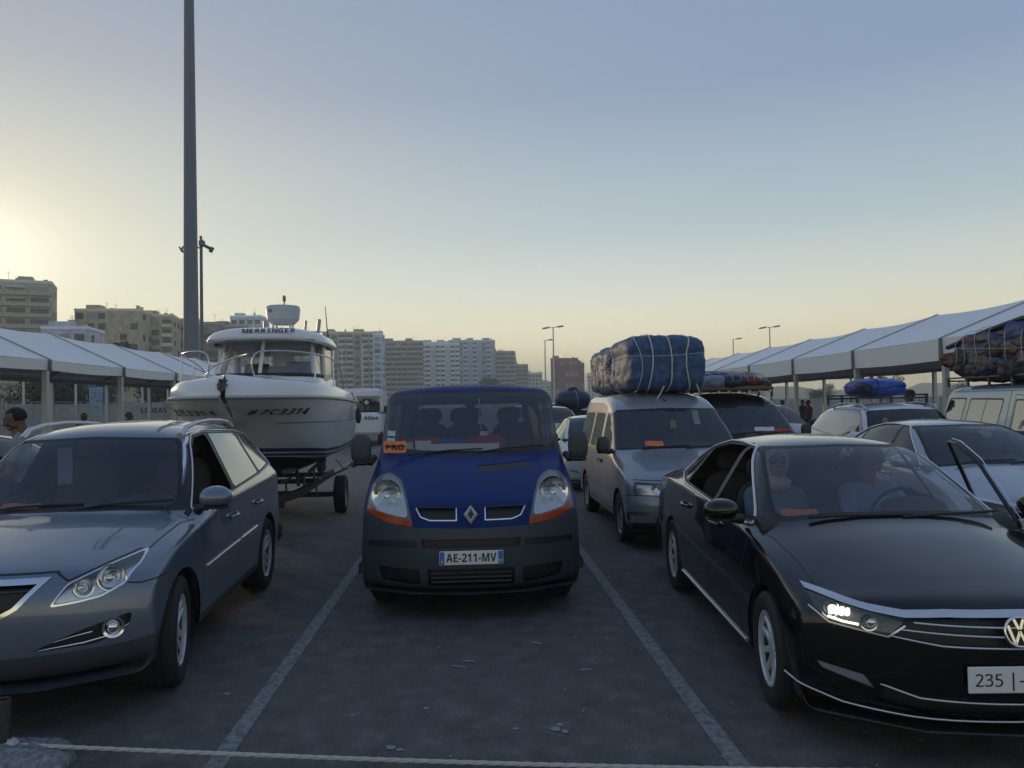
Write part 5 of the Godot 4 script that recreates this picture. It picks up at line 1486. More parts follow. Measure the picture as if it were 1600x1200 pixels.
func more_vehicles(rope: Material, thin: Material):
	var silver := mat(lin(.34, .36, .41), .33, .5, .9)
	var s := thing("parked_car", Vector3(5.72, 0, -7.75), -6.0)
	tag(s, "silver saloon car parked beyond the black saloon, nose partly hidden by it", "car")
	var Ts := build_body(s, sedan_rows(), sedan_cuts(false), sedan_mats(silver), {"R": .325, "arch": .372, "wb": -2.79, "wm": .915, "tr": .80, "tw": .22, "style": "twin", "step": .10})
	sedan_fittings(s, silver, false)
	moulding(s, "window_moulding", Ts, SEDAN_RING, .012, M.silver, [-1.0])
	wipers_pair(s, -.315, 1.035, .8, 1.0)
	var rv := MB.new()
	rv.bbox(Vector3(0.0, 1.33, -1.06), Vector3(.22, .06, .03), .012)
	obj("rear_view_mirror", rv, M.black, s)
	# white estate-like car with a rack
	var wp := mat(lin(.62, .63, .63), .28, 0.0, .9)
	var w := thing("parked_car", Vector3(7.05, 0, -11.5), -6.0)
	tag(w, "white tall estate car carrying a small bright blue bag on its roof rack", "car")
	var wm := {"body": wp, "windscreen": M.glass, "side_window": M.tinted, "window_frame": M.black, "screen_frame": M.black, "headlight": M.lens, "headlight_backing": M.reflector, "headlight_rim": M.chrome, "grille_surround": M.chrome, "lower_bumper": M.plastic, "fog_recess": M.black, "wheel_well": M.black, "interior_lining": mat(lin(.05, .05, .052), .9), "chrome_trim": M.black}
	build_body(w, suv_rows(), suv_cuts(false, false), wm, {"R": .335, "arch": .395, "wb": -2.604, "wm": .905, "tr": .785, "tw": .215, "style": "five", "step": .10})
	suv_fittings(w, wp, false)
	rack(w, -.60, .60, 1.76, -1.35, -2.75, 3, M.dark_metal)
	for q in [[-.30, 1.37], [.30, 1.36]]:
		var b := MB.new()
		b.blob(Vector3(q[0], q[1], -.93), Vector3(.05, .06, .012), 2.5)
		obj("windscreen_sticker", b, mat(lin(.45, .46, .25), .6), w)
	var bt := Transform3D(Basis(Vector3.UP, deg_to_rad(-6)), Vector3(7.05, 0, -11.5))
	var g := thing("roof_bag", bt * Vector3(.0, 1.79, -2.0), -6)
	tag(g, "bright blue tied bag on the white estate car's roof rack", "bag")
	var fb := bundle_fn(Vector3(-.02, .15, 0), Vector3(.43, .15, .50), 3.4, 21, .035, [[0, -.22]])
	bundle(g, "bag", fb, tarp(Color(.13, .30, .66), .4, 15), 40, 60)
	var fb2 := bundle_fn(Vector3(-.34, .14, .1), Vector3(.12, .13, .40), 3.0, 24, .03, [])
	bundle(g, "side_bag", fb2, tarp(Color(.10, .14, .24), .5, 16), 24, 36)
	rope_round(g, fb, 1, .0, .15, M.black, .008)
	rope_round(g, fb, 0, -.3, .05, M.black, .008)
	# dark van with the netted load
	var dp := mat(lin(.012, .009, .011), .3, 0.0, .9)
	var d := thing("parked_van", Vector3(5.05, 0, -13.3))
	tag(d, "dark van with a flat netted load on a lit roof rack, behind the silver saloon", "van")
	var vm := mpv_mats(dp)
	build_body(d, mpv_rows(), mpv_cuts(), vm, {"R": .315, "arch": .375, "wb": -2.824, "wm": .905, "tr": .79, "tw": .195, "style": "steel", "step": .10})
	mpv_fittings(d, false)
	wipers_pair(d, -.22, 1.15, .8, 1.0)
	rack(d, -.72, .72, 1.95, -1.2, -3.2, 4, M.dark_metal)
	var lp := MB.new()
	for k in 6: lp.blob(Vector3(-.35 + .2 * k, 1.935, -1.16), Vector3(.035, .025, .03))
	obj("rack_reflectors", lp, M.white_paper, d)
	var n := thing("netted_luggage", Vector3(5.05, 1.98, -15.4))
	tag(n, "flat heap of dark, blue and red bags netted on the dark van's rack", "luggage")
	var bags := [[-.42, .12, .75, .26, .13, .3, Color(.42, .46, .52)], [-.05, .13, .72, .30, .14, .35, Color(.10, .13, .22)], [.30, .13, .70, .22, .12, .3, Color(.42, .10, .12)], [-.25, .20, .1, .40, .16, .5, Color(.13, .18, .36)], [.28, .18, .1, .36, .14, .5, Color(.16, .17, .24)], [-.10, .22, -.5, .5, .17, .5, Color(.08, .09, .13)], [.55, .08, .6, .16, .10, .4, Color(.06, .06, .08)], [-.62, .10, .3, .14, .11, .5, Color(.07, .08, .11)]]
	for k in bags.size():
		var q: Array = bags[k]
		var fn := bundle_fn(Vector3(q[0], q[1], q[2]), Vector3(q[3], q[4], q[5]), 2.8, 60 + k, .03, [])
		bundle(n, "bag", fn, tarp(q[6], .4, 30 + k), 22, 32)
	var fnn := bundle_fn(Vector3(0, .10, .05), Vector3(.74, .24, 1.12), 2.8, 77, .02, [])
	for k in 9: rope_round(n, fnn, 0, -.8 + .2 * k, .03, thin, .005, .2, PI - .2)
	for k in 7: rope_round(n, fnn, 2, -.6 + .2 * k, .03, thin, .005, .2, PI - .2)
	var wb := MB.new()
	wb.bbox(Vector3(0, .02, 1.0), Vector3(1.3, .07, .04), .01)
	obj("wooden_board", wb, mat(lin(.16, .12, .07), .8), n)
	# pale blue grey van on the right with a towering load
	var pp := mat(lin(.22, .30, .39), .34, .3, .8)
	var v := thing("parked_van", Vector3(9.70, 0, -10.72), -5.0)
	tag(v, "pale blue grey van at the right edge under a towering load of bags", "van")
	var c := []
	c.append(cut("windscreen", "f", smooth_poly(poly([-.02, 1.325, .45, 1.335, .80, 1.365, .852, 1.44, .835, 1.86, .80, 1.895, -.02, 1.907]), .05), {"c": true, "z0": -1.3, "y0": 1.2}))
	var wv := [poly([-.52, 1.18, -.98, 1.66, -1.5, 1.68, -1.5, 1.16]), poly([-1.95, 1.14, -1.88, 1.69, -2.86, 1.70, -2.94, 1.14]), poly([-3.10, 1.16, -3.04, 1.71, -3.62, 1.71, -3.74, 1.18])]
	for k in 3:
		if k == 1:
			for q in line_poly([-2.44, 1.1, -2.36, 1.75], .022): c.append(cut("window_frame", "s", q, {"nm": .3, "c": true}))
		c.append(cut("side_window", "s", smooth_poly(wv[k], .05), {"nm": .3, "id": k}))
		for q in Geometry2D.offset_polygon(wv[k], .03, Geometry2D.JOIN_ROUND): c.append(cut("window_frame", "s", q, {"nm": .3, "c": true}))
	for q in line_poly([-3.8, 1.86, -1.0, 1.86], .02): c.append(cut("gutter", "s", q, {"nm": .1, "c": true, "off": .01}))
	for q in line_poly([-1.70, .3, -1.68, 1.86], .02): c.append(cut("shut_line", "s", q, {"c": true, "nm": .2}))
	for q in line_poly([-.45, .4, -.45, 1.1, -1.0, 1.75, -1.55, 1.78, -1.58, .35], .014): c.append(cut("shut_line", "s", q, {"c": true, "nm": .2}))
	c.append(cut("bumper", "f", poly([-.02, .0, 1.2, 0, 1.2, .75, -.02, .75]), {"z0": .33, "c": true, "nm": -2.0}))
	var vr := van_rows()
	for q in vr:
		if q[0] < -.5: q[2] -= .085
	build_body(v, vr, c, {"body": pp, "windscreen": M.glass, "side_window": M.tinted, "window_frame": M.black, "bumper": M.plastic, "wheel_well": M.black, "interior_lining": mat(lin(.03, .03, .03), .9), "gutter": pp}, {"R": .33, "arch": .40, "wb": -3.1, "wm": .95, "tr": .80, "tw": .205, "style": "steel", "step": .10})
	cabin(v, -.3, 1.24, .62, .84, [[-1.25, [-.48, -.1, .44], .22], [-2.2, [-.5, 0.0, .5], .24]], M.grey_seat, 1.0, .32)
	for s2 in [-1.0, 1.0]: mirror_shell(v, Vector3(s2 * 1.055, 1.345, -.44), Vector3(.085, .145, .06), s2, Vector3(s2 * .94, 1.27, -.52), M.plastic, 3.2)
	rack(v, -.80, .80, 2.06, -1.0, -3.7, 5, M.dark_metal)
	var t := thing("roof_load", Vector3(9.90, 2.08, -12.85), -5.0)
	t.scale = Vector3(1, .82, .95)
	tag(t, "towering heap of dark plastic-wrapped bags and rolls on the pale van at right", "luggage")
	var rg := RandomNumberGenerator.new()
	rg.seed = 4
	var shades := [Color(.08, .11, .18), Color(.10, .16, .28), Color(.12, .19, .38), Color(.07, .08, .11), Color(.14, .18, .23), Color(.34, .11, .14), Color(.16, .28, .55), Color(.09, .12, .17)]
	var tm := []
	for k in 8: tm.append(tarp(shades[k] * .85, .6, 40 + k))
	for k in 46:
		var z := rg.randf_range(-1.42, 1.6)
		var y := rg.randf_range(.16, .92)
		var side := -1.0 if rg.randf() < .75 else 1.0
		var x := side * rg.randf_range(.52, .66) * (1.0 - .25 * maxf(0.0, y - .55))
		var big := rg.randf()
		var fn := bundle_fn(Vector3(x, y, z), Vector3(rg.randf_range(.20, .30), lerpf(.11, .22, big), lerpf(.16, .40, rg.randf())), rg.randf_range(2.6, 4.2), 100 + k, .09, [])
		var ci: int = rg.randi() % 8
		if y > .5 and y < .8 and rg.randf() < .5: ci = 5
		if y < .45 and rg.randf() < .4: ci = [6, 2, 1][rg.randi() % 3]
		bundle(t, "bag", fn, tm[ci], 22, 34)
	for k in 14:
		var fn := bundle_fn(Vector3(-.6 + .09 * k, rg.randf_range(.2, .85), 1.52), Vector3(rg.randf_range(.14, .26), rg.randf_range(.12, .24), .2), 2.6, 160 + k, .08, [])
		bundle(t, "bag", fn, tm[rg.randi() % 8], 20, 30)
	var core := bundle_fn(Vector3(0, .46, .0), Vector3(.84, .50, 1.66), 4.4, 90, .09, [])
	bundle(t, "inner_load", core, tarp(Color(.10, .15, .24), .5, 52), 60, 90)
	var cover := bundle_fn(Vector3(0, .88, .05), Vector3(.80, .17, 1.68), 3.2, 93, .07, [])
	bundle(t, "cover_sheet", cover, tarp(Color(.13, .14, .17), .45, 53), 44, 80)
	for k in 12:
		var b := MB.new()
		var x := -.75 + .13 * k
		b.tube([Vector3(x, .78 + .05 * sin(k * 2.1), -1.7), Vector3(x + .02, 1.02 + .04 * sin(k * 1.3), -.4), Vector3(x + .05, 1.14 + .04 * cos(k), .7), Vector3(x + .05, 1.12, 1.55)], .055 + .012 * sin(k * 3.0), 9)
		obj("roll", b, tm[[0, 3, 4, 7][k % 4]], t)
	var fw := bundle_fn(Vector3(0, .52, 0), Vector3(.99, .66, 1.78), 3.0, 91, .03, [])
	for k in 7: rope_round(t, fw, 2, -.75 + .24 * k, .16, thin, .006, -.3, PI + .3)
	rope_round(t, fw, 1, .15, .12, thin, .005)
	background_cars(thin)
func background_cars(thin: Material):
	var small := {"R": .325, "arch": .372, "wb": -2.79, "wm": .915, "tr": .80, "tw": .22, "style": "five", "step": .16}
	var whitep := mat(lin(.6, .61, .62), .3, 0, .8)
	var darkp := mat(lin(.02, .021, .024), .3, .2, .9)
	var a := thing("parked_car", Vector3(2.72, 0, -15.9))
	tag(a, "small pale car with dark lower front between the blue van and the silver grey van", "car")
	var am := sedan_mats(whitep)
	build_body(a, sedan_rows(), sedan_cuts(false), am, small.duplicate())
	sedan_fittings(a, darkp, false)
	var lb := MB.new()
	for s in [-1.0, 1.0]:
		lb.lathe([Vector2(.0, 0), Vector2(.08, .02), Vector2(.10, .05)], Vector3(s * .66, .70, .60), Vector3(s * .3, 0, 1), 16)
	obj("lamp_bowl", lb, M.reflector, a)
	var b := copy(a, Vector3(2.55, 0, -23.2))
	tag(b, "grey car in the gap right of the blue van, behind the small pale car", "car")
	var gp := mat(lin(.22, .235, .25), .3, .5, .8)
	b.get_node("body").material_override = gp
	b.scale = Vector3(1, 1.13, 1)
	var e := copy(a, Vector3(2.3, 0, -31.0))
	tag(e, "farther car with a pale roof rack in the gap right of the blue van", "car")
	e.get_node("body").material_override = darkp
	e.scale = Vector3(1, 1.15, 1)
	var rk := MB.new()
	for z in [-1.4, -2.3]: rk.bar(Vector3(-.7, 1.56, z), Vector3(.7, 1.56, z), .05, .04)
	for x in [-.6, .6]: rk.bar(Vector3(x, 1.56, -1.3), Vector3(x, 1.56, -2.4), .04, .04)
	obj("roof_rack", rk, M.white_paper, e)
	var f := copy(a, Vector3(4.6, 0, -33.0))
	tag(f, "car carrying a rounded navy bundle, left of the silver grey van", "car")
	f.get_node("body").material_override = gp
	var nb := thing("roof_bundle", Vector3(4.55, 1.50, -34.8))
	tag(nb, "rounded navy blue bundle on a far car, left of the silver grey van", "bundle")
	bundle(nb, "sack", bundle_fn(Vector3(0, .40, 0), Vector3(.78, .42, .9), 2.6, 31, .05, []), tarp(Color(.10, .14, .28), .5, 33), 30, 44)
	bundle(nb, "top_bag", bundle_fn(Vector3(0.0, .86, .1), Vector3(.22, .12, .25), 2.4, 32, .03, []), tarp(Color(.06, .06, .07), .5, 34), 16, 24)
	rope_round(nb, bundle_fn(Vector3(0, .40, 0), Vector3(.78, .42, .9), 2.6, 31, .05, []), 0, .1, .05, thin, .012)
	var h := copy(a, Vector3(8.35, 0, -20.2), -4)
	tag(h, "dark car seen between the loaded dark van and the white estate car", "car")
	h.get_node("body").material_override = mat(lin(.03, .035, .045), .3, .3, .9)
	h.scale = Vector3(1, 1.10, 1)
	var r := copy(a, Vector3(5.6, 0, -44.0))
	tag(r, "far red car just showing left of the navy bundle", "car")
	r.get_node("body").material_override = mat(lin(.35, .03, .03), .3, 0, .8)
	r.scale = Vector3(1, 1.2, 1)
	var rt := copy(a, Vector3(4.4, 0, -40.5))
	tag(rt, "far blue grey car with a bulging roof cover, right of the van's roof corner", "car")
	rt.get_node("body").material_override = gp
	rt.scale = Vector3(1, 1.2, 1)
	# open car at the far left
	var l := copy(a, Vector3(-5.55, 0, -6.6), 3.0)
	tag(l, "dark car at the far left edge, mostly hidden by the dark grey car", "car")
	l.get_node("body").material_override = darkp
	l.scale = Vector3(1, 1.06, 1)
	# white coach-built vans with lettering, right of the boat
	var q := thing("camper_van", Vector3(-5.3, 0, -38.0), 4.0)
	tag(q, "white camper van with a white cross on a dark square, beyond the boat", "camper van")
	var bb := MB.new()
	bb.bbox(Vector3(0, 1.45, 0), Vector3(2.0, 2.1, 4.6), .12)
	obj("body", bb, M.white_paint, q)
	bb = MB.new()
	bb.bbox(Vector3(0, .95, 2.7), Vector3(1.9, 1.1, 1.0), .2)
	bb.bbox(Vector3(0, 2.35, 2.3), Vector3(1.95, .5, .9), .15)
	obj("cab", bb, M.white_paint, q)
	bb = MB.new()
	bb.bbox(Vector3(0, 1.75, 2.55), Vector3(1.75, .55, .5), .1)
	obj("windscreen", bb, M.dark_glass, q)
	bb = MB.new()
	bb.bbox(Vector3(.30, 1.95, 3.0), Vector3(.34, .34, .02), .005)
	obj("mark_panel", bb, M.ink, q)
	bb = MB.new()
	bb.box(Vector3(.30, 1.95, 3.015), Vector3(.22, .06, .01))
	bb.box(Vector3(.30, 1.95, 3.017), Vector3(.06, .22, .01))
	obj("cross_mark", bb, M.white_paper, q)
	letter(q, "Allien", .17, Vector3(.52, 1.25, 3.21), M.ink, true, false, 1.0, "lettering")
	for s in [-1.0, 1.0]:
		wheel(q, Vector3(s * .88, .33, 2.6), .33, .2, "steel", 0.0, s)
		wheel(q, Vector3(s * .88, .33, -1.2), .33, .2, "steel", 0.0, s)
		mirror_shell(q, Vector3(s * 1.15, 1.6, 2.6), Vector3(.1, .18, .08), s, Vector3(s * .9, 1.5, 2.5), M.black, 3.2)
# ---------------------------------------------------------------- road markings, litter, rope, papers
func small_things():
	var lm := mat(Color.WHITE, .75)
	tri_map(lm, noise_tex(17, .035, [[0.0, Color(.32, .32, .32)], [.28, Color(.40, .405, .40)], [.45, Color(.475, .485, .475)], [.7, Color(.52, .53, .52)], [1.0, Color(.57, .58, .565)]], 1024, 6), 2.6)
	for x in [-1.303, 1.262, 3.85, 6.4, 9.0, -3.9, -6.5]:
		var b := MB.new()
		b.quad(Vector3(x - .050, .004, -1.0), Vector3(x + .050, .004, -1.0), Vector3(x + .050, .004, -80), Vector3(x - .050, .004, -80), Vector3.UP)
		tag(obj("lane_line", b, lm), "worn white painted lane line", "", "", "structure")
	# flattened gum, paint drips and scraps on the asphalt: too many and too small to tell apart
	var rg := RandomNumberGenerator.new()
	rg.seed = 12
	var g := MB.new()
	var spot := func(x: float, z: float, rx: float, rz: float, turn: float):
		var ring := []
		var n := 11
		for k in n:
			var a := TAU * k / n
			var q := Vector2(cos(a) * rx, sin(a) * rz) * rg.randf_range(.65, 1.15)
			q = q.rotated(turn)
			ring.append(Vector3(x + q.x, .0045, z + q.y))
		for k in n: g.flat(Vector3(x, .0065, z), ring[k], ring[(k + 1) % n], Vector3.UP)
	for q in [[-.12, -5.25, .07, .018, .5], [-.05, -5.35, .06, .016, .4], [-.45, -4.05, .030, .028, 0], [-.40, -4.02, .022, .02, 0], [.42, -4.20, .035, .030, 0], [.47, -4.16, .026, .022, 1], [.45, -4.25, .02, .02, 0], [.2, -4.22, .022, .016, 0], [.16, -3.75, .03, .02, 0], [-.3, -4.55, .02, .02, 0], [.45, -5.7, .045, .02, .6], [.72, -5.1, .04, .02, 0], [-1.55, -4.9, .03, .02, 0]]:
		spot.call(q[0], q[1], q[2], q[3], q[4])
	for k in 170:
		var z := -2.6 - pow(rg.randf(), 1.5) * 11.0
		var x := rg.randf_range(-3.2, 3.4)
		spot.call(x, z, rg.randf_range(.006, .026), rg.randf_range(.004, .014), rg.randf() * TAU)
	var sp := obj("asphalt_spots", g, mat(lin(.26, .27, .275), .8))
	tag(sp, "pale flattened spots and drips scattered over the asphalt", "", "", "stuff")
	var dk := MB.new()
	g = dk
	for k in 60:
		var z := -2.6 - pow(rg.randf(), 1.4) * 9.0
		spot.call(rg.randf_range(-2.6, 2.8), z, rg.randf_range(.03, .16), rg.randf_range(.02, .06), rg.randf_range(-.4, .4))
	tag(obj("oil_stains", dk, mat(lin(.018, .019, .021), .6)), "dark oil stains on the asphalt", "", "", "stuff")
	var cr := MB.new()
	for k in 5:
		var p := Vector3(rg.randf_range(-2.2, 2.4), .0042, rg.randf_range(-7.0, -3.2))
		var a := rg.randf() * TAU
		for i in rg.randi_range(10, 26):
			a += rg.randf_range(-.7, .7)
			var q := p + Vector3(cos(a), 0, sin(a)) * rg.randf_range(.02, .06)
			var w := Vector3(-sin(a), 0, cos(a)) * rg.randf_range(.0008, .0022)
			cr.quad(p - w, p + w, q + w, q - w, Vector3.UP)
			p = q
	tag(obj("asphalt_cracks", cr, mat(lin(.015, .015, .016), .8)), "fine dark cracks in the asphalt", "", "", "stuff")
	# iron bollard, its stone, the rope
	var bo := thing("iron_bollard", Vector3(-2.42, 0, -4.09))
	tag(bo, "short rusty iron pipe bollard at the lower left corner", "bollard")
	var b := MB.new()
	b.lathe([Vector2(.040, 0), Vector2(.040, .305), Vector2(.034, .31), Vector2(.030, .305), Vector2(.030, .2)], Vector3(), Vector3.UP, 20)
	var im := mat(Color.WHITE, .6, .4)
	tri_map(im, noise_tex(44, .05, [[0.0, Color(.20, .19, .19)], [.5, Color(.28, .26, .25)], [1.0, Color(.45, .36, .30)]], 256), .3)
	obj("pipe", b, im, bo)
	var st := thing("concrete_footing", Vector3(-2.28, 0, -4.05))
	tag(st, "rough broken concrete footing beside the iron bollard", "footing")
	var cm := mat(Color.WHITE, .9)
	tri_map(cm, noise_tex(46, .04, [[0.0, Color(.30, .31, .33)], [.5, Color(.47, .48, .49)], [1.0, Color(.66, .66, .64)]], 256), .4)
	bundle(st, "lump", bundle_fn(Vector3(0, .0, 0), Vector3(.20, .085, .17), 2.6, 70, .03, []), cm, 30, 44)
	bundle(st, "lump", bundle_fn(Vector3(.12, .0, .04), Vector3(.12, .06, .12), 2.4, 72, .03, []), cm, 22, 32)
	var rm := mat(Color.WHITE, .85)
	tri_map(rm, noise_tex(48, .15, [[0.0, Color(.55, .55, .55)], [1.0, Color(.86, .86, .84)]], 128), .05)
	var ro := thing("rope", Vector3(-2.42, 0, -4.09))
	tag(ro, "white braided rope stretched across the bottom of the picture from the bollard", "rope")
	var pts := []
	var end := Vector3(6.6, .04, .78)
	for k in 61:
		var u := k / 60.0
		pts.append(Vector3(.07, .085, .02).lerp(end, u) + Vector3(0, -.05 * sin(PI * u), 0))
	for s in 3:       # three strands laid round each other
		var tw := []
		for i in 700:
			var u := i / 699.0
			var a := u * 190.0 + TAU * s / 3
			var p := Vector3(.07, .085, .02).lerp(end, u) + Vector3(0, -.05 * sin(PI * u), 0)
			tw.append(p + Vector3(-.12 * cos(a), sin(a), cos(a)) * .0052)
		b = MB.new()
		b.tube(tw, .0062, 5)
		obj("strand", b, rm, ro)
	for k in 3:
		var lp := []
		for i in 30:
			var a := TAU * i / 30
			lp.append(Vector3(cos(a) * .053, .03 + .026 * k + .008 * sin(a + k), sin(a) * .053))
		b = MB.new()
		b.tube(lp, .010, 7, true)
		obj("rope_loop", b, rm, ro)
	b = MB.new()
	b.blob(Vector3(.062, .085, .03), Vector3(.036, .032, .03), 2.0, Basis(), 12, 16, func(p, d): return p + d * .006 * sin(d.y * 14.0 + d.x * 9.0))
	b.tube([Vector3(.06, .08, .04), Vector3(.10, .055, .06), Vector3(.16, .05, .05), Vector3(.2, .055, .02)], .009, 6)
	obj("knot", b, rm, ro)
	dashboards()
func sheet(called: String, label: String, at: Vector3, w: float, h: float, turn: float, tilt: float, m: Material, cat := "paper") -> Node3D:
	var o := thing(called, at, turn)
	tag(o, label, cat)
	var P := []
	for i in 5:
		var row := PackedVector3Array()
		for k in 7: row.append(Basis(Vector3.RIGHT, deg_to_rad(tilt)) * Vector3((k / 6.0 - .5) * w, (i / 4.0 - .5) * h, .006 * sin(k * 1.1) + .004 * sin(i * 2.0)))
		P.append(row)
	var b := MB.new()
	b.surf(P, false, MB.normals(P, false, false, false)[2][3].z < 0)
	obj("sheet", b, m, o)
	return o
func dashboards():
	# blue van: papers, bags and cloths on the dashboard, card on the glass, hanging ornament
	sheet("paper_strip", "long white paper strip on the blue van's dashboard", Vector3(-.09, 1.335, -7.70), .70, .10, 2, -25, M.white_paper)
	sheet("paper", "small white paper left of the long strip on the blue van's dashboard", Vector3(-.50, 1.36, -7.74), .16, .12, 10, -25, M.white_paper)
	sheet("paper", "crumpled white paper at the left end of the blue van's dashboard", Vector3(-.68, 1.35, -7.76), .16, .11, 16, -30, M.white_paper)
	for q in [["red_bag", "red cloth bag on the left of the blue van's dashboard", Vector3(-.50, 1.36, -7.95), Vector3(.20, .075, .12), Color(.55, .06, .07), 81], ["blue_bag", "bright blue bag in the middle of the blue van's dashboard", Vector3(-.20, 1.35, -7.93), Vector3(.16, .075, .12), Color(.06, .22, .55), 82], ["red_bag", "red and white bag right of the blue bag on the blue van's dashboard", Vector3(.13, 1.36, -7.95), Vector3(.20, .085, .12), Color(.58, .06, .08), 83]]:
		var o := thing(q[0], q[2])
		tag(o, q[1], "bag")
		bundle(o, "cloth", bundle_fn(Vector3(), q[3], 2.5, q[5], .02, []), tarp(q[4], .6, q[5]), 24, 36)
	var c := sheet("orange_card", "orange card with dark lettering inside the blue van's windscreen, lower left corner", Vector3(-.76, 1.372, -7.505), .215, .135, 8, -36, M.orange_paper, "card")
	letter(c, "FRO", .062, Vector3(0, -.004, .010), M.ink, true, false, 1.15, "lettering", Basis(Vector3.RIGHT, deg_to_rad(-36)))
	var sb := MB.new()
	sb.box(Vector3(.005, 0, .012), Vector3(.19, .009, .002))
	put("strike_line", sb.mesh(), M.ink, c, Vector3(), Basis(Vector3.RIGHT, deg_to_rad(-36)))
	for q in [[Vector3(-.80, 1.50, -7.60), "pale square sticker inside the blue van's windscreen, upper of two at left"], [Vector3(-.80, 1.43, -7.555), "pale square sticker just above the orange card in the blue van's windscreen"]]:
		sheet("sticker", q[1], q[0], .075, .06, 8, -36, mat(lin(.38, .50, .50), .6), "sticker")
	var h := thing("hanging_ornament", Vector3(.07, 1.62, -7.98))
	tag(h, "small pale ornament hanging in the middle of the blue van's windscreen", "ornament")
	var b := MB.new()
	b.tube([Vector3(0, .22, 0), Vector3(0, 0, 0)], .004, 5)
	b.lathe([Vector2(.0, .07), Vector2(.022, -.05), Vector2(0, -.06)], Vector3(), Vector3.UP, 10)
	obj("pendant", b, mat(lin(.25, .42, .40), .6), h)
	b = MB.new()
	b.bbox(Vector3(.04, -.16, 0), Vector3(.08, .06, .01), .004)
	b.tube([Vector3(0, -.05, 0), Vector3(.03, -.14, 0)], .003, 4)
	obj("tag", b, M.white_paper, h)
	# the other windscreens
	var car := Transform3D(Basis(Vector3.UP, deg_to_rad(-3.7)), Vector3(2.58, 0, -4.36))
	sheet("orange_card", "orange card lying at the lower left of the black saloon's windscreen", car * Vector3(-.50, 1.025, -.52), .24, .10, -3.7, -68, M.orange_paper, "card")
	var tg := Transform3D(Basis(Vector3.UP, deg_to_rad(3)), Vector3(-2.79, 0, -5.07))
	sheet("orange_card", "orange card on the dashboard of the dark grey car at left", tg * Vector3(-.42, 1.085, -.62), .26, .12, 3, -65, M.orange_paper, "card")
	sheet("blue_shirt", "pale blue cloth hanging inside the dark grey car", tg * Vector3(-.30, 1.35, -1.05), .10, .28, 20, 0, mat(lin(.25, .35, .55), .8), "cloth")
	sheet("orange_card", "orange card at the lower left of the silver grey van's windscreen", Vector3(2.38, 1.215, -10.02), .24, .085, 0, -45, M.orange_paper, "card")
	sheet("sticker", "tall pale sticker at the upper right of the silver grey van's windscreen", Vector3(3.12, 1.54, -10.62), .09, .24, 0, -35, mat(lin(.5, .52, .42), .7), "sticker")
	sheet("hanging_card", "yellow green card hanging in the silver grey van's windscreen", Vector3(2.78, 1.45, -10.56), .08, .12, 0, 0, mat(lin(.35, .40, .05), .7), "card")
	sheet("paper", "white and red papers on the dark van's dashboard", Vector3(5.25, 1.24, -13.62), .36, .08, 0, -35, M.white_paper)
	sheet("red_card", "red card at the right of the dark van's dashboard", Vector3(5.60, 1.22, -13.62), .24, .06, 0, -35, mat(lin(.5, .05, .04), .7), "card")
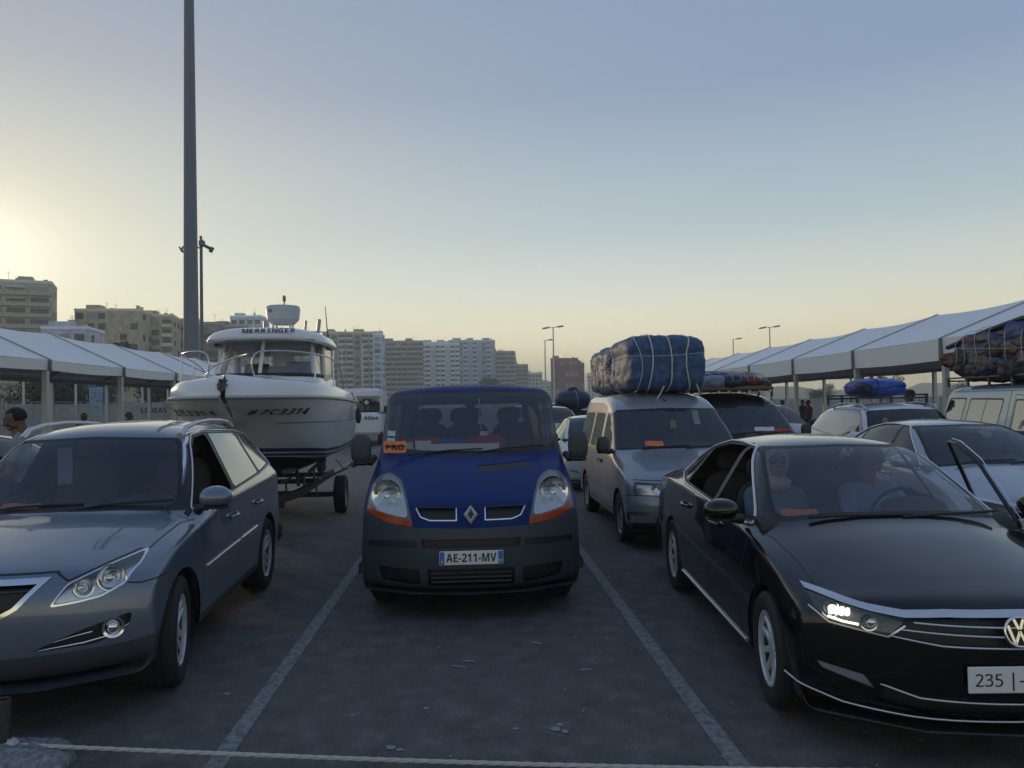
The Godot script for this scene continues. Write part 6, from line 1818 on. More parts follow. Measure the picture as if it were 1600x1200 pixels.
# ---------------------------------------------------------------- mesh collector
class MB:
	var v := PackedVector3Array()
	var n := PackedVector3Array()
	var c := PackedColorArray()
	var col := Color(1, 1, 1)
	var use_col := false
	func tri(a: Vector3, b: Vector3, d: Vector3, na: Vector3, nb: Vector3, nd: Vector3):
		var g := (d - a).cross(b - a)
		if g.length_squared() < 1e-16:
			return
		if g.dot(na + nb + nd) < 0.0:
			v.append_array(PackedVector3Array([a, d, b])); n.append_array(PackedVector3Array([na, nd, nb]))
		else:
			v.append_array(PackedVector3Array([a, b, d])); n.append_array(PackedVector3Array([na, nb, nd]))
		if use_col:
			c.append_array(PackedColorArray([col, col, col]))
	func flat(a: Vector3, b: Vector3, d: Vector3, out: Vector3):
		var g := (d - a).cross(b - a).normalized()
		if g.dot(out) < 0.0:
			g = -g
		tri(a, b, d, g, g, g)
	func quad(a: Vector3, b: Vector3, d: Vector3, e: Vector3, out: Vector3):
		flat(a, b, d, out); flat(a, d, e, out)
	func box(at: Vector3, size: Vector3, bs := Basis()):
		var h := size * 0.5
		for ax in 3:
			for s in [-1.0, 1.0]:
				var o := Vector3(); o[ax] = s
				var p := Vector3(); p[(ax + 1) % 3] = h[(ax + 1) % 3]
				var q := Vector3(); q[(ax + 2) % 3] = h[(ax + 2) % 3]
				var m: Vector3 = o * h
				quad(at + bs * (m + p + q), at + bs * (m + p - q), at + bs * (m - p - q), at + bs * (m - p + q), bs * o)
	func bbox(at: Vector3, size: Vector3, bev := 0.01, bs := Basis()):   # box with chamfered edges
		var h := size * 0.5
		var i := h - Vector3(bev, bev, bev)
		for ax in 3:
			var u := (ax + 1) % 3
			var w := (ax + 2) % 3
			for s in [-1.0, 1.0]:
				var q := []
				for k in [[1, 1], [1, -1], [-1, -1], [-1, 1]]:
					var p := Vector3(); p[ax] = s * h[ax]; p[u] = k[0] * i[u]; p[w] = k[1] * i[w]
					q.append(at + bs * p)
				var o := Vector3(); o[ax] = s
				quad(q[0], q[1], q[2], q[3], bs * o)
			for s in [-1.0, 1.0]:
				for t in [-1.0, 1.0]:
					var q := []
					for k in [-1.0, 1.0]:
						var p := Vector3(); p[ax] = k * i[ax]; p[u] = s * h[u]; p[w] = t * i[w]
						var r := Vector3(); r[ax] = k * i[ax]; r[u] = s * i[u]; r[w] = t * h[w]
						q.append(at + bs * p); q.append(at + bs * r)
					var o := Vector3(); o[u] = s; o[w] = t
					quad(q[0], q[1], q[3], q[2], bs * o)
		for s in [-1.0, 1.0]:
			for t in [-1.0, 1.0]:
				for k in [-1.0, 1.0]:
					var o := Vector3(s, t, k)
					flat(at + bs * (o * Vector3(h.x, i.y, i.z)), at + bs * (o * Vector3(i.x, h.y, i.z)), at + bs * (o * Vector3(i.x, i.y, h.z)), bs * o)
	# P: rows of equal length; normals from neighbours; flip turns them
	func surf(P: Array, wrap_j := false, flip := false, wrap_i := false):
		var N := MB.normals(P, wrap_j, wrap_i, flip)
		var ni := P.size()
		var nj: int = P[0].size()
		for i in (ni if wrap_i else ni - 1):
			var i2 := (i + 1) % ni
			for j in (nj if wrap_j else nj - 1):
				var j2 := (j + 1) % nj
				tri(P[i][j], P[i2][j], P[i2][j2], N[i][j], N[i2][j], N[i2][j2])
				tri(P[i][j], P[i2][j2], P[i][j2], N[i][j], N[i2][j2], N[i][j2])
	static func normals(P: Array, wrap_j: bool, wrap_i: bool, flip: bool) -> Array:
		var ni := P.size()
		var nj: int = P[0].size()
		var N := []
		for i in ni:
			var row := PackedVector3Array(); row.resize(nj); N.append(row)
		var sg := -1.0 if flip else 1.0
		for i in (ni if wrap_i else ni - 1):
			var i2 := (i + 1) % ni
			for j in (nj if wrap_j else nj - 1):
				var j2 := (j + 1) % nj
				var f: Vector3 = (P[i2][j2] - P[i][j]).cross(P[i][j2] - P[i2][j]) * sg
				if f.length_squared() < 1e-14: continue
				f = f / sqrt(f.length())
				N[i][j] += f; N[i2][j] += f; N[i][j2] += f; N[i2][j2] += f
		for i in ni:
			for j in nj:
				N[i][j] = N[i][j].normalized() if N[i][j].length_squared() > 1e-20 else Vector3.UP
		return N
	func tube(path: Array, r, sides := 8, closed := false, caps := true):
		var P := []
		var np := path.size()
		var up := Vector3.UP
		for i in np:
			var a: Vector3 = path[(i - 1 + np) % np] if (i > 0 or closed) else path[0]
			var b: Vector3 = path[(i + 1) % np] if (i < np - 1 or closed) else path[np - 1]
			var t := (b - a).normalized()
			if i == 0:
				up = Vector3.UP if absf(t.y) < 0.9 else Vector3.RIGHT
			var x := t.cross(up).normalized()
			up = x.cross(t).normalized()
			var rr: float = r[i] if r is Array else r
			var row := PackedVector3Array()
			for k in sides:
				var an := TAU * k / sides
				row.append(path[i] + (x * cos(an) + up * sin(an)) * rr)
			P.append(row)
		var q := (P[0][0] - path[0]) as Vector3
		var f := MB.normals(P, true, closed, false)
		surf(P, true, f[0][0].dot(q) < 0.0, closed)
		if caps and not closed:
			for e in [0, np - 1]:
				var o: Vector3 = (path[0] - path[1]) if e == 0 else (path[np - 1] - path[np - 2])
				for k in sides:
					flat(path[e], P[e][k], P[e][(k + 1) % sides], o)
	func bar(a: Vector3, b: Vector3, w: float, h: float, up := Vector3.UP):   # square bar from a to b
		var t := (b - a).normalized()
		if absf(t.dot(up)) > 0.95: up = Vector3.RIGHT
		var x := t.cross(up).normalized()
		box((a + b) * 0.5, Vector3(w, h, (b - a).length()), Basis(x, x.cross(t).normalized(), -t))
	# profile of (radius, along) turned about the axis ax through at
	func lathe(prof: Array, at: Vector3, ax: Vector3, seg := 24, a0 := 0.0, a1 := TAU):
		ax = ax.normalized()
		var x := ax.cross(Vector3.UP if absf(ax.y) < 0.9 else Vector3.RIGHT).normalized()
		var y := ax.cross(x)
		for k in prof.size() - 1:       # each band flat along the profile, smooth round the axis
			var p: Vector2 = prof[k]
			var q: Vector2 = prof[k + 1]
			var d := Vector2(q.y - p.y, p.x - q.x)
			if d.length() < 1e-7: continue
			d = d.normalized()
			for s in seg:
				var b0 := a0 + (a1 - a0) * s / seg
				var b1 := a0 + (a1 - a0) * (s + 1) / seg
				var e0 := x * cos(b0) + y * sin(b0)
				var e1 := x * cos(b1) + y * sin(b1)
				var n0 := e0 * d.x + ax * d.y
				var n1 := e1 * d.x + ax * d.y
				var A := at + e0 * p.x + ax * p.y
				var B := at + e1 * p.x + ax * p.y
				var C := at + e1 * q.x + ax * q.y
				var D := at + e0 * q.x + ax * q.y
				tri(A, B, C, n0, n1, n1); tri(A, C, D, n0, n1, n0)
	# superellipsoid; warp (optional) moves each point: func(p, dir) -> p
	func blob(at: Vector3, r: Vector3, e := 2.0, bs := Basis(), nu := 14, nv := 20, warp = null):
		var P := []
		for i in nu + 1:
			var th := PI * i / nu
			var row := PackedVector3Array()
			for j in nv:
				var ph := TAU * j / nv
				var d := Vector3(sin(th) * cos(ph), cos(th), sin(th) * sin(ph))
				var k := pow(pow(absf(d.x), e) + pow(absf(d.y), e) + pow(absf(d.z), e), -1.0 / e)
				var p := d * k * r
				if warp != null: p = warp.call(p, d)
				row.append(at + bs * p)
			P.append(row)
		var f := MB.normals(P, true, false, false)
		surf(P, true, f[nu / 2][0].dot(P[nu / 2][0] - at) < 0.0)
	# polygon in the x,y plane of xf, from z=0 to z=depth; bev slopes the front rim
	func prism(poly: PackedVector2Array, depth: float, xf := Transform3D(), bev := 0.0):
		var m := poly.size()
		var cw := Geometry2D.is_polygon_clockwise(poly)
		var front := poly
		if bev > 0.0:
			var o := Geometry2D.offset_polygon(poly, -bev, Geometry2D.JOIN_MITER)
			if o.size() == 1 and o[0].size() == m: 
				front = o[0]
				var best := 0
				for k in m:
					if front[k].distance_to(poly[0]) < front[best].distance_to(poly[0]): best = k
				var r2 := PackedVector2Array()
				var same := Geometry2D.is_polygon_clockwise(front) == cw
				for k in m: r2.append(front[(best + (k if same else -k) + m * 2) % m])
				front = r2
		var t := Geometry2D.triangulate_polygon(front)
		for k in range(0, t.size(), 3):
			flat(xf * Vector3(front[t[k]].x, front[t[k]].y, depth), xf * Vector3(front[t[k + 1]].x, front[t[k + 1]].y, depth), xf * Vector3(front[t[k + 2]].x, front[t[k + 2]].y, depth), xf.basis * Vector3(0, 0, signf(depth)))
		t = Geometry2D.triangulate_polygon(poly)
		for k in range(0, t.size(), 3):
			flat(xf * Vector3(poly[t[k]].x, poly[t[k]].y, 0), xf * Vector3(poly[t[k + 1]].x, poly[t[k + 1]].y, 0), xf * Vector3(poly[t[k + 2]].x, poly[t[k + 2]].y, 0), xf.basis * Vector3(0, 0, -signf(depth)))
		for k in m:
			var a := poly[k]
			var b := poly[(k + 1) % m]
			var e := front[k]
			var f := front[(k + 1) % m]
			var o := Vector2(b.y - a.y, a.x - b.x) * (-1.0 if cw else 1.0)
			quad(xf * Vector3(a.x, a.y, 0), xf * Vector3(b.x, b.y, 0), xf * Vector3(f.x, f.y, depth), xf * Vector3(e.x, e.y, depth), xf.basis * Vector3(o.x, o.y, 0))
	func mesh() -> ArrayMesh:
		var m := ArrayMesh.new()
		if v.size() == 0: return m
		var a := []; a.resize(Mesh.ARRAY_MAX)
		a[Mesh.ARRAY_VERTEX] = v; a[Mesh.ARRAY_NORMAL] = n
		if use_col: a[Mesh.ARRAY_COLOR] = c
		m.add_surface_from_arrays(Mesh.PRIMITIVE_TRIANGLES, a)
		return m

# ---------------------------------------------------------------- nodes, names, metas
var used := {}
func numbered(called: String) -> String:
	var k: int = used.get(called, 0)
	used[called] = k + 1
	return called if k == 0 else "%s_%03d" % [called, k]
func tag(o: Node, label := "", category := "", group := "", kind := "") -> Node:
	if label: o.set_meta("label", label)
	if category: o.set_meta("category", category)
	if group: o.set_meta("group", group)
	if kind: o.set_meta("kind", kind)
	return o
func thing(called: String, at := Vector3(), turn := 0.0) -> Node3D:
	var o := Node3D.new()
	o.name = numbered(called)
	add_child(o)
	o.position = at
	o.rotation_degrees.y = turn
	return o
func put(called: String, m: Mesh, material: Material, parent: Node, at := Vector3(), bs := Basis()) -> MeshInstance3D:
	var o := MeshInstance3D.new()
	if parent == self:
		o.name = numbered(called)
	else:
		var k := 0
		var nm := called
		while parent.has_node(nm):
			k += 1
			nm = "%s_%03d" % [called, k]
		o.name = nm
	o.mesh = m
	o.material_override = material
	o.transform = Transform3D(bs, at)
	parent.add_child(o, true)
	return o
func obj(called: String, b: MB, material: Material, parent: Node = self) -> MeshInstance3D:
	return put(called, b.mesh(), material, parent)
func copy(o: Node3D, at: Vector3, turn := 0.0) -> Node3D:
	var r: Node3D = o.duplicate()
	var nm := str(o.name)
	if nm.substr(nm.length() - 4).begins_with("_") and nm.right(3).is_valid_int(): nm = nm.left(nm.length() - 4)
	r.name = numbered(nm)
	add_child(r)
	r.position = at
	r.rotation_degrees.y = turn
	return r
func lin(r: float, g: float, b: float, a := 1.0) -> Color:
	var q := Color(r, g, b).linear_to_srgb()
	q.a = a
	return q
func mat(cl: Color, rough := 0.6, metal := 0.0, coat := 0.0) -> StandardMaterial3D:
	var m := StandardMaterial3D.new()
	m.albedo_color = cl
	m.roughness = rough
	m.metallic = metal
	if coat > 0.0:
		m.clearcoat_enabled = true
		m.clearcoat = coat
		m.clearcoat_roughness = 0.03
	return m
func pane(cl: Color, alpha: float, rough := 0.02) -> StandardMaterial3D:
	var m := mat(cl, rough)
	m.transparency = BaseMaterial3D.TRANSPARENCY_ALPHA
	m.albedo_color.a = alpha
	return m
func noise_tex(seed_: int, freq: float, ramp: Array, size := 512, oct := 4, grain := 0.0, kind := FastNoiseLite.TYPE_SIMPLEX_SMOOTH) -> ImageTexture:
	var f := FastNoiseLite.new()
	f.seed = seed_; f.frequency = freq; f.noise_type = kind; f.fractal_octaves = oct
	var im := f.get_seamless_image(size, size)
	im.convert(Image.FORMAT_RGB8)
	if ramp.size():
		var gr := Gradient.new()
		gr.offsets = PackedFloat32Array(); gr.colors = PackedColorArray()
		for p in ramp: gr.add_point(p[0], p[1])
		var lut := []
		for k in 256: lut.append(gr.sample(k / 255.0))
		var d := im.get_data()
		for k in range(0, d.size(), 3):
			var q: Color = lut[d[k]]
			var gf := 255.0
			if grain > 0.0: gf = 255.0 * (1.0 + grain * (((((k * 7919) ^ (k >> 7)) * 2654435761 >> 11) & 255) / 128.0 - 1.0))
			d[k] = mini(255, int(q.r * gf)); d[k + 1] = mini(255, int(q.g * gf)); d[k + 2] = mini(255, int(q.b * gf))
		im = Image.create_from_data(size, size, false, Image.FORMAT_RGB8, d)
	im.generate_mipmaps()
	return ImageTexture.create_from_image(im)
func dusty(m: StandardMaterial3D, s: int, amount := .10) -> StandardMaterial3D:
	var t := noise_tex(s, .02, [[0.0, Color(1, 1, 1) * (1.0 - amount * 1.6)], [.5, Color(1, 1, 1) * (1.0 - amount)], [1.0, Color(1, 1, 1)]], 256, 5)
	return tri_map(m, t, 1.3, false)
func tri_map(m: StandardMaterial3D, tex: Texture2D, metres: float, world := true) -> StandardMaterial3D:
	m.albedo_texture = tex
	m.uv1_triplanar = true
	m.uv1_world_triplanar = world
	m.uv1_scale = Vector3.ONE / metres
	return m
func text_mesh(s: String, h: float, depth := 0.003, bold := false, mono := false, width_scale := 1.0) -> TextMesh:
	var t := TextMesh.new()
	var f := SystemFont.new()
	f.font_names = PackedStringArray(["Droid Sans Mono" if mono else "Droid Sans"])
	if bold: f.font_weight = 700
	t.font = f
	t.text = s
	t.font_size = 64
	t.pixel_size = h / 46.0
	t.depth = depth
	t.curve_step = 2.0
	return t
# ---------------------------------------------------------------- carving: split a surface along outlines drawn in the side, front or top view
func poly(a: Array) -> PackedVector2Array:
	var p := PackedVector2Array()
	for k in range(0, a.size(), 2): p.append(Vector2(a[k], a[k + 1]))
	return p
func smooth_poly(p: PackedVector2Array, r: float, seg := 3) -> PackedVector2Array:   # round the corners of an outline
	var o := PackedVector2Array()
	var m := p.size()
	for k in m:
		var a := p[(k - 1 + m) % m]
		var b := p[k]
		var e := p[(k + 1) % m]
		var t := minf(r, minf(a.distance_to(b), b.distance_to(e)) * 0.45)
		var s := b + (a - b).normalized() * t
		var f := b + (e - b).normalized() * t
		for q in seg + 1:
			var u := float(q) / seg
			o.append(s.lerp(b, u).lerp(b.lerp(f, u), u))
	return o
func line_poly(a: Array, w: float, closed := false) -> Array:   # a thin band along a polyline
	var p := poly(a)
	if closed:
		var out := Geometry2D.offset_polygon(p, w * 0.5, Geometry2D.JOIN_ROUND)
		return out
	return Geometry2D.offset_polyline(p, w * 0.5, Geometry2D.JOIN_ROUND, Geometry2D.END_BUTT)
var cut_count := 0
func cut(bucket: String, view: String, p: PackedVector2Array, o := {}) -> Dictionary:
	var d := {"b": bucket, "v": view, "p": p, "side": 0, "z0": -99.0, "z1": 99.0, "y0": -99.0, "nm": 0.05, "off": 0.0, "c": false, "drop": false}
	d.merge(o, true)
	var r := Rect2(p[0], Vector2())
	for q in p: r = r.expand(q)
	d.r = r
	if d.c and bucket in ["shut_line", "chrome_trim", "bumper_strip", "gutter", "window_frame", "hull_crease", "boot_stripe"] and (v_is_side(view) or r.position.x > .001): d.c = false
	if not d.has("id"):
		cut_count += 1
		d.id = cut_count
	if Geometry2D.is_polygon_clockwise(p):
		p.reverse()
		d.p = p
	return d
func v_is_side(v: String) -> bool: return v == "s"
func flatten(v: String, q: Vector3) -> Vector2:
	return Vector2(q.z, q.y) if v == "s" else (Vector2(absf(q.x), q.y) if v == "f" else Vector2(absf(q.x), q.z))
# T: array of [a,b,c,na,nb,nc]; returns buckets: name -> MB (keys «part» or «part|side|number»)
func carve(T: Array, cuts: Array, side: int, B: Dictionary, rest: String):
	var todo := []
	for t in T: todo.append([t, 0])
	while todo.size():
		var job: Array = todo.pop_back()
		var t: Array = job[0]
		var k: int = job[1]
		var done := false
		while k < cuts.size():
			var d: Dictionary = cuts[k]
			k += 1
			if d.side != 0 and d.side != side: continue
			var m: Vector3 = (t[0] + t[1] + t[2]) / 3.0
			if m.z < d.z0 or m.z > d.z1 or m.y < d.y0: continue
			var nn: Vector3 = t[3] + t[4] + t[5]
			var comp: float = (nn.x * side if d.v == "s" else (nn.z if d.v == "f" else nn.y)) / 3.0
			if comp < d.nm: continue
			var a := flatten(d.v, t[0])
			var b := flatten(d.v, t[1])
			var e := flatten(d.v, t[2])
			var r := Rect2(a, Vector2()).expand(b).expand(e)
			if not r.intersects(d.r, true): continue
			var den := (b - a).cross(e - a)
			if absf(den) < 1e-9: continue
			var tp := PackedVector2Array([a, b, e] if den > 0 else [a, e, b])
			var ins := Geometry2D.intersect_polygons(tp, d.p)
			if ins.is_empty(): continue
			var outs := Geometry2D.clip_polygons(tp, d.p)
			var hole := false
			for q in outs:
				if Geometry2D.is_polygon_clockwise(q): hole = true
			for q in ins:
				if Geometry2D.is_polygon_clockwise(q): hole = true
			if hole:       # an outline inside the triangle: quarter it
				var ab := [(t[0] + t[1]) * 0.5, (t[1] + t[2]) * 0.5, (t[2] + t[0]) * 0.5]
				var nb := [(t[3] + t[4]).normalized(), (t[4] + t[5]).normalized(), (t[5] + t[3]).normalized()]
				for q in [[t[0], ab[0], ab[2], t[3], nb[0], nb[2]], [ab[0], t[1], ab[1], nb[0], t[4], nb[1]], [ab[2], ab[1], t[2], nb[2], nb[1], t[5]], [ab[0], ab[1], ab[2], nb[0], nb[1], nb[2]]]:
					todo.append([q, k - 1])
				done = true
				break
			if not d.drop:
				var key: String = d.b if d.c else "%s|%d|%d" % [d.b, side, d.get("id", 0)]
				for q in ins: lift(q, t, a, b, e, den, B, key, d.off, d.get("back", 0.0))
			if outs.is_empty():
				done = true
				break
			for q in outs:
				for x in lift(q, t, a, b, e, den, {}, "", 0.0, 0.0): todo.append([x, k])
			done = true
			break
		if not done:
			emit(B, "underbody" if rest == "body" and (t[3].y + t[4].y + t[5].y) < -2.2 else rest, t, 0.0)
func emit(B: Dictionary, key: String, t: Array, off: float):
	if not B.has(key): B[key] = MB.new()
	B[key].tri(t[0] + t[3] * off, t[1] + t[4] * off, t[2] + t[5] * off, t[3], t[4], t[5])
func lift(q: PackedVector2Array, t: Array, a: Vector2, b: Vector2, e: Vector2, den: float, B: Dictionary, key: String, off: float, back: float) -> Array:
	var out := []
	var P := []
	var N := []
	for p in q:
		var u := (p - a).cross(e - a) / den
		var w := (b - a).cross(p - a) / den
		P.append(t[0] * (1.0 - u - w) + t[1] * u + t[2] * w)
		N.append((t[3] * (1.0 - u - w) + t[4] * u + t[5] * w).normalized())
	var ix := Geometry2D.triangulate_polygon(q) if q.size() > 3 else PackedInt32Array([0, 1, 2])
	for k in range(0, ix.size(), 3):
		var x := [P[ix[k]], P[ix[k + 1]], P[ix[k + 2]], N[ix[k]], N[ix[k + 1]], N[ix[k + 2]]]
		if key == "": out.append(x)
		else:
			emit(B, key, x, off)
			if back != 0.0: emit(B, key.replace("|", "_backing|") if "|" in key else key + "_backing", x, back)
	return out
func grid_tris(P: Array, N: Array) -> Array:
	var T := []
	for i in P.size() - 1:
		for j in P[0].size() - 1:
			var A := [P[i][j], P[i + 1][j], P[i + 1][j + 1], N[i][j], N[i + 1][j], N[i + 1][j + 1]]
			var C := [P[i][j], P[i + 1][j + 1], P[i][j + 1], N[i][j], N[i + 1][j + 1], N[i][j + 1]]
			if (A[1] - A[0]).cross(A[2] - A[0]).length_squared() > 1e-15: T.append(A)
			if (C[1] - C[0]).cross(C[2] - C[0]).length_squared() > 1e-15: T.append(C)
	return T
func mirrored(T: Array) -> Array:
	var o := []
	var f := Vector3(-1, 1, 1)
	for t in T: o.append([t[0] * f, t[2] * f, t[1] * f, t[3] * f, t[5] * f, t[4] * f])
	return o
# smooth monotone interpolation of keyed rows along their own length
func dense(rows: Array, step: float) -> Array:
	var m := rows.size()
	var w: int = rows[0].size()
	var s := [0.0]
	for k in m - 1: s.append(s[k] + maxf(0.004, Vector2(rows[k + 1][0] - rows[k][0], rows[k + 1][1] - rows[k][1]).length()))
	var tg := []
	for k in m:
		var g := []
		for c in w:
			if k == 0 or k == m - 1: 
				var q := 0 if k == 0 else m - 2
				g.append((rows[q + 1][c] - rows[q][c]) / (s[q + 1] - s[q]))
				continue
			var d0: float = (rows[k][c] - rows[k - 1][c]) / (s[k] - s[k - 1])
			var d1: float = (rows[k + 1][c] - rows[k][c]) / (s[k + 1] - s[k])
			if d0 * d1 <= 0.0: g.append(0.0)
			else:
				var h0: float = s[k] - s[k - 1]
				var h1: float = s[k + 1] - s[k]
				g.append(3.0 * (h0 + h1) / ((2.0 * h1 + h0) / d0 + (h1 + 2.0 * h0) / d1))
		tg.append(g)
	var out := []
	for k in m - 1:
		var L: float = s[k + 1] - s[k]
		var cnt := int(maxf(1.0, ceil(L / step)))
		for q in cnt:
			var u := float(q) / cnt
			var u2 := u * u
			var u3 := u2 * u
			var r := []
			for c in w: r.append((2 * u3 - 3 * u2 + 1) * rows[k][c] + (u3 - 2 * u2 + u) * L * tg[k][c] + (-2 * u3 + 3 * u2) * rows[k + 1][c] + (u3 - u2) * L * tg[k + 1][c])
			out.append(r)
	out.append(rows[m - 1])
	return out
# ---------------------------------------------------------------- vehicles
# half cross-section of a body from the roof centre down to the middle of the floor
func section(r: Array) -> PackedVector3Array:
	var yc: float = r[1]
	var ye: float = yc - r[3]
	var E := Vector2(r[2], ye)
	var B := Vector2(r[6], minf(r[5], ye - 0.004))
	var M := Vector2(r[8], minf(r[7], B.y - 0.004))
	var S := Vector2(r[9], minf(r[10], M.y - 0.004))
	var q := []
	var te := minf(r[4], E.distance_to(B) * 0.49)
	var t1 := 1.0 - te / maxf(0.1, E.x)
	for k in 10:
		var t := t1 * k / 9.0
		q.append(Vector2(E.x * t, yc - r[3] * pow(t, 2.4)))
	var a: Vector2 = q[9]
	var c := E + (B - E).normalized() * te
	for k in range(1, 6):
		var u := k / 5.0
		q.append(a.lerp(E, u).lerp(E.lerp(c, u), u))
	var tb := minf(0.03, minf(c.distance_to(B), B.distance_to(M)) * 0.45)
	var b0 := B + (c - B).normalized() * tb
	var b1 := B + (M - B).normalized() * tb
	for k in range(1, 6): q.append(c.lerp(b0, k / 5.0))
	for k in range(1, 4):
		var u := k / 3.0
		q.append(b0.lerp(B, u).lerp(B.lerp(b1, u), u))
	var m0 := M.lerp(b1, 0.55)
	var m1 := M.lerp(S, 0.6)
	for k in range(1, 4): q.append(b1.lerp(m0, k / 3.0))
	for k in range(1, 8):
		var u := k / 7.0
		q.append(m0.lerp(M, u).lerp(M.lerp(m1, u), u))
	var s0 := S.lerp(m1, minf(0.9, 0.05 / maxf(0.01, S.distance_to(m1))))
	var s1 := S + Vector2(-0.05, 0)
	for k in range(1, 3): q.append(m1.lerp(s0, k / 2.0))
	for k in range(1, 5):
		var u := k / 4.0
		q.append(s0.lerp(S, u).lerp(S.lerp(s1, u), u))
	q.append(Vector2(s1.x * 0.5, S.y)); q.append(Vector2(0, S.y))
	var o := PackedVector3Array()
	for p in q: o.append(Vector3(p.x, p.y, r[0] - r[11] * pow(p.x / r[8], 2.6)))
	return o
func shell(rows: Array, step: float) -> Array:
	var P := []
	for r in dense(rows, step): P.append(section(r))
	var N := MB.normals(P, false, false, false)
	var mid := P.size() / 2
	if N[mid][0].y < 0.0:
		for i in N.size():
			for j in N[i].size(): N[i][j] = -N[i][j]
	for i in N.size():      # the halves meet on the centre line
		N[i][0] = Vector3(0, N[i][0].y, N[i][0].z).normalized()
	return grid_tris(P, N)
func sym(cuts: Array, side: int) -> Array:
	return cuts
# the tables: z, top, top half width, crown, edge radius, belt height, belt half width, flank height, flank half width, sill half width, sill height, bow
func van_rows() -> Array:
	return [
		[.78, .24, .80, .0, .02, .23, .82, .225, .84, .80, .22, .34], [.86, .28, .86, .005, .03, .26, .90, .25, .91, .88, .22, .34],
		[.90, .36, .88, .01, .04, .33, .92, .30, .93, .90, .22, .35], [.91, .60, .88, .01, .05, .56, .93, .45, .94, .90, .22, .36],
		[.885, .75, .87, .015, .06, .70, .925, .50, .94, .90, .22, .36], [.83, .92, .84, .03, .08, .85, .925, .50, .945, .90, .23, .36],
		[.70, 1.0, .84, .04, .10, .90, .935, .55, .945, .90, .23, .32], [.40, 1.12, .85, .05, .10, 1.0, .94, .60, .948, .90, .24, .26],
		[.10, 1.22, .86, .05, .08, 1.08, .945, .62, .95, .91, .25, .22], [-.12, 1.28, .875, .05, .06, 1.12, .946, .65, .951, .92, .25, .20],
		[-.18, 1.31, .88, .05, .06, 1.13, .946, .65, .951, .92, .25, .20], [-.55, 1.60, .872, .05, .06, 1.15, .945, .65, .951, .92, .25, .17],
		[-.95, 1.90, .872, .04, .06, 1.17, .944, .65, .951, .92, .25, .13], [-1.06, 1.952, .865, .05, .08, 1.17, .944, .65, .951, .92, .25, .10],
		[-1.25, 1.985, .86, .06, .10, 1.17, .944, .65, .951, .92, .25, .05], [-2.0, 1.995, .85, .07, .11, 1.17, .944, .65, .951, .92, .25, 0.0],
		[-3.3, 1.985, .84, .07, .13, 1.17, .944, .65, .951, .92, .25, -.02], [-3.72, 1.95, .81, .07, .12, 1.17, .94, .65, .945, .92, .25, -.05],
		[-3.80, 1.85, .82, .05, .10, 1.17, .93, .65, .94, .91, .25, -.06], [-3.84, 1.2, .86, .02, .08, 1.1, .92, .65, .94, .91, .26, -.06],
		[-3.86, .5, .86, .02, .05, .46, .92, .4, .93, .9, .28, -.06], [-3.78, .29, .84, .0, .02, .285, .88, .283, .9, .88, .28, -.06]]
func suv_rows() -> Array:
	return [
		[.70, .30, .70, .0, .02, .29, .74, .28, .78, .74, .28, .32], [.80, .34, .76, .005, .03, .33, .82, .31, .84, .80, .28, .33],
		[.85, .45, .80, .01, .05, .42, .87, .38, .89, .84, .27, .36], [.86, .62, .80, .01, .06, .58, .88, .45, .90, .86, .27, .38],
		[.84, .78, .78, .02, .08, .72, .88, .50, .90, .86, .27, .40], [.77, .875, .74, .03, .08, .78, .88, .55, .90, .86, .27, .38],
		[.60, .935, .72, .05, .08, .83, .885, .58, .905, .86, .27, .33], [.30, 1.0, .73, .07, .08, .90, .89, .60, .905, .87, .27, .25],
		[0.0, 1.05, .735, .07, .08, .94, .895, .62, .905, .875, .27, .20], [-.28, 1.085, .74, .06, .08, .97, .90, .65, .905, .88, .26, .17],
		[-.34, 1.105, .74, .06, .08, .98, .90, .65, .905, .88, .26, .17], [-.60, 1.33, .70, .05, .08, 1.0, .895, .65, .905, .88, .26, .15],
		[-.86, 1.55, .64, .06, .09, 1.02, .89, .65, .905, .88, .26, .12], [-.97, 1.61, .62, .065, .10, 1.02, .89, .65, .905, .88, .26, .08],
		[-1.3, 1.665, .61, .07, .11, 1.04, .89, .65, .905, .88, .26, .03], [-1.9, 1.685, .61, .07, .11, 1.06, .89, .65, .905, .88, .26, 0.0],
		[-2.7, 1.64, .59, .07, .11, 1.08, .89, .65, .905, .88, .27, 0.0], [-3.15, 1.57, .56, .07, .10, 1.09, .88, .65, .90, .87, .29, -.03],
		[-3.25, 1.5, .56, .06, .09, 1.08, .87, .65, .89, .86, .3, -.06], [-3.42, 1.12, .70, .05, .08, 1.05, .84, .65, .87, .84, .3, -.12],
		[-3.5, 1.0, .74, .04, .06, .92, .83, .65, .86, .84, .3, -.13], [-3.52, .6, .74, .02, .05, .55, .83, .5, .86, .83, .31, -.13],
		[-3.44, .33, .72, .0, .02, .325, .8, .32, .82, .8, .315, -.13]]
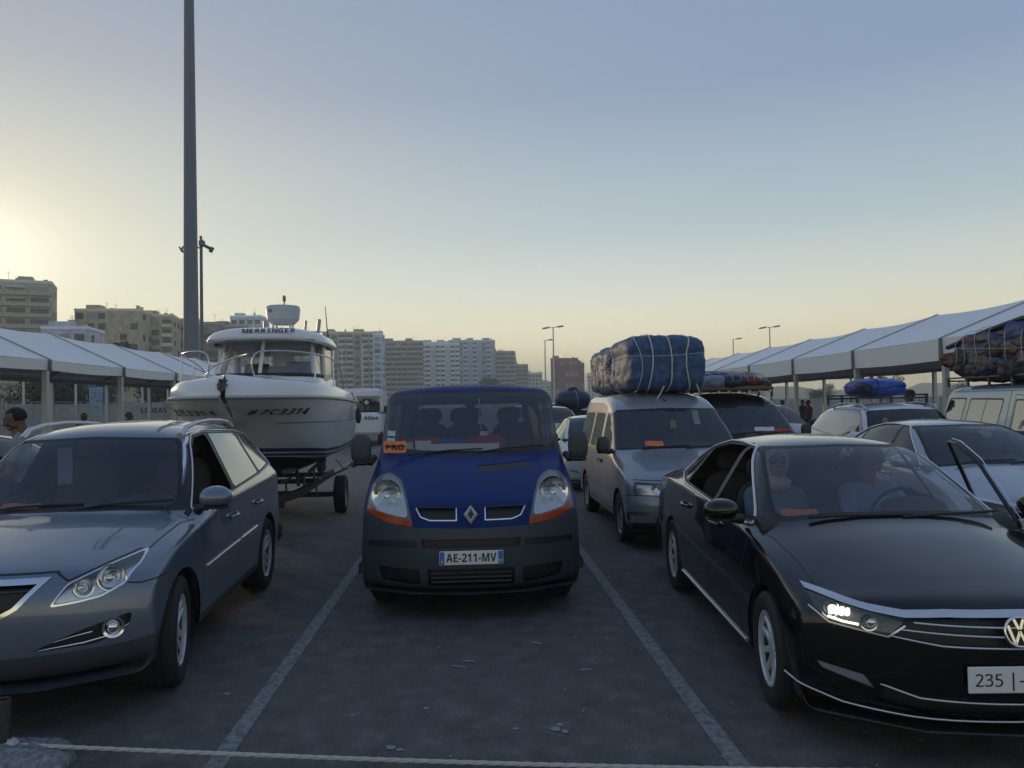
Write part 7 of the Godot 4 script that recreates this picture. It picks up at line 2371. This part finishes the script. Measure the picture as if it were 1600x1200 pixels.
func sedan_rows() -> Array:
	return [
		[.66, .20, .70, .0, .02, .19, .74, .185, .78, .74, .18, .30], [.80, .22, .74, .005, .02, .21, .80, .20, .83, .80, .18, .34],
		[.86, .30, .78, .01, .04, .27, .85, .25, .87, .83, .18, .40], [.875, .45, .80, .01, .05, .42, .87, .35, .89, .86, .18, .41],
		[.87, .62, .78, .01, .06, .58, .87, .45, .90, .87, .19, .43], [.84, .73, .74, .02, .06, .66, .86, .50, .905, .87, .19, .43],
		[.79, .775, .70, .03, .06, .69, .86, .50, .91, .875, .19, .41], [.60, .83, .68, .05, .07, .74, .865, .55, .912, .88, .20, .34],
		[.30, .90, .69, .06, .07, .82, .87, .57, .915, .885, .20, .26], [0.0, .965, .70, .06, .07, .88, .875, .60, .915, .885, .20, .20],
		[-.26, 1.015, .71, .055, .06, .92, .875, .60, .915, .885, .20, .18], [-.32, 1.035, .71, .055, .06, .925, .875, .60, .915, .885, .20, .18],
		[-.70, 1.24, .66, .05, .07, .94, .87, .62, .915, .885, .20, .16], [-1.08, 1.415, .59, .05, .08, .96, .865, .62, .915, .885, .20, .13],
		[-1.2, 1.447, .575, .055, .09, .96, .865, .62, .915, .885, .20, .10], [-1.5, 1.475, .565, .06, .10, .97, .865, .62, .915, .885, .20, .04],
		[-1.9, 1.48, .56, .06, .10, .985, .865, .62, .915, .885, .20, 0.0], [-2.4, 1.45, .55, .06, .10, 1.0, .865, .62, .915, .885, .20, -.03],
		[-2.75, 1.385, .54, .06, .09, 1.005, .86, .62, .915, .885, .21, -.08], [-3.3, 1.17, .60, .05, .07, 1.01, .85, .62, .91, .88, .22, -.10],
		[-3.45, 1.12, .66, .04, .06, 1.0, .84, .62, .905, .88, .22, -.10], [-3.75, 1.08, .68, .04, .06, .98, .83, .62, .89, .87, .24, -.14],
		[-3.86, 1.04, .70, .03, .05, .94, .82, .62, .87, .85, .26, -.16], [-3.92, .8, .74, .02, .05, .74, .82, .6, .86, .84, .28, -.16],
		[-3.9, .42, .74, .01, .04, .39, .82, .37, .85, .82, .28, -.16], [-3.8, .29, .72, .0, .02, .287, .78, .285, .8, .78, .283, -.16]]
func mpv_rows() -> Array:
	return [
		[.68, .26, .74, .0, .02, .25, .78, .24, .80, .77, .24, .18], [.77, .30, .78, .005, .03, .28, .83, .26, .85, .82, .24, .19],
		[.80, .42, .80, .01, .04, .39, .86, .36, .88, .84, .24, .20], [.80, .58, .80, .01, .04, .55, .87, .48, .89, .85, .24, .20],
		[.775, .64, .80, .02, .04, .60, .87, .50, .895, .86, .25, .20], [.75, .80, .78, .02, .04, .74, .87, .55, .90, .86, .25, .20],
		[.70, .845, .77, .03, .05, .78, .87, .58, .90, .87, .26, .19], [.30, 1.0, .79, .05, .07, .90, .88, .60, .905, .87, .26, .15],
		[-.15, 1.125, .82, .05, .07, 1.0, .89, .62, .905, .88, .26, .13], [-.22, 1.15, .82, .05, .07, 1.03, .89, .62, .905, .88, .26, .13],
		[-.60, 1.42, .79, .05, .07, 1.06, .89, .65, .905, .88, .26, .11], [-.93, 1.665, .745, .06, .08, 1.08, .89, .65, .905, .88, .26, .09],
		[-1.05, 1.745, .735, .065, .09, 1.08, .89, .65, .905, .88, .26, .07], [-1.4, 1.87, .72, .07, .10, 1.09, .89, .65, .905, .88, .26, .03],
		[-1.9, 1.92, .71, .07, .10, 1.09, .89, .65, .905, .88, .26, 0.0], [-2.9, 1.92, .71, .07, .10, 1.09, .89, .65, .905, .88, .26, 0.0],
		[-3.45, 1.89, .70, .07, .10, 1.09, .88, .65, .90, .88, .27, -.03], [-3.56, 1.74, .69, .05, .08, 1.09, .87, .65, .89, .87, .28, -.04],
		[-3.63, 1.1, .76, .02, .06, 1.02, .86, .65, .88, .86, .3, -.05], [-3.66, .5, .76, .02, .05, .46, .86, .42, .88, .85, .3, -.05],
		[-3.58, .31, .74, .0, .02, .307, .8, .305, .82, .8, .303, -.05]]
func circle_poly(c: Vector2, r: float, seg := 28) -> PackedVector2Array:
	var p := PackedVector2Array()
	for k in seg: p.append(c + Vector2(cos(TAU * k / seg), sin(TAU * k / seg)) * r)
	return p
# carve the body, name the pieces, add the dark lining, wheel wells and wheels
func build_body(o: Node3D, rows: Array, cuts: Array, mats: Dictionary, g: Dictionary) -> Array:
	var T := shell(rows, g.get("step", 0.07))
	for az in [0.0, g.wb]:
		cuts.push_front(cut("well", "s", circle_poly(Vector2(az, g.R * 0.98), g.arch), {"drop": true, "nm": 0.03}))
	for ring in [0.0, g.wb]:
		if g.has("arch_trim"): cuts.insert(2, cut("arch_trim", "s", circle_poly(Vector2(ring, g.R * 0.98), g.arch + g.arch_trim), {"c": true, "nm": 0.03, "off": 0.004}))
	var B := {}
	carve(T, cuts, 1, B, "body")
	carve(mirrored(T), cuts, -1, B, "body")
	var L := MB.new()
	var H := MB.new()
	for key in ["body", "bumper"]:
		if not B.has(key): continue
		var b: MB = B[key]
		for k in range(0, b.v.size(), 3):
			var m := (b.v[k] + b.v[k + 1] + b.v[k + 2]) / 3.0
			if m.y < rows[9][10] + 0.1: continue
			(H if m.y > rows[9][1] - .05 and m.z < -.2 else L).tri(b.v[k] - b.n[k] * 0.03, b.v[k + 1] - b.n[k + 1] * 0.03, b.v[k + 2] - b.n[k + 2] * 0.03, -b.n[k], -b.n[k + 1], -b.n[k + 2])
	B["interior_lining"] = L
	B["headliner"] = H
	mats["headliner"] = M.headliner
	for az in [0.0, g.wb]:
		for s in [-1.0, 1.0]:
			var W := MB.new()
			var a: float = g.arch + 0.02
			W.lathe([Vector2(a, 0.0), Vector2(a, 0.30)], Vector3(s * (g.wm - 0.36), g.R * 0.98, az), Vector3(s, 0, 0), 24, deg_to_rad(155), deg_to_rad(385))
			W.lathe([Vector2(0.0, 0.0), Vector2(a, 0.0)], Vector3(s * (g.wm - 0.36), g.R * 0.98, az), Vector3(s, 0, 0), 24, deg_to_rad(155), deg_to_rad(385))
			B["wheel_well|%d|%d" % [int(s), int(az * 10)]] = W
	for key in B:
		var nm: String = key.split("|")[0]
		var m: Material = mats.get(nm, mats.get(nm.replace("_backing", ""), M.black))
		if nm.ends_with("_backing"): m = mats.get(nm, M.reflector)
		obj(nm, B[key], m, o)
	for s in [-1.0, 1.0]:
		wheel(o, Vector3(s * g.tr, g.R, 0), g.R, g.tw, g.style, g.get("steer", 0.0), s)
		wheel(o, Vector3(s * g.tr, g.R, g.wb), g.R, g.tw, g.style, 0.0, s)
	return T
# a thin moulding laid on the flank along points given in the side view
func moulding(o: Node3D, called: String, T: Array, ring: Array, r: float, m: Material, sides: Array, closed := true):
	var p := poly(ring)
	if closed: p = smooth_poly(p, .05, 3)
	var pts := []
	var cnt := p.size() if closed else p.size() - 1
	for k in cnt:
		var a := p[k]
		var b := p[(k + 1) % p.size()]
		var n := maxi(1, int(a.distance_to(b) / .10))
		for q in n: pts.append(a.lerp(b, float(q) / n))
	if not closed: pts.append(p[p.size() - 1])
	var out := []
	for q in pts:
		var best := -1.0
		var nn := Vector3.RIGHT
		for t in T:
			if t[3].x < .34: continue
			var a := Vector2(t[0].z, t[0].y)
			if absf(a.x - q.x) > .2 or absf(a.y - q.y) > .3: continue
			if Geometry2D.point_is_inside_triangle(q, a, Vector2(t[1].z, t[1].y), Vector2(t[2].z, t[2].y)):
				var b := Vector2(t[1].z, t[1].y)
				var c := Vector2(t[2].z, t[2].y)
				var den := (b - a).cross(c - a)
				var u: float = (q - a).cross(c - a) / den
				var w: float = (b - a).cross(q - a) / den
				var x: float = t[0].x * (1.0 - u - w) + t[1].x * u + t[2].x * w
				if x > best:
					best = x
					nn = t[3]
		if best > .2: out.append(Vector3(best, q.y, q.x) + nn * r * .5)
	for s in sides:
		var b := MB.new()
		var w := []
		for q in out: w.append(q * Vector3(s, 1, 1))
		if w.size() > 2: b.tube(w, r, 6, closed)
		obj(called, b, m, o)
func wheel(o: Node3D, at: Vector3, R: float, w: float, style: String, steer: float, s: float):
	var k := Node3D.new()
	var nm := "wheel"
	var q := 0
	while o.has_node(nm):
		q += 1
		nm = "wheel_%03d" % q
	k.name = nm
	o.add_child(k, true)
	k.position = at
	k.rotation_degrees.y = steer
	var key := "%s %.3f %.2f %d" % [style, R, w, int(s)]
	if not wheel_cache.has(key):
		var ax := Vector3(s, 0, 0)
		var t := MB.new()
		var r0 := R * 0.66
		var h := w * 0.5
		t.lathe([Vector2(r0 - .02, -h * .8), Vector2(r0, -h * .92), Vector2(R * .85, -h), Vector2(R * .95, -h * .93), Vector2(R * .99, -h * .78), Vector2(R, -h * .5), Vector2(R, -h * .28), Vector2(R * .975, -h * .27), Vector2(R * .975, -h * .22), Vector2(R, -h * .21), Vector2(R, h * .21), Vector2(R * .975, h * .22), Vector2(R * .975, h * .27), Vector2(R, h * .28), Vector2(R, h * .5), Vector2(R * .99, h * .78), Vector2(R * .95, h * .93), Vector2(R * .9, h * .985), Vector2(R * .85, h), Vector2(R * .78, h * .985), Vector2(r0 + .008, h * .92), Vector2(r0 + .002, h * .8)], Vector3(), ax, 48)
		var d := MB.new()
		var e := h * 0.86
		d.lathe([Vector2(r0 - .022, e * .72), Vector2(r0 - .022, e * .92), Vector2(r0 - .012, e * 1.02), Vector2(r0 - .002, e * 1.02), Vector2(r0 - .001, e * .85)], Vector3(), ax, 48)
		d.lathe([Vector2(.062, e * .2), Vector2(.058, e * .74), Vector2(.045, e * .8), Vector2(.028, e * .82), Vector2(0, e * .83)], Vector3(), ax, 20)
		if style == "steel":
			d.lathe([Vector2(.05, e * .5), Vector2(r0 * .5, e * .62), Vector2(r0 * .72, e * .75), Vector2(r0 * .86, e * .5), Vector2(r0 - .02, e * .3)], Vector3(), ax, 32)
		else:
			var cnt := 5
			for i in cnt:
				var an := TAU * i / cnt + 0.3
				var er := Vector3(0, cos(an), sin(an))
				var et := Vector3(0, -sin(an), cos(an))
				var split: float = {"twin": .36, "five": .0, "vee": .56}[style]
				var sgn := [-1.0, 1.0] if split > 0.0 else [0.0]
				for g2 in sgn:
					var wi: float = .024 if split > 0.0 else .05
					var wo: float = .017 if split > 0.0 else .032
					var a0: Vector3 = er * .05 + et * g2 * (.016 if style == "vee" else .03) + ax * e * .72
					var a1: Vector3 = er * (r0 - .012) * (1.0 - split * split * .12) + et * g2 * (r0 * split * .5) + ax * e * .90
					var dirp := (a1 - a0).normalized()
					var sd := dirp.cross(ax).normalized()
					var dn := -ax
					var pr := []
					for u in [[a0, wi], [a0.lerp(a1, .5) - ax * .006, (wi + wo) * .5], [a1, wo]]:
						pr.append(PackedVector3Array([u[0] - sd * u[1] + dn * .045, u[0] - sd * u[1] + dn * .012, u[0] - sd * u[1] * .55, u[0] + sd * u[1] * .55, u[0] + sd * u[1] + dn * .012, u[0] + sd * u[1] + dn * .045]))
					for i2 in 2:
						for j in 5:
							var A: Vector3 = pr[i2][j]
							var Bq: Vector3 = pr[i2][j + 1]
							var C: Vector3 = pr[i2 + 1][j + 1]
							var D: Vector3 = pr[i2 + 1][j]
							var mid := (A + Bq + C + D) * 0.25
							var core: Vector3 = (a0.lerp(a1, (i2 + .5) / 2.0) + dn * .03)
							d.quad(A, Bq, C, D, mid - core)
		var br := MB.new()
		br.lathe([Vector2(r0 - .03, -h * .7), Vector2(r0 - .022, e * .2), Vector2(r0 - .02, e * .72)], Vector3(), ax, 40)
		br.lathe([Vector2(0, e * .1), Vector2(r0 * .72, e * .1), Vector2(r0 * .72, e * .02)], Vector3(), ax, 28)
		br.lathe([Vector2(r0 * .72, e * .0), Vector2(r0 - .03, -h * .6)], Vector3(), ax, 28)
		wheel_cache[key] = [t.mesh(), d.mesh(), br.mesh()]
	var c: Array = wheel_cache[key]
	put("tyre", c[0], M.rubber, k)
	put("rim", c[1], M.alloy if style != "steel" else M.steel_rim, k)
	put("brake_disc", c[2], M.dark_metal, k)
var wheel_cache := {}
# seats, dashboard, steering wheel, mirror. zc: cowl, belt: belt height, floor y
func cabin(o: Node3D, zc: float, belt: float, fl: float, hw: float, rows: Array, m_seat: Material, wheel_side := 1.0, seat_h := 0.5):
	var d := MB.new()
	var prof := PackedVector2Array([Vector2(zc + .02, belt - .02), Vector2(zc - .12, belt + .01), Vector2(zc - .38, belt + .0), Vector2(zc - .50, belt - .06), Vector2(zc - .48, belt - .22), Vector2(zc - .3, belt - .45), Vector2(zc + .02, belt - .45)])
	var pp := PackedVector2Array()
	for q in smooth_poly(prof, .08): pp.append(Vector2(-q.x, q.y))
	d.prism(pp, hw * 2.0, Transform3D(Basis(Vector3(0, 0, -1), Vector3.UP, Vector3(1, 0, 0)), Vector3(-hw, 0, 0)))
	d.blob(Vector3(wheel_side * .36, belt + .0, zc - .40), Vector3(.22, .09, .14), 2.5)
	d.box(Vector3(0, fl, zc - 1.3), Vector3(hw * 1.9, .04, 2.9))
	obj("dashboard", d, M.dash, o)
	var st := MB.new()
	var c := Vector3(wheel_side * .36, belt - .04, zc - .62)
	var tilt := Basis(Vector3.RIGHT, deg_to_rad(24))
	var ring := []
	for k in 28: ring.append(c + tilt * Vector3(cos(TAU * k / 28) * .185, sin(TAU * k / 28) * .185, 0))
	st.tube(ring, .014, 8, true)
	st.blob(c, Vector3(.07, .06, .03), 2.5, tilt)
	for a in [0.1, PI - .1, -PI / 2]: st.bar(c, c + tilt * Vector3(cos(a), sin(a), 0) * .18, .03, .015)
	obj("steering_wheel", st, M.black, o)
	for r in rows:
		for s in (r[1] as Array):
			var e := MB.new()
			var z: float = r[0]
			var w: float = r[2]
			var sb := Basis(Vector3.RIGHT, deg_to_rad(-14))
			var by := fl + seat_h
			e.blob(Vector3(s, by - .07, z + .02), Vector3(w, .1, .27), 3.5)
			e.blob(Vector3(s, by + .28, z - .28), Vector3(w * .98, .34, .075), 3.2, sb)
			e.blob(Vector3(s, by + .70, z - .385), Vector3(minf(.14, w * .6), .095, .05), 2.8, sb)
			e.tube([Vector3(s - .05, by + .66, z - .37), Vector3(s - .05, by + .5, z - .34)], .007, 6)
			e.tube([Vector3(s + .05, by + .66, z - .37), Vector3(s + .05, by + .5, z - .34)], .007, 6)
			obj("seat", e, m_seat, o)
func mirror_shell(o: Node3D, at: Vector3, r: Vector3, s: float, arm_to: Vector3, m_cap: Material, e := 2.6):
	var b := MB.new()
	b.blob(at, r, e, Basis(Vector3.UP, deg_to_rad(-12 * s)), 16, 22, func(p, dd): return Vector3(p.x, p.y * (1.0 if p.y > 0.0 else .82), p.z * (1.0 if p.z > 0 else .45)))
	var q := obj("wing_mirror", b, m_cap, o)
	var a := MB.new()
	a.tube([at + Vector3(-s * r.x * .5, -r.y * .75, 0), at + Vector3(-s * r.x * .9, -r.y * .82, -.01), arm_to], [.028, .03, .034], 8)
	a.blob(at + Vector3(0, -r.y * .80, .0), Vector3(r.x * .85, r.y * .16, r.z * .9), 2.6)
	obj("mirror_arm", a, M.black, q)
	var g := MB.new()
	g.blob(at + Vector3(0, 0, -r.z * .42), Vector3(r.x * .84, r.y * .72, .006), 3.5)
	obj("mirror_glass", g, M.mirror, q)
func wiper(o: Node3D, pts: Array):
	var b := MB.new()
	b.tube(pts, .009, 6)
	obj("wiper", b, M.black, o)
func plate(o: Node3D, at: Vector3, w: float, h: float, tilt := 0.0) -> MeshInstance3D:
	var b := MB.new()
	b.bbox(Vector3(), Vector3(w, h, .012), .004)
	return put("number_plate", b.mesh(), M.plate, o, at, Basis(Vector3.RIGHT, deg_to_rad(tilt)))
func letter(parent: Node, s: String, h: float, at: Vector3, m: Material, bold := true, mono := false, sx := 1.0, called := "plate_lettering", bs := Basis()):
	var t := text_mesh(s, h, .003, bold, mono)
	return put(called, t, m, parent, at, bs * Basis.from_scale(Vector3(sx, 1, 1)))
func wipers_pair(o: Node3D, zc: float, y: float, hw: float, slope: float):
	for s in [-1.0, 0.15]:
		var x0: float = s * hw * .62
		var pts := []
		for q in [[-.02, -.005], [.2, .025], [.4, .032], [.62, .034]]:
			var x: float = x0 + q[0]
			pts.append(Vector3(x, y + q[1] * slope, zc + .02 - q[1] * 1.5 * slope - .17 * pow(absf(x) / .88, 2.6)))
		wiper(o, pts)
